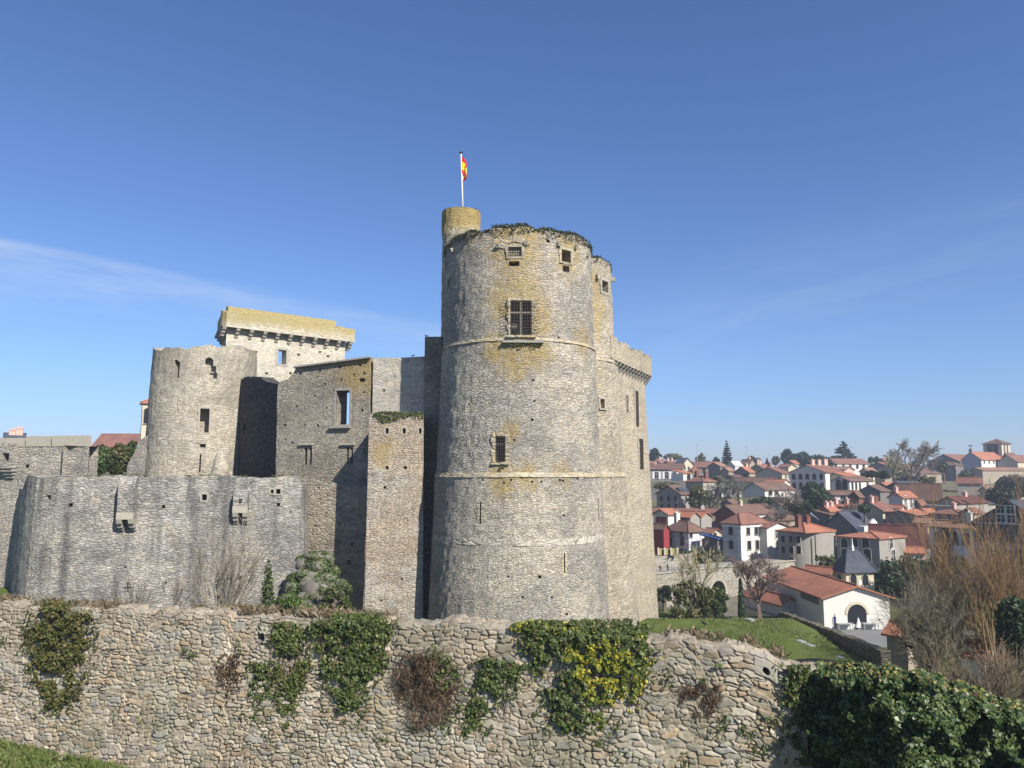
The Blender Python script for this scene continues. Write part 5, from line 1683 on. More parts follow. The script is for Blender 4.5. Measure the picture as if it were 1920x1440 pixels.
    for (face, us, v, ww, hh, style) in wins:
        for u in us:
            d = Rr if face == 'R' else L
            s = solve_len(C, d, u, C.z)
            P = Cxy + d * s
            z = at(u, v, P.y).z - gz_
            if z - hh / 2 < 0.3: continue
            add_window(root, face, s, z, ww, hh, style)
    root['dims'] = (a, b, H, HR)
    return root


def attach(root, name, mb, mat): return mb.build(name, mat, root)


def lin(a, b, n): return [a + (b - a) * i / (n - 1) for i in range(n)]


# --- waterside and lower town
villa = house('tall white villa with stone quoins and a pyramid roof, beyond the bridge', 1354, 1388.5, 1437, 984, 961, 135, 56, 'hip', 'white', 't_red', name='villa',
              wins=[('R', [1402, 1417], 994.5, .85, 1.5, 'archdark'), ('R', [1403, 1418], 1021, .9, 1.7, 'archdark'), ('L', [1370], 995, .85, 1.4, 'archdark'), ('L', [1370], 1020, .85, 1.6, 'archdark')])
a, b, H, HR = villa['dims']
q = MB(); z = 0.2; i = 0
while z < H - 1.0:
    e = 0.75 if i % 2 else 0.45
    q.box(-0.05, e, -0.05, e, z, z + 0.48)
    z += 0.5; i += 1
attach(villa, 'quoins', q, M['white_paint'])
q = MB(); z = 0.2; i = 0
while z < H - 1.0:
    e = 0.75 if i % 2 else 0.45
    q.box(b - e, b + .05, -0.05, e, z, z + 0.48); z += 0.5; i += 1
attach(villa, 'quoins', q, M['white_paint'])
q = MB()
for zz in (H * 0.36, H * 0.66, H - 0.5): q.box(-.09, b + .09, -.09, a + .09, zz, zz + 0.2 + (0.25 if zz > H - 1 else 0))
attach(villa, 'cornice', q, M['white_paint'])
house('white two-storey annexe adjoining the quoined villa on its right', 1430, 1437.5, 1478, 990, 978, 136.5, 56, 'L', 'white', 't_red', wins=[('R', [1456, 1470.5], 1001, 1.0, 1.5, 'rect'), ('R', [1457, 1472], 1021, 1.2, 1.7, 'arch')], la=7)
house('lilac-grey house with a hipped red roof, left of the villa', 1244, 1291, 1320, 999, 977, 142, 57, 'hip', wall_m=mat_plain('lilac_render', (0.52, 0.50, 0.55), 0.9, 0.1, 0.8, 0.1, streak=0.2), roof='t_brown', chim=[(0.75, 1.3, 0.9, 'white')],
      wins=[('L', [1256, 1277], 1002.5, 0.7, 0.9, 'dark'), ('L', [1256.5, 1279], 1014, 0.9, 1.7, 'shutw'), ('R', [1295], 1003, .7, .9, 'dark')])
house('small house with a red boarded front beside the castle edge', 1222, 1244, 1250, 992, 984, 143, 50, 'L', 'red', 't_brown')
h = house('white house with a large dark red curved opening', 1226, 1252.5, 1272, 965, 956, 158, 52, 'R', 'white', 't_orange')
a, b, H, HR = h['dims']
mb = MB(); mb.box(-0.06, 0.02, 0.5, a - 0.6, H - 4.2, H - 0.5); attach(h, 'gate', mb, M['red'])
mb = MB(); mb.box(-0.16, -0.062, a * .5, a * .5 + 0.15, H - 4.2, H - .5); mb.box(-0.15, -0.063, 0.5, a - .6, H - 2.6, H - 2.45); attach(h, 'gate_frame', mb, M['grey'])
h = house('low orange-roofed workshop with a pale grey gable and dark long opening', 1271, 1294, 1312, 970, 960, 160, 40, 'L', 'grey', 't_orange')
a, b, H, HR = h['dims']
mb = MB(); mb.box(-0.06, 0.02, 0.6, a - 0.6, H - 2.8, H - 0.5); attach(h, 'door', mb, M['dark'])
house('second pale-gabled workshop beside the red barn', 1300, 1314, 1334, 970, 961, 163, 38, 'L', 'grey', 't_orange')
house('long low red-roofed shed behind the pale-gabled workshops', 1290, 1345, 1352, 963, 957, 172, 20, 'L', 'brown', 't_red', la=18, chim=[(0.2, 0.6, 0.7, 'white')])
barn = house('big barn with a dark red gable and red panels along a white wall', 1341, 1382, 1458, 965, 948, 164, 52, 'R', 'white', 't_brown', name='barn', chim=[(0.35, 0.9, 0.7, 'cream')])
a, b, H, HR = barn['dims']
mb = MB(); mb.add([(-.05, .0, H - 4), (-.05, 0, H), (-.05, a / 2, HR - .1), (-.05, a, H), (-.05, a, H - 4)], [(0, 1, 2, 3, 4)]); attach(barn, 'gable_boards', mb, M['wood'])
for f0, f1 in ((0.03, 0.14), (0.22, 0.42), (0.80, 0.97)):
    mb = MB(); mb.box(b * f0, b * f1, -.07, .02, H - 1.9, H - 0.25); attach(barn, 'panel', mb, M['red'])
house('low brown shed roof running right from the red barn', 1425, 1456, 1508, 976, 967, 166, 58, 'R', 'brown', 't_brown')
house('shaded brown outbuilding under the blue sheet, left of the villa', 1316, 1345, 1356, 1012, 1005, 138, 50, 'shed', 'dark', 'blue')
house('small pale wall house squeezed between barn and villa', 1318, 1334, 1352, 1000, 992, 150, 48, 'L', 'cream', 't_red', wins=[('R', [1340], 1004, .8, 1.0, 'dark')])

# big grey building with the rounded corner
grey_b = house('big plain grey building with a rounded corner and orange roofs', 1458, 1510, 1566, 1000, 981, 127, 62, 'hip', 'grey', 't_orange', name='tower_house', round_r=4.2, over=0.15, chim=[(0.25, 1.1, .8, 'wood'), (0.55, 1.0, .8, 'wood')],
               wins=[('L', [1468, 1483, 1497], 1011, .8, 1.05, 'dark'), ('L', [1468, 1483, 1497], 1031, .8, 1.15, 'dark'), ('L', [1483], 1052, .8, 1.1, 'dark')])
a, b, H, HR = grey_b['dims']
mb = MB(); mb.tube([(b * .3, -.08, H - .4), (b * .3, -.08, H * .35)], [.09, .09], 6); attach(grey_b, 'drainpipe', mb, M['iron'])
house('grey stone house with arched windows and an orange hipped roof, right of the rounded building', 1568, 1648, 1697, 1012, 996, 124, 55, 'hip', 'grey', 't_orange', name='stone_house', over=0.25,
      wins=[('L', [1583, 1602, 1623], 1018, 1.2, 1.7, 'arch'), ('L', [1583, 1603, 1625], 1040, 1.2, 2.2, 'arch'), ('R', [1669.5], 1019, 1.0, 1.9, 'archwhite'), ('R', [1673], 1044, 1.0, 2.7, 'archwhite')])
h = house('white house with a curved Dutch gable and arched window', 1614, 1620.5, 1652, 991, 984, 142, 62, 'flat', 'white', 't_red', lb=5.5, la=1.5)
a, b, H, HR = h['dims']
mb = MB()
pf = [(0, H + .36), (b * .3, H + .5), (b * .36, H + 1.1), (b * .5, H + 1.7), (b * .64, H + 1.1), (b * .7, H + .5), (b, H + .36)]
mb.add([(x, 0, z) for x, z in pf] + [(x, .4, z) for x, z in pf], [tuple(range(7)), tuple(range(13, 6, -1))] + [(i, i + 7, (i + 1) % 7 + 7, (i + 1) % 7) for i in range(7)])
attach(h, 'gable', mb, M['white'])
add_window(h, 'R', b * .5, H - 0.3, 0.8, 1.7, 'archdark')
house('red-tiled house with orange brick piers behind the Dutch gable', 1636, 1672, 1694, 994, 982, 143, 56, 'hip', 'pink', 't_red', wins=[('R', [1679, 1687], 1000, 1.0, 1.6, 'dark')])
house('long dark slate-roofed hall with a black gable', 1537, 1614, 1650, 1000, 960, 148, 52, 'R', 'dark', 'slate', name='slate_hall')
house('wide low building with a dark maroon roof and grey windows below', 1690, 1737, 1745, 1016, 986, 133, 22, 'L', 'grey', 't_maroon', la=8.5, wins=[('L', [1701, 1711, 1722, 1731], 1026, 1.1, 1.0, 'rect')])
h = house('pinkish brick porch with a pale door under the maroon roof', 1700, 1733, 1738, 1036, 1031, 127, 25, 'L', 'pink', 't_orange', wins=[])
a, b, H, HR = h['dims']
mb = MB(); mb.box(-.08, .02, a * .2, a * .8, .8, max(1.5, H - .4)); attach(h, 'door', mb, M['white_paint'])
mb_villa = house('Italianate house with three arches under a pale tiled roof', 1741, 1822, 1826, 993, 977, 112, 60, 'hip', wall_m=mat_plain('pale_blue_render', (0.55, 0.56, 0.60), 0.9, 0.1, 0.8, 0.1, streak=0.2), roof='t_pale', over=0.6, chim=[(0.1, 1.2, 0.5, 'white')],
                 wins=[('L', [1757.5, 1789], 1009, 1.0, 1.9, 'archdark'), ('L', [1773], 1011, 1.7, 3.8, 'archdark'), ('L', [1758, 1774], 1031, 1.2, 1.8, 'dark'), ('L', [1810], 1011, 1.1, 1.7, 'dark')], name='villa')
slate_b = house('large slate-hung building with a four-pane gable window at the right edge', 1822, 1974, 2060, 987, 940, 104, 56, 'R', 'grey', 'slate', name='slate_house', lb=14, over=0.2,
                wins=[('L', [1863, 1885, 1912], 1044, 1.2, 2.2, 'archdark')])
a, b, H, HR = slate_b['dims']
mb = MB(); mb.box(-0.14, -.02, -0.1, a + .1, H - 2.6, H - 0.1); attach(slate_b, 'slate_cladding', mb, M['slate'])
mb = MB(); mb.add([(-.15, 0, H + .13), (-.15, a / 2, HR - .05), (-.15, a, H + .13), (-.02, 0, H + .13), (-.02, a / 2, HR - .05), (-.02, a, H + .13)], [(0, 1, 2), (5, 4, 3), (0, 3, 4, 1), (1, 4, 5, 2), (2, 5, 3, 0)]); attach(slate_b, 'slate_gable', mb, M['slate'])
mb = MB(); mb.box(-0.4, -.02, -0.2, a + .2, H - 0.05, H + 0.12); attach(slate_b, 'gutter', mb, M['sheet'])
for dy, dz in ((-.0, 0.75), (1.3, 0.75), (0.0, 2.0), (1.3, 2.0)):
    o = add_window(slate_b, 'L', a / 2 + dy - 0.2, H + dz, 1.0, 1.0, 'rect'); o.location.x = -0.16
house('terracotta roofs of a low house beside the slate-hung building', 1745, 1800, 1822, 966, 953, 150, 50, 'hip', 'dark', 't_red', chim=[(0.4, .9)])
house('orange lean-to roof sloping down to the Italianate house', 1699, 1716, 1748, 966, 960, 152, 48, 'R', 'brown', 't_orange', la=6)
house('flat pink-red roof strip behind the maroon roof', 1714, 1738, 1752, 981, 972, 146, 45, 'L', 'brown', 't_pale')
# market hall with its annexe and belfry
hall_m = house('white market hall with a round-arched door in its gable and an orange roof', 1446, 1543.5, 1667, 1121, 1081, 92, 88, 'L', 'white', 't_orange', name='market_hall', over=0.45, la=18.5)
a, b, H, HR = hall_m['dims']
sA_ = solve_len(at(1543.5, 1121, 92), Vector((math.sin(R(88)), math.cos(R(88)))), 1605, -14)
PF_ = hall_m.location.xy + Vector((math.sin(R(88)), math.cos(R(88)))) * sA_
zd0 = at(1605, 1170, PF_.y).z - hall_m.location.z; w2 = 1.12; hz_ = at(1605, 1133, PF_.y).z - hall_m.location.z - w2
mb = MB()
pf = [(-w2, zd0), (-w2, hz_)] + [(-w2 * math.cos(t_), hz_ + w2 * math.sin(t_)) for t_ in [math.pi * k / 10 for k in range(1, 10)]] + [(w2, hz_), (w2, zd0)]
mb.add([(sA_ + x, -.02, z) for x, z in pf], [tuple(range(len(pf)))]); attach(hall_m, 'door', mb, M['glass'])
mb = MB()
for i in range(1, len(pf) - 2):
    (x0, z0), (x1, z1) = pf[i], pf[i + 1]
    k = 1.25
    q = [(x0, z0), (x1, z1), (x1 * k, hz_ + (z1 - hz_) * k), (x0 * k, hz_ + (z0 - hz_) * k)]
    mb.hexa([(sA_ + x, .02, z) for x, z in q] + [(sA_ + x, -.09, z) for x, z in q])
attach(hall_m, 'door_arch', mb, M['cream'])
mb = MB(); mb.box(-.04, .02, a * .62, a * .62 + 1.5, .5, H - 2.2); attach(hall_m, 'door', mb, M['wood'])
mb = MB(); mb.box(-.05, .02, 1.2, 6.5, H - 1.0, H - .3); attach(hall_m, 'vent', mb, M['dark'])
bel = house('square belfry with round arches under a steep slate pyramid, behind the market hall', 1564, 1586, 1638, 1075, 1028, 110, 78, 'hip', 'cream', 'slate', name='belfry', cat='belfry', over=0.4,
            wins=[('R', [1599, 1621], 1087, 0.95, 1.5, 'archdark'), ('L', [1574], 1087, .95, 1.5, 'archdark')])
a, b, H, HR = bel['dims']
mb = MB(); mb.tube([(b / 2, a / 2, HR - .3), (b / 2, a / 2, HR + .25), (b / 2, a / 2, HR + .5), (b / 2, a / 2, HR + 1.4)], [.22, .16, .08, .03], 8); attach(bel, 'spire', mb, M['white_paint'])
mb = MB(); mb.box(b * .45, b * .55, -.06, .02, H - 1.6, H - 1.0); attach(bel, 'plaque', mb, M['white_paint'])
h = house('low tiled annexe with a white gable, left of the market hall', 1394, 1466, 1496, 1134, 1112, 100, 74, 'L', 'white', 't_orange')
a, b, H, HR = h['dims']
mb = MB(); mb.box(b * .55, b * .8, -.06, .02, .4, 2.6); attach(h, 'door', mb, M['wood'])
house('small orange roof among the shrubs below the market hall', 1662, 1700, 1726, 1194, 1172, 72, 40, 'L', 'brown', 't_orange', base=-19)
house('orange roof with a white gable edge half hidden by shrubs at lower right', 1800, 1846, 1872, 1232, 1200, 62, 40, 'L', 'white', 't_orange', base=-18)
house('small white building top with an orange edge between belfry and rounded building', 1548, 1556, 1568, 1076, 1072, 112, 45, 'L', 'white', 't_orange', la=4)

# --- middle slopes
h = house('grey three-storey house with three dark dormers and a pale gable', 1231, 1277, 1293, 927, 911, 190, 50, 'R', 'grey', 't_brown',
          wins=[('L', [1240.5, 1253.5, 1266.5], 935, .95, 1.3, 'dark'), ('L', [1241, 1254, 1267], 950, .95, 1.3, 'dark'), ('R', [1286], 936, .7, 1.4, 'dark')])
a, b, H, HR = h['dims']
for k in range(3):
    y = a * (.2 + .3 * k); mb = MB(); x0 = b * .12; zz = H + (HR - H) * .1
    mb.add([(x0, y - .8, zz), (x0, y + .8, zz), (x0, y + .8, zz + 1.0), (x0, y, zz + 1.5), (x0, y - .8, zz + 1.0), (x0 + 3, y - .8, zz), (x0 + 3, y + .8, zz), (x0 + 3, y + .8, zz + 1.0), (x0 + 3, y, zz + 1.5), (x0 + 3, y - .8, zz + 1.0)], [(0, 1, 2, 3, 4), (9, 8, 7, 6, 5), (0, 5, 6, 1), (1, 6, 7, 2), (2, 7, 8, 3), (3, 8, 9, 4), (4, 9, 5, 0)])
    attach(h, 'dormer', mb, M['slate'])
house('long grey house with white-shuttered windows high on the slope', 1216, 1279, 1284, 880, 871, 250, 18, 'L', 'grey', 't_brown', la=20, chim=[(0.45, .8), (0.8, .8)], wins=[('L', [1231, 1250, 1264], 891, 1.2, 2.3, 'shut'), ('L', [1230, 1250, 1262], 882.5, .9, .8, 'rect')])
house('cream gabled house with a slate roof above the shuttered house', 1264, 1279, 1299, 871, 860, 300, 50, 'L', 'cream', 'slate', wins=[('R', [1291], 878, .9, 1.2, 'dark')])
h = house('small bright white cottage with a dark doorway and orange roof', 1279, 1281, 1297, 888, 882, 238, 55, 'shed', 'white', 't_orange', la=5, wins=[('R', [1291], 895, 1.6, 2.2, 'archdark')])
house('brown-walled cottage under a red-brown hipped roof right of the white cottage', 1290, 1298, 1312, 885, 877, 246, 45, 'hip', 'brown', 't_red', wins=[('R', [1302], 892, 1.2, 1.2, 'dark'), ('R', [1308], 893, 1.4, 2.2, 'dark')])
house('tall dark house with a pale ivy-stained side and small tiled roof', 1285, 1318, 1342, 904, 893, 210, 56, 'hip', wall_m=M['stucco'], roof='t_red', chim=[(0.2, 1.0, .9, 'wood'), (0.7, 1.2, .9, 'wood')])
house('long low retaining house with a red end below the shuttered house', 1222, 1283, 1286, 904, 901, 230, 15, 'flat', 'dark', 'sheet', la=17)
house('wide red-roofed house with grey walls on the skyline', 1300, 1344, 1352, 876, 867, 300, 25, 'L', 'grey', 't_red', la=20, wins=[('L', [1320, 1334], 881, 1.2, 1.4, 'dark')])
house('pale-roofed house beside the skyline spruce', 1328, 1350, 1362, 874, 868, 290, 40, 'R', 'dark', 't_pale', wins=[])
h = house('white angular parapet house right of the spruce', 1365, 1378, 1392, 873, 866, 285, 40, 'R', 'white', 'white')
house('orange-roofed house with a brown end wall and blind window', 1376, 1405, 1416, 886, 876, 262, 42, 'R', 'brown', 't_orange', chim=[(0.85, 1.0)], wins=[('L', [1398], 891, 2.0, 1.2, 'dark')])
house('brown gabled house with pale verges on the skyline', 1386, 1404, 1418, 872, 862, 340, 45, 'L', 'brown', 't_brown', chim=[(0.3, 1.0)])
house('brown hipped roof below the skyline between two chimneys', 1408, 1430, 1448, 878, 871, 300, 46, 'R', 'brown', 't_red', chim=[(0.1, 1.6), (0.3, 1.5)])
house('dark gabled house with a cream side wall, left of the long blue-white hall', 1416, 1466, 1482, 888, 877, 248, 54, 'R', 'cream', 't_red', chim=[(0.15, 1.4, 1.0, 'wood')], wins=[('R', [1473, 1479], 893, .9, 1.5, 'rect')], wall_m=None)
house('pale house with a flat roofline behind the dark gabled house', 1458, 1478, 1492, 876, 871, 300, 40, 'L', 'cream', 't_red')
house('little orange-roofed house in front of the umbrella pines', 1474, 1488, 1498, 869, 864, 350, 45, 'R', 'grey', 't_orange')
big = house('long two-storey hall with rows of arched windows and a bright white end', 1480, 1547, 1584, 886, 873, 228, 50, 'R', 'white', 't_red', name='long_hall', chim=[(0.3, 1.6, 1.6, 'pink'), (0.62, 1.6, 1.6, 'pink'), (0.95, 1.8, 1.8, 'pink')],
            wins=[('L', [1488, 1500.5, 1513.5, 1526.5, 1540], 893.5, 1.2, 1.7, 'archdark'), ('L', [1488, 1501, 1514, 1527, 1540.5], 911, 1.2, 2.1, 'archdark')])
house('pinkish gable wall rising behind the long hall', 1578, 1583, 1602, 881, 876, 245, 30, 'L', 'pink', 't_pale', la=6)
house('dark-roofed low house in front of the umbrella pines, white gable to the right', 1393, 1434, 1490, 919, 906, 215, 55, 'R', 'white', 't_brown', wins=[('R', [1444, 1455], 922, 1.6, 1.8, 'dark')])
house('brown low roof with a cream gable behind the white-gabled low house', 1383, 1441, 1462, 904, 896, 236, 40, 'L', 'cream', 't_brown', la=14)
house('small white wedge gable beside the long hall', 1462, 1466, 1482, 907, 900, 228, 40, 'L', 'white', 't_orange', la=6)
h = house('white open loggia with pale columns on the garden terrace', 1349, 1392, 1398, 922, 920, 205, 16, 'flat', 'dark', 'white', la=10, name='loggia', cat='loggia')
a, b, H, HR = h['dims']
for k in range(5):
    mb = MB(); y = a * (0.04 + .225 * k); mb.box(-.5, -.1, y, y + .35, 0, H + .2); attach(h, 'column', mb, M['white_paint'])
chap = house('white chapel with lancet windows and a dark left roof', 1560, 1592.5, 1637, 902, 895, 212, 52, 'R', 'white', 't_brown', name='chapel', cat='chapel', wins=[('R', [1597.5, 1604.5, 1611.5, 1626], 909, .8, 2.6, 'archdark'), ('L', [1572, 1584], 910, 1.6, 3.2, 'archdark')])
house('bright orange roof with a cream eyebrow gable behind the chapel', 1578, 1584, 1612, 893, 888, 226, 50, 'R', 'cream', 't_orange', la=6)
house('long white house under a red-brown roof on the skyline near the cedar', 1545, 1549, 1630, 869.5, 861, 325, 72, 'R', 'white', 't_red', la=9, wins=[('R', [1567, 1581, 1594, 1607, 1619], 874, 1.2, 2.0, 'dark')])
house('orange-brown roofs with a pale gable behind the umbrella pines', 1612, 1628, 1644, 884, 878, 270, 45, 'R', 'cream', 't_pale')
house('bluish-white walled house left of the big bare plane tree', 1628, 1664, 1690, 874, 868, 290, 48, 'R', wall_m=M['grey'], roof='t_red')
house('maroon-roofed house on the skyline, two round bushes to its left', 1646, 1660, 1672, 866, 860, 350, 45, 'R', 'brown', 't_red')
house('cream house with large windows behind the big bare plane tree', 1662, 1676, 1738, 880, 872, 285, 60, 'R', 'cream', 't_brown', la=7, wins=[('R', [1683, 1694], 893, 1.4, 2.0, 'rect'), ('R', [1723, 1731], 893, 1.2, 1.6, 'dark')])
house('grey house with pale blue shutters below the chapel', 1550, 1600, 1614, 927, 921, 184, 22, 'L', 'grey', 't_brown', la=9, wins=[('L', [1560, 1580], 932, 1.0, 1.4, 'shut'), ('L', [1560, 1580], 944, 1.0, 1.5, 'dark')])
house('red-walled brown cottage right of the grey shuttered house', 1594, 1610, 1618, 931, 922, 182, 45, 'R', 'wood', 't_brown')
house('tangle of low orange roofs beneath the grey shuttered house', 1548, 1590, 1612, 951, 944, 168, 50, 'hip', 'brown', 't_orange', chim=[(0.3, .9), (0.8, .9)])
house('dull brown long roof sloping left of the cream houses', 1610, 1655, 1673, 958, 943, 160, 54, 'R', 'cream', 't_red', chim=[(0.15, 1.2), (0.55, 1.2, 1.2, 'wood')], wins=[('R', [1663], 966, .8, 2, 'rect')])
house('narrow cream house with two tall windows', 1664, 1669, 1687, 953, 946, 163, 50, 'R', 'cream', 't_red', la=6, wins=[('R', [1676, 1681], 965, .7, 2.4, 'dark')])
house('tall bright white house with a gabled wing and orange roof', 1666, 1692, 1718, 933, 923, 170, 52, 'R', 'white', 't_orange', chim=[(0.05, 1.0)], wins=[('R', [1697], 938, .9, 2.0, 'rect'), ('R', [1698, 1711], 952, .9, 2.2, 'rect'), ('R', [1707, 1713], 943, .7, 2.0, 'rect')])
house('lower white gable stepping down from the tall bright white house', 1684, 1687, 1699, 957, 948, 164, 48, 'L', 'white', 't_orange', la=5, wins=[('R', [1691, 1692], 965, .6, 2.0, 'rect')])
house('dark long wall house with a bright orange roof below the parked cars', 1640, 1668, 1706, 915, 906, 208, 60, 'R', 'dark', 't_orange')
house('lead-grey roofed workshop beside the parked cars', 1612, 1650, 1668, 921, 911, 200, 54, 'R', 'dark', 't_brown')
house('slate-grey roof stepping down to the pale sheet roof', 1700, 1712, 1752, 920, 904, 200, 58, 'R', 'dark', 'slate', la=9)
house('pale flat sheet-metal roof over a dark shed', 1706, 1712, 1756, 932, 926, 182, 60, 'shed', 'dark', 'sheet', la=5)
house('big brown stone gable with a tall dark doorway', 1752, 1764, 1842, 930, 908, 176, 30, 'L', wall_m=M['stucco'], roof='t_brown', la=9, wins=[('R', [1796], 922, 2.0, 3.4, 'dark')])
house('low maroon roof over a grey-blue wall, below the big stone gable', 1756, 1800, 1852, 944, 932, 160, 52, 'R', 'grey', 't_maroon', chim=[(0.6, .9)])
house('pale plastered wall house left of the slate-hung building', 1757, 1790, 1812, 952, 946, 158, 40, 'flat', 'grey', 'sheet', la=6)
house('small gabled cottage among the dark pines below the church', 1838, 1841, 1874, 904, 896, 220, 30, 'L', 'grey', 't_red', la=6, wins=[('R', [1856], 908, 1.2, 2.0, 'dark')])
house('long garden wall house below the church with a pale red roof', 1838, 1842, 1960, 882, 878, 300, 70, 'R', 'brown', 't_pale', la=6)
house('low stone house with pale verges below the church front', 1722, 1726, 1765, 888, 881, 270, 50, 'R', 'brown', 't_brown', la=8, wins=[('R', [1733], 894, 2.6, 1.4, 'dark')])
house('hipped brown roof house right of the bare plane tree', 1752, 1792, 1806, 873, 866, 318, 35, 'hip', 'dark', 't_brown', wins=[('L', [1762, 1774, 1788], 876, 1.4, 1.4, 'rect')])
house('wide red-roofed hall left of the church front', 1745, 1800, 1812, 866, 853, 350, 40, 'R', 'dark', 't_red', la=14, lb=24)
# church
nave = house('church nave with a grey gabled front, lancet window and orange roof', 1803, 1839.5, 1883, 861.5, 848.5, 326, 40, 'R', 'white', 't_orange', name='church_nave', cat='church',
             wins=[('L', [1822], 873, 2.4, 5.6, 'archdark'), ('R', [1845, 1854, 1863, 1870, 1878], 865.5, .9, 1.6, 'dark')])
a, b, H, HR = nave['dims']
mb = MB(); yy = a / 2
mb.box(-.3, 1.0, yy - .6, yy + .6, HR - .4, HR + 1.4); mb.tube([(.3, yy, HR + 1.4), (.3, yy, HR + 3.2)], [.15, .12], 6); mb.box(.15, .45, yy - .9, yy + .9, HR + 2.5, HR + 2.85); attach(nave, 'cross', mb, M['grey'])
mb = MB(); mb.add([(-.12, -.0, 0), (-.12, 0, H), (-.12, a / 2, HR), (-.12, a, H), (-.12, a, 0)], [(0, 1, 2, 3, 4)]); attach(nave, 'front', mb, mat_plain('church_front', (0.34, 0.34, 0.35), 0.9, 0.12, 0.8, 0.1))
ct = house('square church tower with a low pyramid roof and louvred openings', 1843, 1877.5, 1894, 832, 823.5, 340, 52, 'hip', 'cream', 't_brown', name='church_tower', cat='church tower', over=0.6, wins=[('R', [1882.5, 1888], 840, 1.0, 4.0, 'dark'), ('L', [1855, 1866], 842, 2.2, 5.0, 'archdark')])
house('church transept with a dark gable beside the square tower', 1878, 1892, 1909, 860, 850, 330, 50, 'R', 'brown', 't_brown')
house('long maroon-roofed hall at the right edge beyond the church', 1900, 1908, 1990, 866, 855, 320, 60, 'R', 'cream', 't_red', la=8)
# fillers tucked into the slope
house('mossy low roof under the quiet garden wall, near the spruce', 1355, 1385, 1400, 898, 892, 255, 45, 'R', 'dark', 't_brown')
house('small grey cottage below the umbrella pines with an orange roof', 1498, 1522, 1538, 866, 861, 380, 45, 'R', 'grey', 't_orange')
house('tiny red-roofed house on the ridge above the shuttered house', 1222, 1238, 1252, 868, 862, 340, 40, 'R', 'brown', 't_red', chim=[(0.5, .9)])
house('second tiny ridge house with pink chimneys', 1244, 1256, 1268, 870, 864, 330, 40, 'R', 'brown', 't_red', chim=[(0.2, 1), (0.8, 1)])
house('red roof under the round pine by the castle edge', 1205, 1226, 1236, 874, 866, 310, 40, 'R', 'grey', 't_red')
house('orange roof peeping out left of the white angular parapet', 1352, 1366, 1376, 883, 877, 270, 45, 'R', 'brown', 't_pale')
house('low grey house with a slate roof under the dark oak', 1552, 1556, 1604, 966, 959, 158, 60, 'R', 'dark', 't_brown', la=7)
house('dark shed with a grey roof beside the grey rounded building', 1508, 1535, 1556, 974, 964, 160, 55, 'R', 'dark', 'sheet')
house('orange roof with ochre chimney pots left of the slate hall', 1538, 1555, 1572, 958, 950, 160, 55, 'R', 'brown', 't_orange', chim=[(0.2, .8), (0.7, .8)])
house('low building with a rusty roof behind the Italianate house', 1800, 1826, 1842, 962, 955, 140, 45, 'R', 'brown', 't_red')
house('grey-blue house in shade left of the slate-hung building', 1790, 1836, 1862, 946, 938, 170, 48, 'R', 'grey', 'slate', wins=[('L', [1812, 1826], 950, 1.2, 1.6, 'rect')])
house('brown roof at the foot of the church terrace', 1868, 1886, 1930, 905, 896, 230, 55, 'R', 'brown', 't_red')
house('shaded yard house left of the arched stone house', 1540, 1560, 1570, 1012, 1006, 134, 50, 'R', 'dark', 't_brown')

house('small red-roofed house between the dark evergreen oak and the grey shuttered house', 1552, 1566, 1580, 956, 950, 176, 55, 'R', 'cream', 't_red')
house('brown-roofed house hidden behind the low orange roofs', 1582, 1604, 1616, 940, 934, 190, 56, 'R', 'brown', 't_brown')
house('narrow dark-gabled house right of the tall bright white house', 1716, 1726, 1736, 946, 938, 172, 58, 'R', 'dark', 't_red')
house('low rust-roofed house below the pale sheet roof', 1722, 1740, 1756, 962, 956, 158, 58, 'R', 'brown', 't_orange')
house('plain grey house in the dip left of the big barn', 1356, 1372, 1384, 944, 938, 186, 55, 'R', 'grey', 't_brown')
house('pale house with a brown roof above the big barn, right of the terrace wall', 1446, 1462, 1478, 946, 939, 184, 55, 'R', 'cream', 't_brown')
house('orange-roofed house left of the umbrella pine pair', 1596, 1612, 1626, 904, 898, 250, 56, 'R', 'grey', 't_orange')
house('brown roof half hidden behind the umbrella pine pair', 1640, 1658, 1672, 892, 886, 262, 56, 'R', 'brown', 't_brown')
house('dark-walled house below the brown roofs left of the big stone gable', 1706, 1736, 1752, 906, 898, 232, 56, 'R', 'dark', 't_brown')
house('pale red-roofed house in front of the church terrace', 1836, 1852, 1868, 920, 913, 200, 57, 'R', 'cream', 't_pale')

# house and belfry behind the castle on the left
house('long house with a red roof seen between gate tower and broad ruined tower', 150, 170, 282, 843, 816, 150, 85, 'R', 'cream', 't_red', la=10, lb=13, base=-1)
lb_ = house('slender pale belfry with a red hipped roof behind the broad ruined tower', 263, 267.5, 296, 757, 748, 110, 62, 'hip', 'cream', 't_orange', name='belfry', cat='belfry', la=2.2, lb=2.6, base=-1, over=0.3, wins=[('R', [276], 780, .7, 2.2, 'archdark')])
house('grey rooftop with red chimneys at the far left behind the gate tower', -40, 10, 44, 822, 815, 120, 60, 'R', 'grey', 'slate', base=-1, chim=[(0.35, .6), (0.75, .9)])

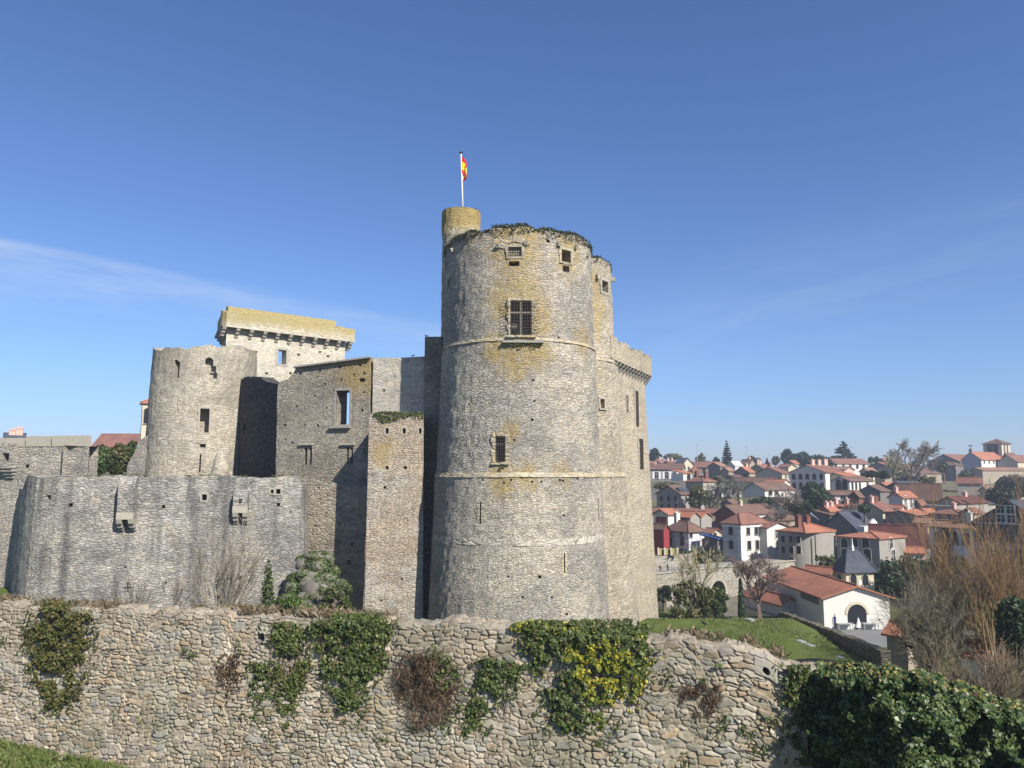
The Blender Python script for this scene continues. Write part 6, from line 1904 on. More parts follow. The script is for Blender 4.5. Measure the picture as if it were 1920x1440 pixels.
# ------------------------------------------------------------------ bridge
BQ = [at(1195, 1080, 101), at(1238, 1076, 106), at(1330, 1066, 113), at(1440, 1057, 122), at(1490, 1052, 127)]
bpath = Path([p.xy for p in BQ])
zs_b = [p.z for p in BQ]
segl = [0]
for p, q in zip(BQ[:-1], BQ[1:]): segl.append(segl[-1] + (q.xy - p.xy).length)
bmb = strip_wall([p.xy for p in BQ], lambda s, L: float(np.interp(s, segl, zs_b)), -20.5, 5.0, 0.6, 0.03, 81, rows=10)
bridge = castle(bmb, 'stone_bridge', M['bridge'], 'old stone bridge with round arches over the river', 'bridge', origin=(BQ[2].x, BQ[2].y, -22.5))
bcut = MB()
for (u, v, w_) in ((1346, 1089, 3.4), (1236, 1108, 3.2), (1424, 1084, 3.4)):
    P, tx, n = bpath.hit(u, v)
    c = Vector((P.x, P.y, -21.2)); cut_box(bcut, c, tx, n, w_, (P.z + 21.2) * 2, 9.0, out=1.5, arch=True)
    zc = P.z - w_ / 2; ar = MB()
    for k in range(15):
        t0, t1 = math.pi * k / 15 + .01, math.pi * (k + 1) / 15 - .01; q = []
        for y in (-0.1, 0.07):
            for (t_, r_) in ((t0, w_ / 2 + .02), (t1, w_ / 2 + .02), (t1, w_ / 2 + .5), (t0, w_ / 2 + .5)): q.append(Vector((P.x, P.y, zc)) + tx * (-r_ * math.cos(t_)) + n * y + Vector((0, 0, r_ * math.sin(t_))))
        ar.hexa(q)
    ar.build('arch_ring', M['pale_stone'], bridge)
boolean_cut(bridge, bcut)
cp = MB()
for i in range(len(BQ) - 1):
    a_, b_ = BQ[i], BQ[i + 1]; e = (b_.xy - a_.xy).normalized(); nn = Vector((e.y, -e.x))
    def w_(p, o, z): return (p.x + nn.x * o, p.y + nn.y * o, p.z + z)
    cp.hexa([w_(a_, -.45, .02), w_(b_, -.45, .02), w_(b_, .15, .02), w_(a_, .15, .02), w_(a_, -.45, .16), w_(b_, -.45, .16), w_(b_, .15, .16), w_(a_, .15, .16)])
cp.build('coping', M['pale_stone'], bridge)
# lamp post on the bridge
P = at(1254.5, 1070, 108); lp = empty('street_lamp', (P.x, P.y + .6, P.z - .2)); lp['_w'] = 1
tag(lp, 'pale slim lamp post on the bridge beside two pedestrians', 'street lamp')
k = 108 / F
mb = MB(); mb.tube([(P.x, P.y + .6, P.z - .3), (P.x, P.y + .6, P.z + 20 * k)], [.09, .06], 8); mb.build('post', M['sheet'], lp)
mb = MB(); mb.tube([(P.x, P.y + .6, P.z + 20 * k), (P.x, P.y + .6, P.z + 21 * k), (P.x, P.y + .6, P.z + 24 * k)], [.1, .22, .08], 8); mb.build('lantern', M['iron'], lp)

# retaining wall and pavement by the market hall, garden walls
RA, RB, RC = at(1459, 1154, 72), at(1560, 1192, 59), at(1652, 1240, 49.5)
rw = strip_wall([RA.xy, RB.xy, RC.xy], lambda s, L: RA.z + .35 + (RC.z + .25 - RA.z) * s / L, -19, 0.6, 0.5, 0.06, 91, rows=14)
M['mossy'] = mat_masonry('mossy_rubble', (0.13, 0.12, 0.09), (0.2, 0.18, 0.14), (0.07, 0.065, 0.05), (0.11, 0.1, 0.08), 0.35, 0.15, 0.5, stain_col=(0.05, 0.055, 0.03))
castle(rw, 'retaining_wall', M['mossy'], 'dark mossy retaining wall running down beside the grass slope', 'wall', origin=(RB.x, RB.y, -19))
mb = MB()
pq = [at(1540, 1186, 80), at(1700, 1186, 80)]
mb.quad((27, 62, -17.72), (50, 62, -17.72), (52, 92, -17.76), (30, 93, -17.76)); o = mb.build('courtyard', mat_plain('courtyard_paving', (0.17, 0.17, 0.165), 0.9, 0.15, 1.0)); o['kind'] = 'structure'
gw_ = strip_wall([at(1312, 933, 200).xy, at(1480, 933, 200).xy], at(1400, 932, 200).z, -12, 0.6, 2.0, 0.05, 92, rows=3)
castle(gw_, 'garden_wall', M['mossy'], 'long dark garden terrace wall below the white loggia', 'wall', origin=(at(1400, 933, 200).x, 200, -12))
gw_ = strip_wall([at(1228, 1040, 120).xy, at(1300, 1041, 124).xy], at(1260, 1041, 122).z, -18, 0.5, 2.0, 0.05, 93, rows=3)
castle(gw_, 'garden_wall', M['bridge'], 'low beige garden wall above the left end of the bridge', 'wall', origin=(at(1260, 1040, 122).x, 122, -18))
# fence of pale boards above that wall
fe = empty('board_fence', at(1240, 1041, 121)); fe['_w'] = 1
tag(fe, 'yellowish board fence with pale posts above the low beige garden wall', 'fence')
for i in range(3):
    A, B = at(1235 + 12 * i, 1041, 121), at(1246 + 12 * i, 1041, 121.4)
    mb = MB(); mb.hexa([A + Vector((0, 0, 0)), B, B + Vector((0, .1, 0)), A + Vector((0, .1, 0)), A + Vector((0, 0, 1.0)), B + Vector((0, 0, 1.0)), B + Vector((0, .1, 1.0)), A + Vector((0, .1, 1.0))]); mb.build('panel', mat_plain('fence_boards', (0.26, 0.23, 0.10), 0.9, 0.2) if i == 0 else bpy.data.materials['fence_boards'], fe)
for i in range(4):
    A = at(1234.5 + 12 * i, 1041, 120.9); mb = MB(); mb.box(A.x - .12, A.x + .12, A.y - .1, A.y + .12, A.z, A.z + 1.15); mb.build('post', M['cream'], fe)


# ------------------------------------------------------------------ small things in the town
def car(label, u, v, Y, rz, colr):
    P = at(u, v, Y); z = P.z
    root = empty('parked_car', P, rz); tag(root, label, 'car')
    m_ = mat_plain('car_paint_' + label.split()[0], colr, 0.3, 0.05)
    prof = [(-2.1, .35), (-2.1, .8), (-1.95, .92), (-1.2, 1.0), (-0.6, 1.42), (0.7, 1.45), (1.45, .98), (2.0, .88), (2.1, .6), (2.1, .35)]
    mb = MB(); k_ = len(prof)
    for s in (1,):
        mb.add([(x, -.82, z_) for x, z_ in prof] + [(x, .82, z_) for x, z_ in prof], [tuple(range(k_)), tuple(range(2 * k_ - 1, k_ - 1, -1))] + [(i, k_ + i, k_ + (i + 1) % k_, (i + 1) % k_) for i in range(k_)])
    mb.build('body', m_, root)
    for s in (-.835, .835):
        g = MB(); g.add([(-1.0, s, 1.02), (-.55, s, 1.34), (.62, s, 1.36), (1.15, s, 1.02)], [(0, 1, 2, 3)]); g.build('side_window', M['glass'], root)
        for x in (-1.3, 1.3):
            w_ = MB(); w_.tube([(x, s - .1, .33), (x, s + .1, .33)], [.33, .33], 14); w_.build('wheel', M['iron'], root)


car('black car parked under the bare plane tree', 1707, 902, 215, R(20), (0.012, 0.012, 0.014))
car('charcoal car parked left of the black one', 1697, 903, 216, R(24), (0.03, 0.03, 0.035))


def person(label, P, h, jacket, trousers, facing=0.0, arm=0.25, stride=0.12):
    """standing or walking figure grown from a skeleton"""
    root_me = bpy.data.meshes.new('person')
    s = h / 1.75
    J = {'pel': (0, 0, .95), 'spi': (0, 0, 1.15), 'che': (0, 0, 1.36), 'nec': (0, 0, 1.5), 'hea': (0, -.02, 1.6), 'top': (0, -.01, 1.73),
         'sl': (-.19, 0, 1.42), 'el': (-.24, .03 - arm * .2, 1.14), 'wl': (-.23, -arm, .9), 'fl': (-.22, -arm - .03, .8), 'sr': (.19, 0, 1.42), 'er': (.24, .05, 1.14), 'wr': (.24, .02 + arm * .4, .9), 'frr': (.24, .02 + arm * .4, .8),
         'hl': (-.1, 0, .92), 'kl': (-.1, -stride, .5), 'al': (-.1, -stride * .9, .08), 'tl': (-.1, -stride * .9 - .16, .03), 'hr': (.1, 0, .92), 'kr': (.1, stride * .3, .5), 'ar': (.1, stride, .08), 'tr': (.1, stride - .16, .03)}
    Rr = {'pel': .14, 'spi': .13, 'che': .15, 'nec': .055, 'hea': .095, 'top': .07, 'sl': .065, 'el': .05, 'wl': .035, 'fl': .03, 'sr': .065, 'er': .05, 'wr': .035, 'frr': .03, 'hl': .09, 'kl': .065, 'al': .045, 'tl': .04, 'hr': .09, 'kr': .065, 'ar': .045, 'tr': .04}
    E = [('pel', 'spi'), ('spi', 'che'), ('che', 'nec'), ('nec', 'hea'), ('hea', 'top'), ('che', 'sl'), ('sl', 'el'), ('el', 'wl'), ('wl', 'fl'), ('che', 'sr'), ('sr', 'er'), ('er', 'wr'), ('wr', 'frr'), ('pel', 'hl'), ('hl', 'kl'), ('kl', 'al'), ('al', 'tl'), ('pel', 'hr'), ('hr', 'kr'), ('kr', 'ar'), ('ar', 'tr')]
    names = list(J)
    root_me.from_pydata([tuple(c * s for c in J[n_]) for n_ in names], [(names.index(a), names.index(b)) for a, b in E], [])
    o = bpy.data.objects.new('person', root_me); COL.objects.link(o)
    o.modifiers.new('skin', 'SKIN'); ss = o.modifiers.new('sub', 'SUBSURF'); ss.levels = 1; ss.render_levels = 1
    for i, n_ in enumerate(names):
        sv = root_me.skin_vertices[0].data[i]; sv.radius = (Rr[n_] * s, Rr[n_] * s * .85); sv.use_root = n_ == 'pel'
    dg = bpy.context.evaluated_depsgraph_get()
    me = bpy.data.meshes.new_from_object(o.evaluated_get(dg)); o.modifiers.clear(); o.data = me
    o.location = P; o.rotation_euler = (0, 0, facing)
    m_, nt, n, l, b = nodes_of('clothes'); t = NT(nt)
    ca = me.color_attributes.new('Col', 'FLOAT_COLOR', 'POINT')
    for i, v in enumerate(me.vertices):
        z = v.co.z / s
        c = (0.05, 0.04, 0.035) if z < .1 else trousers if z < .92 else jacket if z < 1.48 else ((0.06, 0.04, 0.03) if (z > 1.66 or v.co.y > .03) else (0.5, 0.33, 0.25))
        if .72 < z < .86 and abs(v.co.x) > .17 * s: c = (0.5, 0.33, 0.25)
        ca.data[i].color = (*c, 1)
    l.new(t.attr('Col'), b.inputs['Base Color']); b.inputs['Roughness'].default_value = .9
    me.materials.append(m_)
    me.polygons.foreach_set('use_smooth', [True] * len(me.polygons))
    tag(o, label, 'person')
    return o


PZ = -17.75
def stand(u, vfoot):
    d = dirpix(u, vfoot); k = PZ / d.z; return d * k
P = stand(1566.5, 1180); person('person in a blue jacket standing before the market hall', P, 1.75, (0.03, 0.05, 0.16), (0.04, 0.045, 0.07), 0.6)
for (u, jac, lbl) in ((1248, (0.02, 0.02, 0.025), 'dark-clothed person on the bridge, left of the lamp post'), (1262, (0.03, 0.03, 0.04), 'dark-clothed person on the bridge, right of the lamp post')):
    P, tx, n = bpath.hit(u, 1073)
    P = at(u, 1073, P.y); z_ = float(np.interp((P.xy - BQ[1].xy).length + segl[1], segl, zs_b))
    person(lbl, P - n * 0.9 + Vector((0, 0, z_ - P.z)), 1.1 + .0, jac, (0.03, 0.03, 0.05), 2.0)
# folded parasol and tables before the market hall
P = stand(1610, 1180)
pr = empty('parasol', P); pr['_w'] = 1; tag(pr, 'small folded white parasol among the tables before the market hall', 'parasol')
mb = MB(); mb.tube([P, P + Vector((0, 0, 1.25))], [.03, .03], 6); mb.build('pole', M['white_paint'], pr)
mb = MB(); mb.tube([P + Vector((0, 0, z)) for z in (.25, .45, .85, 1.3)], [.42, .34, .18, .04], 9); mb.build('canopy', M['white_paint'], pr)
mb = MB(); mb.tube([P, P + Vector((0, 0, .1))], [.28, .28], 10); mb.build('base', M['sheet'], pr)
for i, (u, v, lbl) in enumerate(((1584, 1181, 'pale table left of the folded parasol'), (1632, 1181, 'pale table right of the folded parasol'))):
    P = stand(u, v); tb = empty('table', P); tb['_w'] = 1; tag(tb, lbl, 'table', 'tables before the market hall')
    mb = MB(); mb.box(P.x - .9, P.x + .9, P.y - .45, P.y + .45, P.z + .70, P.z + .75); mb.build('tabletop', M['sheet'], tb)
    for sx in (-1, 1):
        for sy in (-1, 1):
            mb = MB(); mb.box(P.x + sx * .8 - .03, P.x + sx * .8 + .03, P.y + sy * .35 - .03, P.y + sy * .35 + .03, P.z, P.z + .699); mb.build('leg', M['sheet'], tb)
# aerial masts on the skyline
for (u, v0, v1, Y, lbl) in ((1307, 862, 831, 360, 'thin aerial mast rising behind the skyline houses, left of the spruce'), (1399, 866, 834, 370, 'thin lattice mast rising behind the skyline houses, right of the spruce')):
    A, B = at(u, v0, Y), at(u, v1, Y); mt = empty('aerial_mast', A); mt['_w'] = 1; tag(mt, lbl, 'mast')
    mb = MB(); mb.tube([A - Vector((0, 0, 6)), B], [.16, .09], 6); mb.build('pole', M['sheet'], mt)
    mb = MB()
    for f in (.75, .85, .95):
        q = A.lerp(B, f); mb.tube([q - Vector((.7, 0, 0)), q + Vector((.7, 0, 0))], [.05, .05], 4)
    mb.build('aerial', M['sheet'], mt)
# satellite dishes are left to the roofs; pale slabs set in the grass slope
def on_ground(u, v):
    d = dirpix(u, v); t = 30.0
    for k in range(400):
        t2 = t + .25; p = d * t2 / d.y
        if p.z <= ground_z(p.x, t2) + 0.0: return Vector((p.x, t2, ground_z(p.x, t2)))
        t = t2
    return d * (60 / d.y)
for i, (u, v, lbl) in enumerate(((1358, 1152, 'pale flat slab in the grass, nearest the bushes'), (1407, 1163, 'pale flat slab in the grass, halfway up the slope'), (1502, 1203.5, 'pale flat slab in the grass, upper of the close pair'), (1518, 1211.5, 'pale flat slab in the grass, lower of the close pair'), (1576, 1234, 'pale flat slab in the grass, lowest by the mossy wall'))):
    P = on_ground(u, v); mb = MB(); k = P.y / F
    e = Vector((1, .25, 0)).normalized(); f_ = Vector((-.25, 1, 0)).normalized()
    mb.obox((P.x, P.y), e.xy, f_.xy, 13 * k, .8, P.z - .2, P.z + .05)
    mb.obox((P.x, P.y), e.xy, f_.xy, 13 * k - .12, .68, P.z + .052, P.z + .075)
    o = mb.build('slab', M['sheet'], None, origin=P); tag(o, lbl, 'slab', 'pale slabs in the grass slope')


def bird(label, P, L, heading, colr, peck=False):
    """one continuous bird body: tail, back, neck, head, beak, with two legs"""
    mb = MB(); s = L
    ax = [(-.55, .42, .012), (-.38, .44, .05), (-.22, .46, .10), (0, .5, .15), (.18, .56, .135), (.30, .66, .085), (.38, .74, .075), (.46, .77, .06), (.53, .76, .022), (.62, .74, .006)]
    if peck: ax = [(x, z if x < .2 else z - (x - .18) * 1.15, r) for x, z, r in ax]
    ch, sh = math.cos(heading), math.sin(heading)
    def w(x, y, z): return Vector((P.x + (x * ch - y * sh) * s, P.y + (x * sh + y * ch) * s, P.z + z * s))
    mb.tube([w(x, 0, z) for x, z, r in ax], [r * s for x, z, r in ax], 10)
    for sd_ in (-1, 1):
        mb.tube([w(.02, sd_ * .05, .40), w(.0, sd_ * .06, .2), w(.03, sd_ * .06, 0.0), w(.12, sd_ * .07, 0.0)], [.035 * s, .018 * s, .016 * s, .012 * s], 5)
        mb.tube([w(.16, sd_ * .12, .56), w(-.1, sd_ * .135, .50), w(-.42, sd_ * .05, .42)], [.05 * s, .075 * s, .015 * s], 6)
    o = mb.build('bird', colr, None, origin=P, smooth=True); tag(o, label, 'bird')


M['crow'] = mat_plain('crow_feathers', (0.014, 0.014, 0.017), 0.5, 0.2)
for (u, v, hd, pk, lbl) in ((1321, 1177, 2.6, False, 'black crow standing on the grass, middle of three'), (1300, 1196, 0.4, True, 'black crow pecking near the rubble wall, lowest of three'), (1319, 1150, 0.2, False, 'black crow on the grass furthest up the slope by the tower')):
    bird(lbl, on_ground(u, v), 0.62, hd, M['crow'], pk)
P = mid_path.hit(773, 670)[0]; bird('small pigeon perched on the flat-topped linking wall', Vector((P.x, P.y + .3, P.z)), .34, 0.3, M['crow'])
P = at(799, 632, 60); bird('small pigeon perched on the stair block', Vector((P.x, P.y + .3, zs_ + 0.02)), .36, 2.8, M['crow'])

# ------------------------------------------------------------------ trees of the town
lt, bt_ = leafy_tree, bare_tree
lt('pine_tree', 'dark rounded pine at the castle edge on the skyline', 1227, 872, 841, 380, 28, G_PINE, 900, 1.1, 'round', seed=1)
lt('tree', 'low dull green trees left of the cream gabled house on the skyline', 1262, 864, 849, 420, 44, G_OLIVE, 700, 1.1, 'umbrella', seed=2)
lt('tree', 'greyish layered cedar on the skyline right of the first aerial mast', 1314, 870, 849, 380, 32, G_OLIVE, 700, 1.0, 'cedar', seed=3)
lt('tree', 'small round dark tree left of the skyline spruce', 1343, 870, 858, 370, 15, G_PINE, 400, .9, 'round', seed=4)
lt('spruce_tree', 'narrow open-branched spruce standing out on the skyline', 1362, 874, 826, 330, 30, G_PINE, 1500, .8, 'spruce', seed=5, trunk=.35)
lt('tree', 'dark round tree right of the second aerial mast', 1408, 870, 854, 390, 15, G_PINE, 450, 1.0, 'round', seed=6)
lt('tree', 'wider dark tree beside the round one right of the second mast', 1420, 870, 858, 385, 15, G_DARK, 450, 1.0, 'umbrella', seed=7)
lt('tree', 'tiny pointed conifer on the skyline', 1438, 870, 859, 380, 8, G_PINE, 300, .7, 'spruce', seed=8)
lt('tree', 'grey-green bushy tree left of the tall umbrella pine', 1453, 872, 856, 380, 18, G_OLIVE, 450, 1.0, 'round', seed=9)
lt('pine_tree', 'tallest umbrella pine of the skyline clump', 1475, 872, 842, 370, 30, G_PINE, 1100, 1.0, 'round', seed=10)
lt('pine_tree', 'smallest pine squeezed in the middle of the skyline clump', 1489, 872, 849, 372, 18, G_PINE, 600, 1.0, 'round', seed=11)
lt('pine_tree', 'broad flat-topped umbrella pine at the right of the skyline clump', 1503, 872, 844, 374, 36, G_PINE, 1100, 1.0, 'umbrella', seed=12)
lt('cedar_tree', 'wide flat cedar spreading over the long hall roof', 1531, 880, 850, 290, 62, G_PINE, 1600, .9, 'umbrella', seed=13)
lt('cedar_tree', 'tall dark cedar with ragged tiers on the skyline', 1580, 864, 828, 390, 50, G_PINE, 1900, 1.1, 'cedar', seed=14, trunk=.5)
lt('bush', 'left one of two round clipped bushes on the skyline', 1632, 870, 857, 345, 13, G_DARK, 350, .8, 'round', seed=15)
lt('bush', 'right one of two round clipped bushes on the skyline', 1643, 870, 857, 345, 12, G_DARK, 350, .8, 'round', seed=16)
lt('pine_tree', 'flat umbrella pine right of the white chapel, left of a pair', 1634, 897, 881, 232, 38, G_DARK, 900, .6, 'umbrella', seed=17)
lt('pine_tree', 'rounder umbrella pine right of the white chapel, right of a pair', 1656, 899, 880, 234, 28, G_DARK, 800, .6, 'umbrella', seed=18)
lt('oak_tree', 'big dark evergreen oak before the long hall', 1526, 960, 905, 178, 62, G_DARK, 3000, .55, 'round', seed=19, trunk=.4)
lt('bush', 'dark rounded pine in front of the church', 1811, 910, 884, 262, 42, G_DARK, 1000, .7, 'round', seed=20)
lt('pine_tree', 'dark spreading pine at the right edge below the church', 1900, 935, 884, 215, 76, G_PINE, 2000, .7, 'umbrella', seed=21)
lt('pine_tree', 'dark pine leaning over the roofs left of the slate building', 1874, 952, 905, 185, 66, G_PINE, 2000, .6, 'umbrella', seed=22)
lt('bush', 'olive bush left of the arch on the river bank', 1296, 1158, 1084, 90, 82, G_OLIVE, 4200, .28, 'clumps', seed=23)
lt('bush', 'greener bush beside the bridge arch on the river bank', 1336, 1158, 1094, 92, 58, G_MID, 3000, .26, 'clumps', seed=24)
lt('cypress_tree', 'slim dark cypress by the river', 1388, 1158, 1086, 90, 13, G_DARK, 1300, .26, 'column', seed=25)
lt('bush', 'dark bush at the left foot of the bridge', 1244, 1128, 1096, 98, 30, G_DARK, 1000, .3, 'clumps', seed=26)
lt('bush', 'dark shrubbery on the bank above the left part of the bridge', 1284, 1064, 1028, 128, 64, G_DARK, 2000, .4, 'clumps', seed=27)
lt('bush', 'shaded bushes on the bank left of the lamp post house', 1330, 1066, 1034, 132, 58, G_DARK, 1500, .4, 'clumps', seed=28)
lt('bush', 'green bush at the base of the rounded grey building', 1552, 1070, 1040, 121, 38, G_OLIVE, 1300, .33, 'clumps', seed=29)
lt('bush', 'dark shaded thicket below the arched stone house', 1690, 1115, 1048, 112, 110, G_DARK, 3600, .4, 'clumps', seed=30)
lt('bush', 'dark thicket below the Italianate house', 1755, 1120, 1035, 105, 110, G_DARK, 3600, .4, 'clumps', seed=31)
lt('bush', 'yellow-green young bush on the garden terrace', 1387, 950, 930, 196, 10, [(0.16, 0.2, 0.03, 1)], 350, .45, 'round', seed=32)
lt('tree', 'dark hedge tree behind the long garden wall', 1440, 950, 930, 188, 90, G_DARK, 1600, .55, 'umbrella', seed=33)
lt('tree', 'dull green garden tree beside the dark house with the ivy side', 1306, 960, 912, 186, 44, G_OLIVE, 1500, .5, 'round', seed=34)
lt('bush', 'low greenery behind the grey dormered house', 1248, 918, 902, 205, 60, G_OLIVE, 1100, .5, 'umbrella', seed=35)
lt('tree', 'dark evergreen shrub rising at the right edge below the willow', 1905, 1262, 1108, 44, 92, G_DARK, 5200, .2, 'round', seed=36, zb=-17)
lt('bush', 'dark hedge at the foot of the cream houses', 1620, 960, 946, 152, 30, G_DARK, 500, .5, 'round', seed=37)
lt('bush', 'dark garden trees left of the church front', 1768, 886, 866, 300, 26, G_DARK, 600, .8, 'round', seed=38)
lt('bush', 'green yard bush beside the white cottage', 1345, 905, 890, 225, 26, G_OLIVE, 500, .6, 'round', seed=39)
for i, (u, vb, vt, w_, pl, lbl) in enumerate(((190, 893, 836, 52, G_MID, 'bright green tree beside the gate tower'), (226, 893, 830, 50, G_OLIVE, 'olive green tree in the middle behind the gate tower'), (252, 893, 822, 44, G_MID, 'taller green tree against the sloping buttress'))):
    lt('tree', lbl, u, vb, vt, 92 + i * 2, w_, pl, 2400, .42, 'round', seed=50 + i, zb=-1)

bt_('plane_tree', 'huge bare plane tree on the skyline', 1712, 902, 818, 222, 92, (0.20, 0.175, 0.15), 61, 6, (3, 4), 0.75, 0.05, z0=-4.5, r0=.5, rmin=.05)
bt_('bare_tree', 'smaller bare greenish tree left of the huge plane tree', 1680, 905, 848, 218, 56, (0.19, 0.18, 0.11), 62, 5, (3, 4), 0.75, 0.05, z0=-4.5, r0=.28, rmin=.045)
bt_('bare_tree', 'grey-green bare tree veiling the dark house on the slope', 1368, 940, 888, 196, 62, (0.15, 0.15, 0.115), 63, 5, (3, 4), 0.8, 0.04, z0=-8.5, r0=.25, rmin=.045)
bt_('bare_tree', 'purplish bare tree left of the dark evergreen oak', 1474, 968, 908, 172, 58, (0.15, 0.115, 0.105), 64, 5, (3, 4), 0.8, 0.04, z0=-10.5, r0=.22, rmin=.035)
bt_('bare_tree', 'wide purplish bare tree between bridge and market hall', 1425, 1160, 1028, 95, 120, (0.14, 0.10, 0.085), 65, 6, (3, 4), 0.85, 0.03, z0=-17.0, r0=.28, rmin=.02)
bt_('pollard_tree', 'yellow-barked bare tree before the bridge', 1307, 1135, 1006, 90, 86, (0.27, 0.235, 0.14), 66, 5, (2, 4), 0.6, 0.08, z0=-17.5, r0=.2, rmin=.022)
bt_('bare_tree', 'bare grey tree in front of the lit side of the ivy house', 1340, 940, 905, 200, 36, (0.13, 0.125, 0.11), 67, 5, (3, 4), 0.8, 0.04, z0=-9, r0=.18, rmin=.04)
bt_('bare_tree', 'purple-brown bare thicket before the white annexe', 1400, 1085, 1035, 122, 70, (0.13, 0.095, 0.09), 68, 5, (3, 4), 0.9, 0.03, z0=-18.5, r0=.2, rmin=.03)
bt_('bare_tree', 'thin bare tree rising between the big barn and the low brown shed', 1462, 990, 944, 160, 34, (0.14, 0.115, 0.10), 168, 5, (3, 4), 0.8, 0.04, z0=-12, r0=.16, rmin=.03)
bt_('bare_tree', 'bare tree in front of the brown roofs left of the cream houses', 1598, 972, 934, 158, 34, (0.15, 0.115, 0.10), 169, 5, (3, 4), 0.8, 0.04, z0=-11, r0=.16, rmin=.03)
bt_('bare_tree', 'bare shrub before the garden wall at the foot of the villa', 1340, 1075, 1030, 126, 46, (0.15, 0.13, 0.10), 170, 4, (3, 4), 0.9, 0.03, z0=-17.5, r0=.13, rmin=.025)
lt('bush', 'dark green bushes below the arched stone house, against its lit end', 1658, 1094, 1062, 116, 50, G_DARK, 1500, .36, 'clumps', seed=171)
lt('bush', 'row of dark shrubs under the dark evergreen oak', 1500, 962, 942, 172, 56, G_DARK, 1100, .5, 'clumps', seed=172)
lt('bush', 'dark shrubs beside the parked cars', 1735, 908, 894, 224, 34, G_OLIVE, 700, .55, 'clumps', seed=173)
# golden willow and shrubs at the lower right
bt_('willow_tree', 'golden bare willow with upright shoots, in front of the slate building', 1866, 1245, 1024, 62, 150, (0.20, 0.125, 0.062), 70, 4, (3, 4), 0.42, 0.08, z0=-16.5, stems=22, r0=.10, rmin=.009)
bt_('willow_tree', 'second lower golden willow left of the tall one', 1790, 1240, 1070, 64, 60, (0.19, 0.125, 0.07), 71, 4, (3, 4), 0.45, 0.07, z0=-17, stems=12, r0=.09, rmin=.009)
bt_('bare_shrub', 'greyish bare shrub mass above the ivy at lower right', 1734, 1262, 1118, 50, 100, (0.13, 0.115, 0.085), 72, 4, (3, 4), 0.7, 0.03, z0=-12.8, stems=16, r0=.05, rmin=.007)
lt('shrub', 'olive leafy shrub growing through the greyish bare shrub', 1735, 1262, 1128, 50.5, 110, G_OLIVE, 2600, .17, 'round', seed=73, zb=-13)
bt_('bare_shrub', 'brown bare scrub just above the right end of the ivy', 1830, 1300, 1215, 32, 190, (0.15, 0.115, 0.08), 74, 3, (3, 5), 0.6, 0.04, z0=-10.2, stems=34, r0=.03, rmin=.007)
# bushes between the front wall and the bastion
bt_('bare_bush', 'large fan-shaped leafless bush before the bastion wall', 408, 1172, 1000, 47, 150, (0.25, 0.215, 0.165), 80, 3, (2, 4), 0.34, 0.04, stems=26, r0=.042, rmin=.010)
bt_('bare_bush', 'thin leafless saplings below the tall bretèche', 245, 1165, 1078, 48, 90, (0.17, 0.14, 0.105), 81, 2, (2, 4), 0.3, 0.06, stems=14, r0=.03, rmin=.010)
bt_('bare_bush', 'sparse dry twigs between the saplings and the fan-shaped bush', 320, 1165, 1075, 48, 70, (0.17, 0.14, 0.105), 82, 2, (2, 3), 0.3, 0.06, stems=9, r0=.025, rmin=.010)
lt('shrub', 'slender green shrub against the bastion right of the fan-shaped bush', 504, 1150, 1052, 51, 30, G_MID, 900, .16, 'column', seed=83, zb=-11.5)
lt('shrub', 'dark green shrub at the right foot of the rock pile', 628, 1154, 1092, 50.5, 60, G_IVY, 3200, .13, 'clumps', seed=84, zb=-11.5)
lt('shrub', 'light green low growth before the rock pile', 545, 1150, 1112, 50, 56, [(0.10, 0.16, 0.03, 2), (0.07, 0.12, 0.025, 2)], 1100, .14, 'umbrella', seed=87, zb=-11)


def boulders(name, label, specs, mat, origin):
    V = []; Fq = []; rq = random.Random(9)
    for k, (c, r) in enumerate(specs):
        rot = np.array(Matrix.Rotation(rq.uniform(0, 3), 3, 'Z') @ Matrix.Rotation(rq.uniform(-.5, .5), 3, 'X'))
        nu, nv = 8, 5
        b = len(V)
        for i in range(nv + 1):
            for j in range(nu):
                th = math.pi * i / nv; ph = 2 * math.pi * j / nu
                d = np.array([math.sin(th) * math.cos(ph), math.sin(th) * math.sin(ph), math.cos(th)])
                q = np.sign(d) * np.abs(d) ** 0.62
                w = 0.85 + 0.35 * float(fbm(d[0] * 1.7 + k * 5, d[1] * 1.7 + d[2] * 1.3, 3, 3))
                V.append(tuple(np.array(c) + (rot @ q) * np.array(r) * w))
        for i in range(nv):
            for j in range(nu): Fq.append((b + i * nu + j, b + (i + 1) * nu + j, b + (i + 1) * nu + (j + 1) % nu, b + i * nu + (j + 1) % nu))
    o = np_mesh(name, V, Fq, mat, None, None, False, origin)
    tag(o, label, 'rocks')


def rk(u, v, Y, rx, rz): p = at(u, v, Y); return ((p.x, p.y, p.z), (rx, rx * .8, rz))


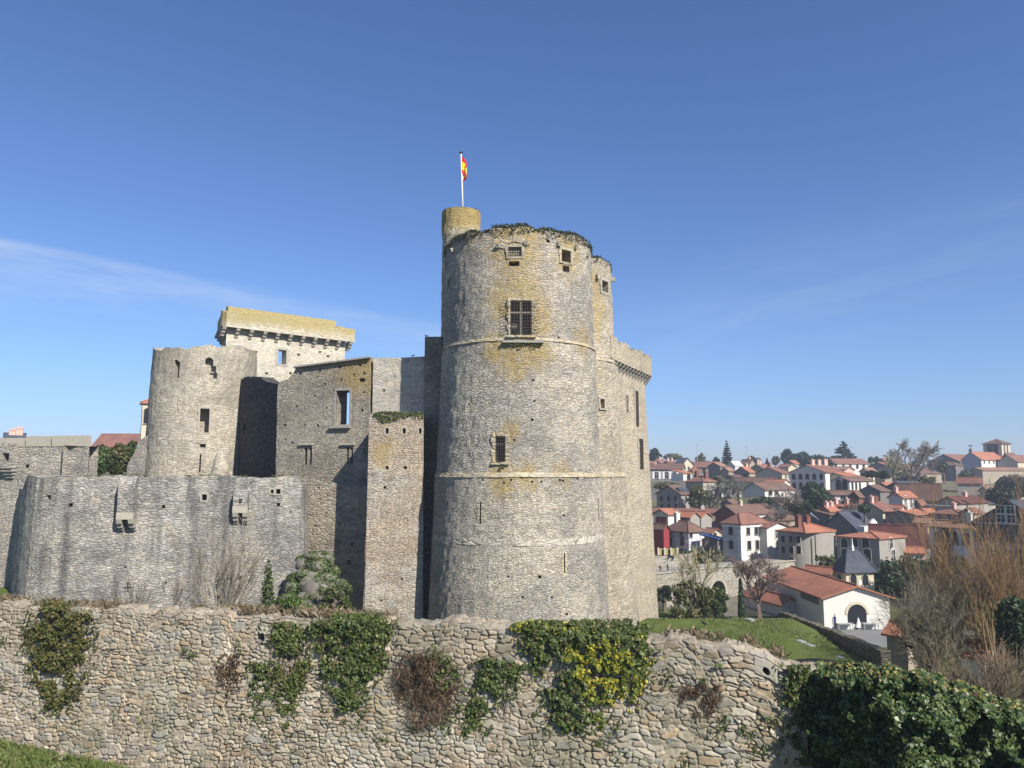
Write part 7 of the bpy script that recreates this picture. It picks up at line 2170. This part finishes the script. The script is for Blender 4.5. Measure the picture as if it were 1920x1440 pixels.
M['rock'] = mat_plain('rock', (0.15, 0.14, 0.115), 0.95, 0.6, 2.4, 1.0, streak=0.55, streak_col=(0.12, 0.13, 0.07))
ROCKS = [rk(u_ + q_.uniform(-3, 3), v_ + q_.uniform(-3, 3), Y_, r_ * q_.uniform(.8, 1.2), r_ * q_.uniform(.5, .85)) for q_ in [random.Random(12)] for (u_, v_, Y_, r_) in [(592, 1045, 53.8, .7), (612, 1050, 53.8, .6), (572, 1056, 53.8, .7), (600, 1066, 53.5, .8), (624, 1072, 53.4, .6), (580, 1078, 53.4, .75), (560, 1082, 53.5, .6), (606, 1090, 53, .9), (630, 1098, 53, .7), (578, 1102, 52.8, .8), (552, 1104, 52.9, .6), (598, 1114, 52.3, 1.0), (622, 1120, 52.2, .8), (570, 1124, 52, .9), (545, 1128, 52, .7), (592, 1138, 51.5, .8), (612, 1146, 51.2, .7), (640, 1138, 51.8, .7), (560, 1146, 51.2, .9), (535, 1146, 51.4, .7), (650, 1152, 51.2, .6)]]
boulders('rock_pile', 'pile of pale boulders overgrown with green at the foot of the ruined wall', ROCKS, M['rock'], tuple(at(592, 1150, 52)))
def rock_growth():
    rng = np.random.default_rng(88); n = 15000
    k = rng.integers(0, len(ROCKS), n); c = np.array([r[0] for r in ROCKS])[k]; rr = np.array([r[1] for r in ROCKS])[k]
    d = rng.normal(0, 1, (n, 3)); d[:, 2] = np.abs(d[:, 2]) - .25; d /= np.linalg.norm(d, axis=1, keepdims=True)
    P = c + d * rr * (1.0 + .22 * rng.random((n, 1)))
    ok = rng.random(n) < np.clip((fbm(P[:, 0] * .9, P[:, 2] * .9 + P[:, 1] * .4, 9, 3) - .36) * 7, 0, 1); P, d = P[ok], d[ok]
    V, Fq, C = leaf_arrays(P, d + np.array([0, -.3, .4]), .14 * (.6 + .8 * rng.random(len(P))), pick_cols(len(P), G_MID + [(0.11, 0.15, 0.035, 2)], rng), rng, .7)
    tag(np_mesh('shrub', V, Fq, M['leaf'], C, None, False, tuple(at(592, 1150, 52))), 'green growth spilling over the boulders of the rock pile', 'shrub')
rock_growth()


# ------------------------------------------------------------------ ivy on the front wall
def ivy(name, label, rows, n, size, pal, thick=0.25, thr=0.36, aspect=0.8, tilt=0.55, seed=1, cat='ivy', nsc=16.0, fuzz=7, extra=None, kind=None, base_off=0.10, twigs=0):
    rng = np.random.default_rng(seed)
    vs = np.array([r[0] for r in rows], float); ul = np.array([r[1] for r in rows], float); ur = np.array([r[2] for r in rows], float)
    vv = rng.uniform(vs[0], vs[-1], n * 4)
    a, b = np.interp(vv, vs, ul), np.interp(vv, vs, ur)
    keep = rng.random(n * 4) < (b - a) / max(1, (ur - ul).max()); vv, a, b = vv[keep], a[keep], b[keep]
    f = rng.random(len(vv)); uu = a + (b - a) * f
    uu = uu + rng.normal(0, 1, len(uu)) * np.where(rng.random(len(uu)) < .22, fuzz * 2.6, fuzz)
    nz = fbm(uu / nsc + seed * 3.3, vv / nsc, seed, 3)
    edge = 1 - np.abs(2 * f - 1) ** 3
    tl = 1 - ((vv - vs[0]) / (vs[-1] - vs[0])) ** 3
    keep = rng.random(len(uu)) < np.clip((nz - thr - 0.15 * (1 - edge) - 0.12 * (1 - tl)) / .13 + .12, 0, 1)
    uu, vv, f, edge, nz = uu[keep][:n], vv[keep][:n], f[keep][:n], edge[keep][:n], nz[keep][:n]
    P = np.zeros((len(uu), 3))
    for i in range(len(uu)):
        p, _, _ = front.hit(uu[i], vv[i]); P[i] = p
    off = base_off + thick * (0.25 + 0.75 * edge) * rng.random(len(uu)) * (0.4 + 1.2 * (nz - .3))
    P[:, 0] += FN.x * off; P[:, 1] += FN.y * off
    ztop = np.interp((P[:, 0] - front.p[0].x) * FE.x + (P[:, 1] - front.p[0].y) * FE.y, _fs, _fz)
    over = np.clip(P[:, 2] - ztop, 0, None)
    P[:, 0] -= FN.x * over * 1.2; P[:, 1] -= FN.y * over * 1.2
    P[:, 0] += FE.x * 0; 
    N = np.tile(np.array([FN.x, FN.y, 0.45]), (len(uu), 1))
    c = pick_cols(len(uu), pal, rng)
    dead = rng.random(len(uu)) < .07; c[dead] = pick_cols(int(dead.sum()), G_BROWN, rng)
    if extra is not None:
        for (u0, v0, ru, rv, pal2) in extra:
            d = ((uu - u0) / ru) ** 2 + ((vv - v0) / rv) ** 2 + (fbm(uu / 12, vv / 12, 8, 3) - .5) * 1.6
            m_ = d < 1; c[m_] = pick_cols(int(m_.sum()), pal2, rng)
    V, Fq, C = leaf_arrays(P, N, size * .84 * (0.6 + 0.8 * rng.random(len(uu))), c, rng, tilt, aspect)
    org = front.hit((ul[0] + ur[0]) / 2, vs[-1])[0]
    o = np_mesh(name, V, Fq, M['leaf'], C, None, False, tuple(org))
    tag(o, label, None if kind else cat, None, kind)
    if twigs:
        mb = MB(); rr_ = random.Random(seed)
        for k in range(twigs):
            v0 = rr_.uniform(vs[0], vs[0] + (vs[-1] - vs[0]) * .5); u0 = rr_.uniform(*[float(np.interp(v0, vs, q)) for q in (ul, ur)])
            p = front.hit(u0, v0)[0] + Vector((FN.x, FN.y, 0)) * 0.09; pts = [p]; L_ = rr_.uniform(.4, 1.3)
            for j in range(5):
                p = p + Vector((FE.x * rr_.gauss(0, .06) + FN.x * rr_.uniform(0, .03), FE.y * rr_.gauss(0, .06) + FN.y * rr_.uniform(0, .03), -L_ / 5)); pts.append(p)
            mb.tube(pts, [.012, .011, .009, .008, .006, .004], 4, False)
        mb.build('stems', M['twig'], o, fix=False, col=(0.10, 0.075, 0.05))
    return o


ivy('ivy', 'olive green ivy column hanging at the left of the rubble wall', [(1126, 80, 160), (1160, 64, 174), (1230, 62, 172), (1290, 78, 160), (1330, 96, 140), (1350, 112, 132)], 7000, .10, G_OLIVE, 0.23, 0.36, seed=101, twigs=30)
ivy('ivy', 'small brown dried creeper on the wall, left of the drain hole', [(1225, 428, 450), (1260, 416, 448), (1310, 418, 440), (1345, 405, 432)], 700, .09, G_BROWN, .15, .3, seed=102, twigs=10)
ivy('ivy', 'thin dark green creeper right below the drain hole', [(1240, 478, 505), (1280, 474, 508), (1320, 482, 500), (1350, 478, 490)], 650, .09, G_IVY, .15, .33, seed=103, twigs=8)
ivy('ivy', 'narrow green ivy column in the middle left of the wall', [(1165, 530, 566), (1215, 524, 570), (1260, 518, 580), (1310, 520, 578), (1345, 530, 562), (1380, 536, 552)], 3600, .095, G_IVY + G_OLIVE[:2], 0.15, 0.39, seed=104, twigs=34)
ivy('ivy', 'dense dark green ivy mound hanging below the square block', [(1150, 625, 700), (1168, 596, 734), (1215, 602, 728), (1260, 614, 710), (1300, 632, 686), (1330, 640, 668)], 7600, .10, G_IVY, 0.25, 0.29, seed=105, twigs=34)
ivy('ivy', 'brown leafless creeper mat in the middle of the wall', [(1222, 752, 830), (1250, 742, 850), (1290, 752, 862), (1330, 770, 850), (1365, 785, 818)], 4200, .17, G_BROWN[:3], .40, .27, aspect=.10, tilt=1.0, seed=106, cat='creeper', twigs=40)
ivy('ivy', 'dark green leaves along the upper right edge of the brown creeper mat', [(1225, 790, 842), (1260, 822, 850), (1285, 832, 850)], 420, .09, G_IVY, .35, .3, seed=107)
ivy('ivy', 'straggling green ivy trails left of the yellow ivy', [(1232, 905, 925), (1245, 890, 975), (1275, 882, 985), (1295, 886, 970), (1330, 882, 912), (1380, 866, 896)], 2000, .095, G_IVY, .18, .36, seed=108, twigs=16)
ivy('ivy', 'large green ivy curtain with bright yellow leaves in its middle', [(1165, 1000, 1180), (1180, 978, 1216), (1225, 994, 1214), (1260, 1020, 1206), (1300, 1030, 1160), (1335, 1036, 1120), (1370, 1040, 1110)], 11000, .10, G_IVY, 0.25, 0.33, seed=109, extra=[(1140, 1255, 52, 62, G_YELL), (1195, 1300, 14, 40, G_YELL), (1080, 1220, 16, 20, G_YELL)], twigs=34)
ivy('ivy', 'small yellow ivy tail hanging right of the yellow-leaved curtain', [(1230, 1186, 1212), (1290, 1182, 1204), (1335, 1182, 1198)], 420, .09, G_YELL, .15, .34, seed=110)
ivy('ivy', 'thin yellowish trails below the yellow-leaved curtain', [(1330, 1070, 1170), (1380, 1080, 1160), (1400, 1140, 1156)], 420, .085, G_YELL[1:], .1, .52, seed=111, twigs=10)
ivy('ivy', 'dry brown creeper patch left of the round outlet stone', [(1280, 1290, 1350), (1310, 1275, 1345), (1340, 1300, 1340)], 1100, .14, G_BROWN[:3], .15, .42, aspect=.12, tilt=1.0, seed=112, cat='creeper')
ivy('ivy', 'green trails between the round outlet stone and the big ivy mass', [(1245, 1478, 1520), (1300, 1472, 1530), (1360, 1480, 1545), (1440, 1500, 1570)], 1900, .095, G_IVY, .2, .36, seed=113, twigs=34)


def ivy_mass():
    """the big mound of glossy ivy that swallows the right end of the wall"""
    rng = np.random.default_rng(120)
    n = 34000
    top = np.array([(1478, 1256), (1520, 1244), (1580, 1240), (1640, 1246), (1720, 1256), (1800, 1278), (1860, 1296), (1930, 1322), (2080, 1370)], float)
    uu = 1484 + (2060 - 1484) * rng.random(n) ** 0.9
    vt = np.interp(uu, top[:, 0], top[:, 1]) + (fbm(uu / 22, uu * 0, 4, 3) - .5) * 26
    vb = 1500.0
    f = rng.random(n); vv = vt + (vb - vt) * f
    left = np.interp(vv, [1245, 1300, 1440, 1500], [1488, 1500, 1545, 1560])
    nz = fbm(uu / 26, vv / 26, 14, 4)
    ok = (uu > left + rng.normal(0, 8, n)) & (nz + 0.25 * np.clip((uu - left) / 60, 0, 1) > .42)
    uu, vv, f, nz, left = uu[ok], vv[ok], f[ok], nz[ok], left[ok]
    Y = np.interp(uu, [1490, 1600, 1750, 2060], [17.9, 16.9, 15.9, 14.8])
    lump = fbm(uu / 55, vv / 45, 15, 3)
    bulge = 1.3 * (lump - .5) + 0.5 * np.sqrt(np.clip(f, 0, 1)) * np.clip((uu - left) / 90, 0, 1)
    Y = Y - bulge - 0.35 * rng.random(len(uu)) + 0.8 * np.exp(-f * 14)
    xc, yc = (uu - 960) / F, (720 - vv) / F
    D = np.stack([xc, CP - yc * SP, SP + yc * CP], 1)
    P = D * (Y / D[:, 1])[:, None]
    gx = np.gradient(lump) if False else 0
    N = np.stack([rng.normal(-.1, .3, len(uu)), np.full(len(uu), -1.0), 0.55 + rng.normal(0, .2, len(uu))], 1)
    c = pick_cols(len(uu), [(0.055, 0.088, 0.025, 4), (0.08, 0.12, 0.035, 3), (0.032, 0.056, 0.018, 2.5), (0.12, 0.145, 0.05, 1)], rng)
    tip = (f < .10) & (rng.random(len(uu)) < .25); c[tip] = pick_cols(int(tip.sum()), [(0.22, 0.19, 0.04, 1), (0.16, 0.12, 0.05, 1)], rng)
    V, Fq, C = leaf_arrays(P, N, .08 * (.65 + .8 * rng.random(len(uu))), c, rng, .55, .85)
    o = np_mesh('ivy', V, Fq, M['leaf_gloss'], C, None, False, tuple(at(1720, 1440, 16)))
    tag(o, 'big glossy dark ivy mass covering the right end of the rubble wall', 'ivy')
    # woody mass behind the leaves
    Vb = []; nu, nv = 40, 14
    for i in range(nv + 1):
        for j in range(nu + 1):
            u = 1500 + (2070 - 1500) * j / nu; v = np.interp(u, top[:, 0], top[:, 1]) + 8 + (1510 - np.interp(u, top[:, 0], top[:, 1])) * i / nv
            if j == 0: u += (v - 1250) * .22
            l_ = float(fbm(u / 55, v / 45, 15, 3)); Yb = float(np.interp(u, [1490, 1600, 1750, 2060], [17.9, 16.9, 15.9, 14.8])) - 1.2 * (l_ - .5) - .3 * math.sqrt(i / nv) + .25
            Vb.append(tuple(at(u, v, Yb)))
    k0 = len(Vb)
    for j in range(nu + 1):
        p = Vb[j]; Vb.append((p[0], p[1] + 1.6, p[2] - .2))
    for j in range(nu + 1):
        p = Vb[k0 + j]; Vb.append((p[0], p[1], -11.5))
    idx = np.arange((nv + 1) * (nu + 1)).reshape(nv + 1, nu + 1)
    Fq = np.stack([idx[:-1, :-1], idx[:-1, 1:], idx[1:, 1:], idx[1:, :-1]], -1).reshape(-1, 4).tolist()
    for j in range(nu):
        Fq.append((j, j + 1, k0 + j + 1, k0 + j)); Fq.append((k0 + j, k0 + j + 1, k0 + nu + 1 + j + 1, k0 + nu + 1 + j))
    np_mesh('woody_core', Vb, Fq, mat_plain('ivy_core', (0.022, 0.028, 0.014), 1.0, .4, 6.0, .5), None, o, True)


M['leaf_gloss'] = mat_leaf('glossy_leaves', .18, .38)
ivy_mass()


def fringe(name, label, pts, n, size, pal, spread, hang, seed, thr=.38, cat='ivy', kind=None, aspect=.75, up=0.3):
    """leaves along a 3-D line (rims, tops of walls); pts = [(Vector, outward Vector)]"""
    rng = np.random.default_rng(seed)
    A = np.array([tuple(p) for p, _ in pts]); O = np.array([tuple(o) for _, o in pts])
    L = np.concatenate([[0], np.cumsum(np.linalg.norm(np.diff(A, axis=0), axis=1))])
    s = rng.uniform(0, L[-1], n)
    nz = fbm(s * 1.1, s * 0, seed, 4)
    ok = nz > thr; s, nz = s[ok], nz[ok]; n = len(s)
    P = np.stack([np.interp(s, L, A[:, k]) for k in range(3)], 1); Od = np.stack([np.interp(s, L, O[:, k]) for k in range(3)], 1)
    amt = np.clip((nz - thr) / .25, .15, 1.2)
    o_ = rng.uniform(-spread, spread * .55, n)
    z = rng.random(n) * up * amt - np.where(o_ > 0, rng.random(n) * hang * amt * 2, 0)
    P = P + Od * o_[:, None]; P[:, 2] += z
    c = pick_cols(n, pal, rng)
    N = Od * .7 + np.array([0, 0, .6])
    V, Fq, C = leaf_arrays(P, N, size * (.6 + .8 * rng.random(n)), c, rng, .8, aspect)
    o = np_mesh(name, V, Fq, M['leaf'], C, None, False, tuple(A[len(A) // 2]))
    tag(o, label, None if kind else cat, None, kind)
    return o


def circle_pts(C, r, z, a0, a1, k=90, topf=lambda a: 0):
    out = []
    for i in range(k + 1):
        a = a0 + (a1 - a0) * i / k; out.append((Vector((C.x + r * math.cos(a), C.y + r * math.sin(a), z + topf(a))), Vector((math.cos(a), math.sin(a), 0))))
    return out


G_RIM = [(0.045, 0.06, 0.02, 3), (0.07, 0.075, 0.025, 2), (0.10, 0.085, 0.035, 1.2), (0.025, 0.035, 0.015, 2)]
fringe('ivy', 'dark ivy fringe around the broken rim of the tallest round tower', circle_pts(TC, radius_at(Z_TOP) - .15, Z_TOP, R(170), R(372), 120, rim), 9000, .12, G_RIM, .45, .28, 201, .2, up=.28)
fringe('ivy', 'dark ivy tuft on the rim of the slim round tower', circle_pts(QC, QPROF[-1][1] - .15, QPROF[-1][0], R(265), R(372), 60, rim), 2200, .12, G_RIM, .4, .22, 202, .25, up=.22)
fringe('ivy', 'low weeds on top of the stair turret under the flag', circle_pts(SC, SPROF[-1][1] - .2, SPROF[-1][0], R(180), R(360), 40), 700, .11, G_RIM, .3, .12, 203, .36, up=.16)
fringe('ivy', 'green ivy strip hanging over the flat top of the square block', [(Vector((BA.x + .3 + (BB.x - BA.x - .3) * i / 20, BA.y + .0, zbk + .03)), Vector((0, -1, 0))) for i in range(21)], 3400, .10, G_IVY, .3, .3, 204, .14, up=.12)
for u, v, n_, lbl in ((980, 644, 420, 'weeds on the ledge under the big barred window'), (938, 876, 160, 'small weed tuft below the lower barred window')):
    P, tx, n = cyl_hit(TC, PROF, u, v)
    fringe('ivy', lbl, [(P + tx * (-1.1 if n_ > 200 else -.25) + n * .12, n), (P + tx * (1.1 if n_ > 200 else .25) + n * .12, n)], n_, .10, G_OLIVE, .15, .35 if n_ > 200 else .2, 205 + n_, .3, 'weeds', up=.2)
# thin growth on the bastion top
fringe('moss', 'thin mossy growth along the top of the bastion wall', [(Vector((p.x, p.y, btop((i / 40) * 0 + 20, 40) + .02)), Vector((0, -1, 0))) for i, p in enumerate([at(80 + 490 * i / 40, 890, float(np.interp(80 + 490 * i / 40, [70, 110, 300, 440, 560], [53.9, 53.4, 54.5, 55.4, 56.1]))) for i in range(41)])], 1400, .09, G_OLIVE, .15, .5, 207, .5, kind='stuff', up=.08)


def blades(name, label, P, N, h, pal, seed, width=.012, lean=.35):
    rng = np.random.default_rng(seed); n = len(P)
    d = np.stack([rng.normal(0, lean, n), rng.normal(0, lean, n), np.ones(n)], 1); d /= np.linalg.norm(d, axis=1, keepdims=True)
    hh = h * (.5 + rng.random(n)); a = rng.uniform(0, 3.14, n); w = np.stack([np.cos(a), np.sin(a), np.zeros(n)], 1) * width
    bend = np.stack([rng.normal(0, .25, n), rng.normal(0, .25, n), np.zeros(n)], 1) * hh[:, None]
    V = np.stack([P - w, P + w, P + d * (hh * .6)[:, None] + w * .7, P + d * hh[:, None] + bend], 1).reshape(-1, 3)
    C = np.repeat(pick_cols(n, pal, rng), 4, axis=0)
    o = np_mesh(name, V, np.arange(4 * n).reshape(-1, 4), M['leaf'], C, None, False, None)
    tag(o, label, None, None, 'stuff')


G_GRASS = [(0.105, 0.145, 0.034, 4), (0.135, 0.17, 0.05, 3), (0.08, 0.115, 0.025, 2), (0.19, 0.175, 0.08, 1.4)]
G_DRY = [(0.24, 0.19, 0.12, 3), (0.17, 0.13, 0.08, 3), (0.12, 0.095, 0.055, 2), (0.10, 0.11, 0.04, 1)]
rng = np.random.default_rng(300)
# near grass at the foot of the wall
n = 42000; x = rng.uniform(-21, -6.5, n); wy_ = FWA.y + (FWB.y - FWA.y) * (x - FWA.x) / (FWB.x - FWA.x)
y = wy_ - 0.25 - 3.4 * rng.random(n) ** 1.2
z = np.array([ground_z(a, b) for a, b in zip(x, y)])
ok = fbm(x * 1.3, y * 1.3, 6, 3) > .34
blades('grass', 'short green grass at the foot of the rubble wall', np.stack([x, y, z - .03], 1)[ok], None, .16, G_GRASS, 301, .012)
# grass on the slope beside the tower
n = 36000; y = rng.uniform(42, 76, n); x = rng.uniform(9.5, 23.6, n)
z = np.array([ground_z(a, b) for a, b in zip(x, y)])
ok = fbm(x * .5, y * .5, 7, 4) > .3
blades('grass', 'green grass on the slope between the castle and the mossy wall', np.stack([x, y, z - .03], 1)[ok], None, .11, G_GRASS, 302, .03)
# dry growth along the coping and behind it
def coping_points(u0, u1, n, back=(0, .6), dens=None):
    uu = rng.uniform(u0, u1, n); P = []
    for u in uu:
        v = float(np.interp(u, [q[0] for q in _ft], [q[1] for q in _ft])); p = front.hit(u, v)[0]
        o_ = rng.uniform(*back); P.append((p.x - FN.x * o_, p.y - FN.y * o_, p.z - .02))
    P = np.array(P); m_ = fbm(uu / 30, uu * 0, 9, 3) > .42
    return P[m_]
blades('dry_grass', 'dry brown grass along the top of the rubble wall at left', coping_points(-60, 720, 5200, (.15, .9)), None, .17, G_DRY, 303, .0045, .5)
blades('dry_grass', 'sparse dry stalks along the top of the rubble wall at right', coping_points(1180, 1480, 700, (.3, .8)), None, .18, G_DRY, 304, .006, .5)
# scrub on the bank behind the wall, in front of the bastion
n = 9000; x = rng.uniform(-29, -8, n); y = rng.uniform(44, 52.5, n)
z = np.array([ground_z(a, b) for a, b in zip(x, y)])
blades('dry_scrub', 'dry reddish scrub at the foot of the bastion wall', np.stack([x, y, z], 1), None, 1.5, G_DRY[:3], 305, .018, .3)
# yellowing leaves on the coping before the towers
fringe('creeper', 'yellow and rusty creeper leaves on the coping below the square block', [(front.hit(u, float(np.interp(u, [q[0] for q in _ft], [q[1] for q in _ft])))[0], Vector((FN.x, FN.y, 0))) for u in range(620, 741, 10)], 700, .08, [(0.25, 0.15, 0.05, 2), (0.12, 0.12, 0.03, 2), (0.18, 0.09, 0.035, 1)], .3, .12, 306, .38, up=.12)
fringe('creeper', 'yellow creeper leaves on the coping below the tallest tower', [(front.hit(u, float(np.interp(u, [q[0] for q in _ft], [q[1] for q in _ft])))[0], Vector((FN.x, FN.y, 0))) for u in range(930, 1215, 10)], 2200, .09, G_YELL + G_IVY[:1], .3, .12, 307, .36, up=.14)
# weeds rooted in the joints of the front wall
rw_ = random.Random(31); Pw = []; sz = []
for k in range(130):
    u = rw_.uniform(0, 1470); v = rw_.uniform(1180, 1445) if rw_.random() < .35 else rw_.uniform(1330, 1450)
    p = front.hit(u, v)[0]; r_ = rw_.uniform(.05, .2)
    for j in range(int(18 + r_ * 260)):
        Pw.append((p.x + FE.x * rw_.gauss(0, r_ * .6) + FN.x * rw_.uniform(.1, .22), p.y + FE.y * rw_.gauss(0, r_ * .6) + FN.y * rw_.uniform(.1, .22), p.z + rw_.gauss(0, r_ * .6)))
Pw = np.array(Pw); Nw = np.tile(np.array([FN.x, FN.y, .5]), (len(Pw), 1))
V, Fq, C = leaf_arrays(Pw, Nw, .06 * (.6 + .9 * rng.random(len(Pw))), pick_cols(len(Pw), [(0.09, 0.13, 0.03, 3), (0.05, 0.08, 0.02, 2), (0.15, 0.14, 0.05, 1), (0.12, 0.09, 0.05, .8)], rng), rng, .7, .5)
tag(np_mesh('weeds', V, Fq, M['leaf'], C, None, False), 'small green weeds rooted in the joints of the rubble wall', None, None, 'stuff')


# ------------------------------------------------------------------ the air: thin even haze over the whole valley
HAZE = 0.00045
hz_m = bpy.data.materials.new('air'); hz_m.use_nodes = True
hn, hl = hz_m.node_tree.nodes, hz_m.node_tree.links
hn.clear()
h_out = hn.new('ShaderNodeOutputMaterial'); h_v = hn.new('ShaderNodeVolumePrincipled')
h_v.inputs['Color'].default_value = (0.80, 0.87, 1.0, 1); h_v.inputs['Density'].default_value = HAZE; h_v.inputs['Anisotropy'].default_value = 0.2
hl.new(h_v.outputs[0], h_out.inputs['Volume'])
mb = MB(); mb.box(-3200, 3200, -80, 1450, -27, 31)
tag(mb.build('haze', hz_m), 'thin pale haze in the air over the town', None, None, 'stuff')
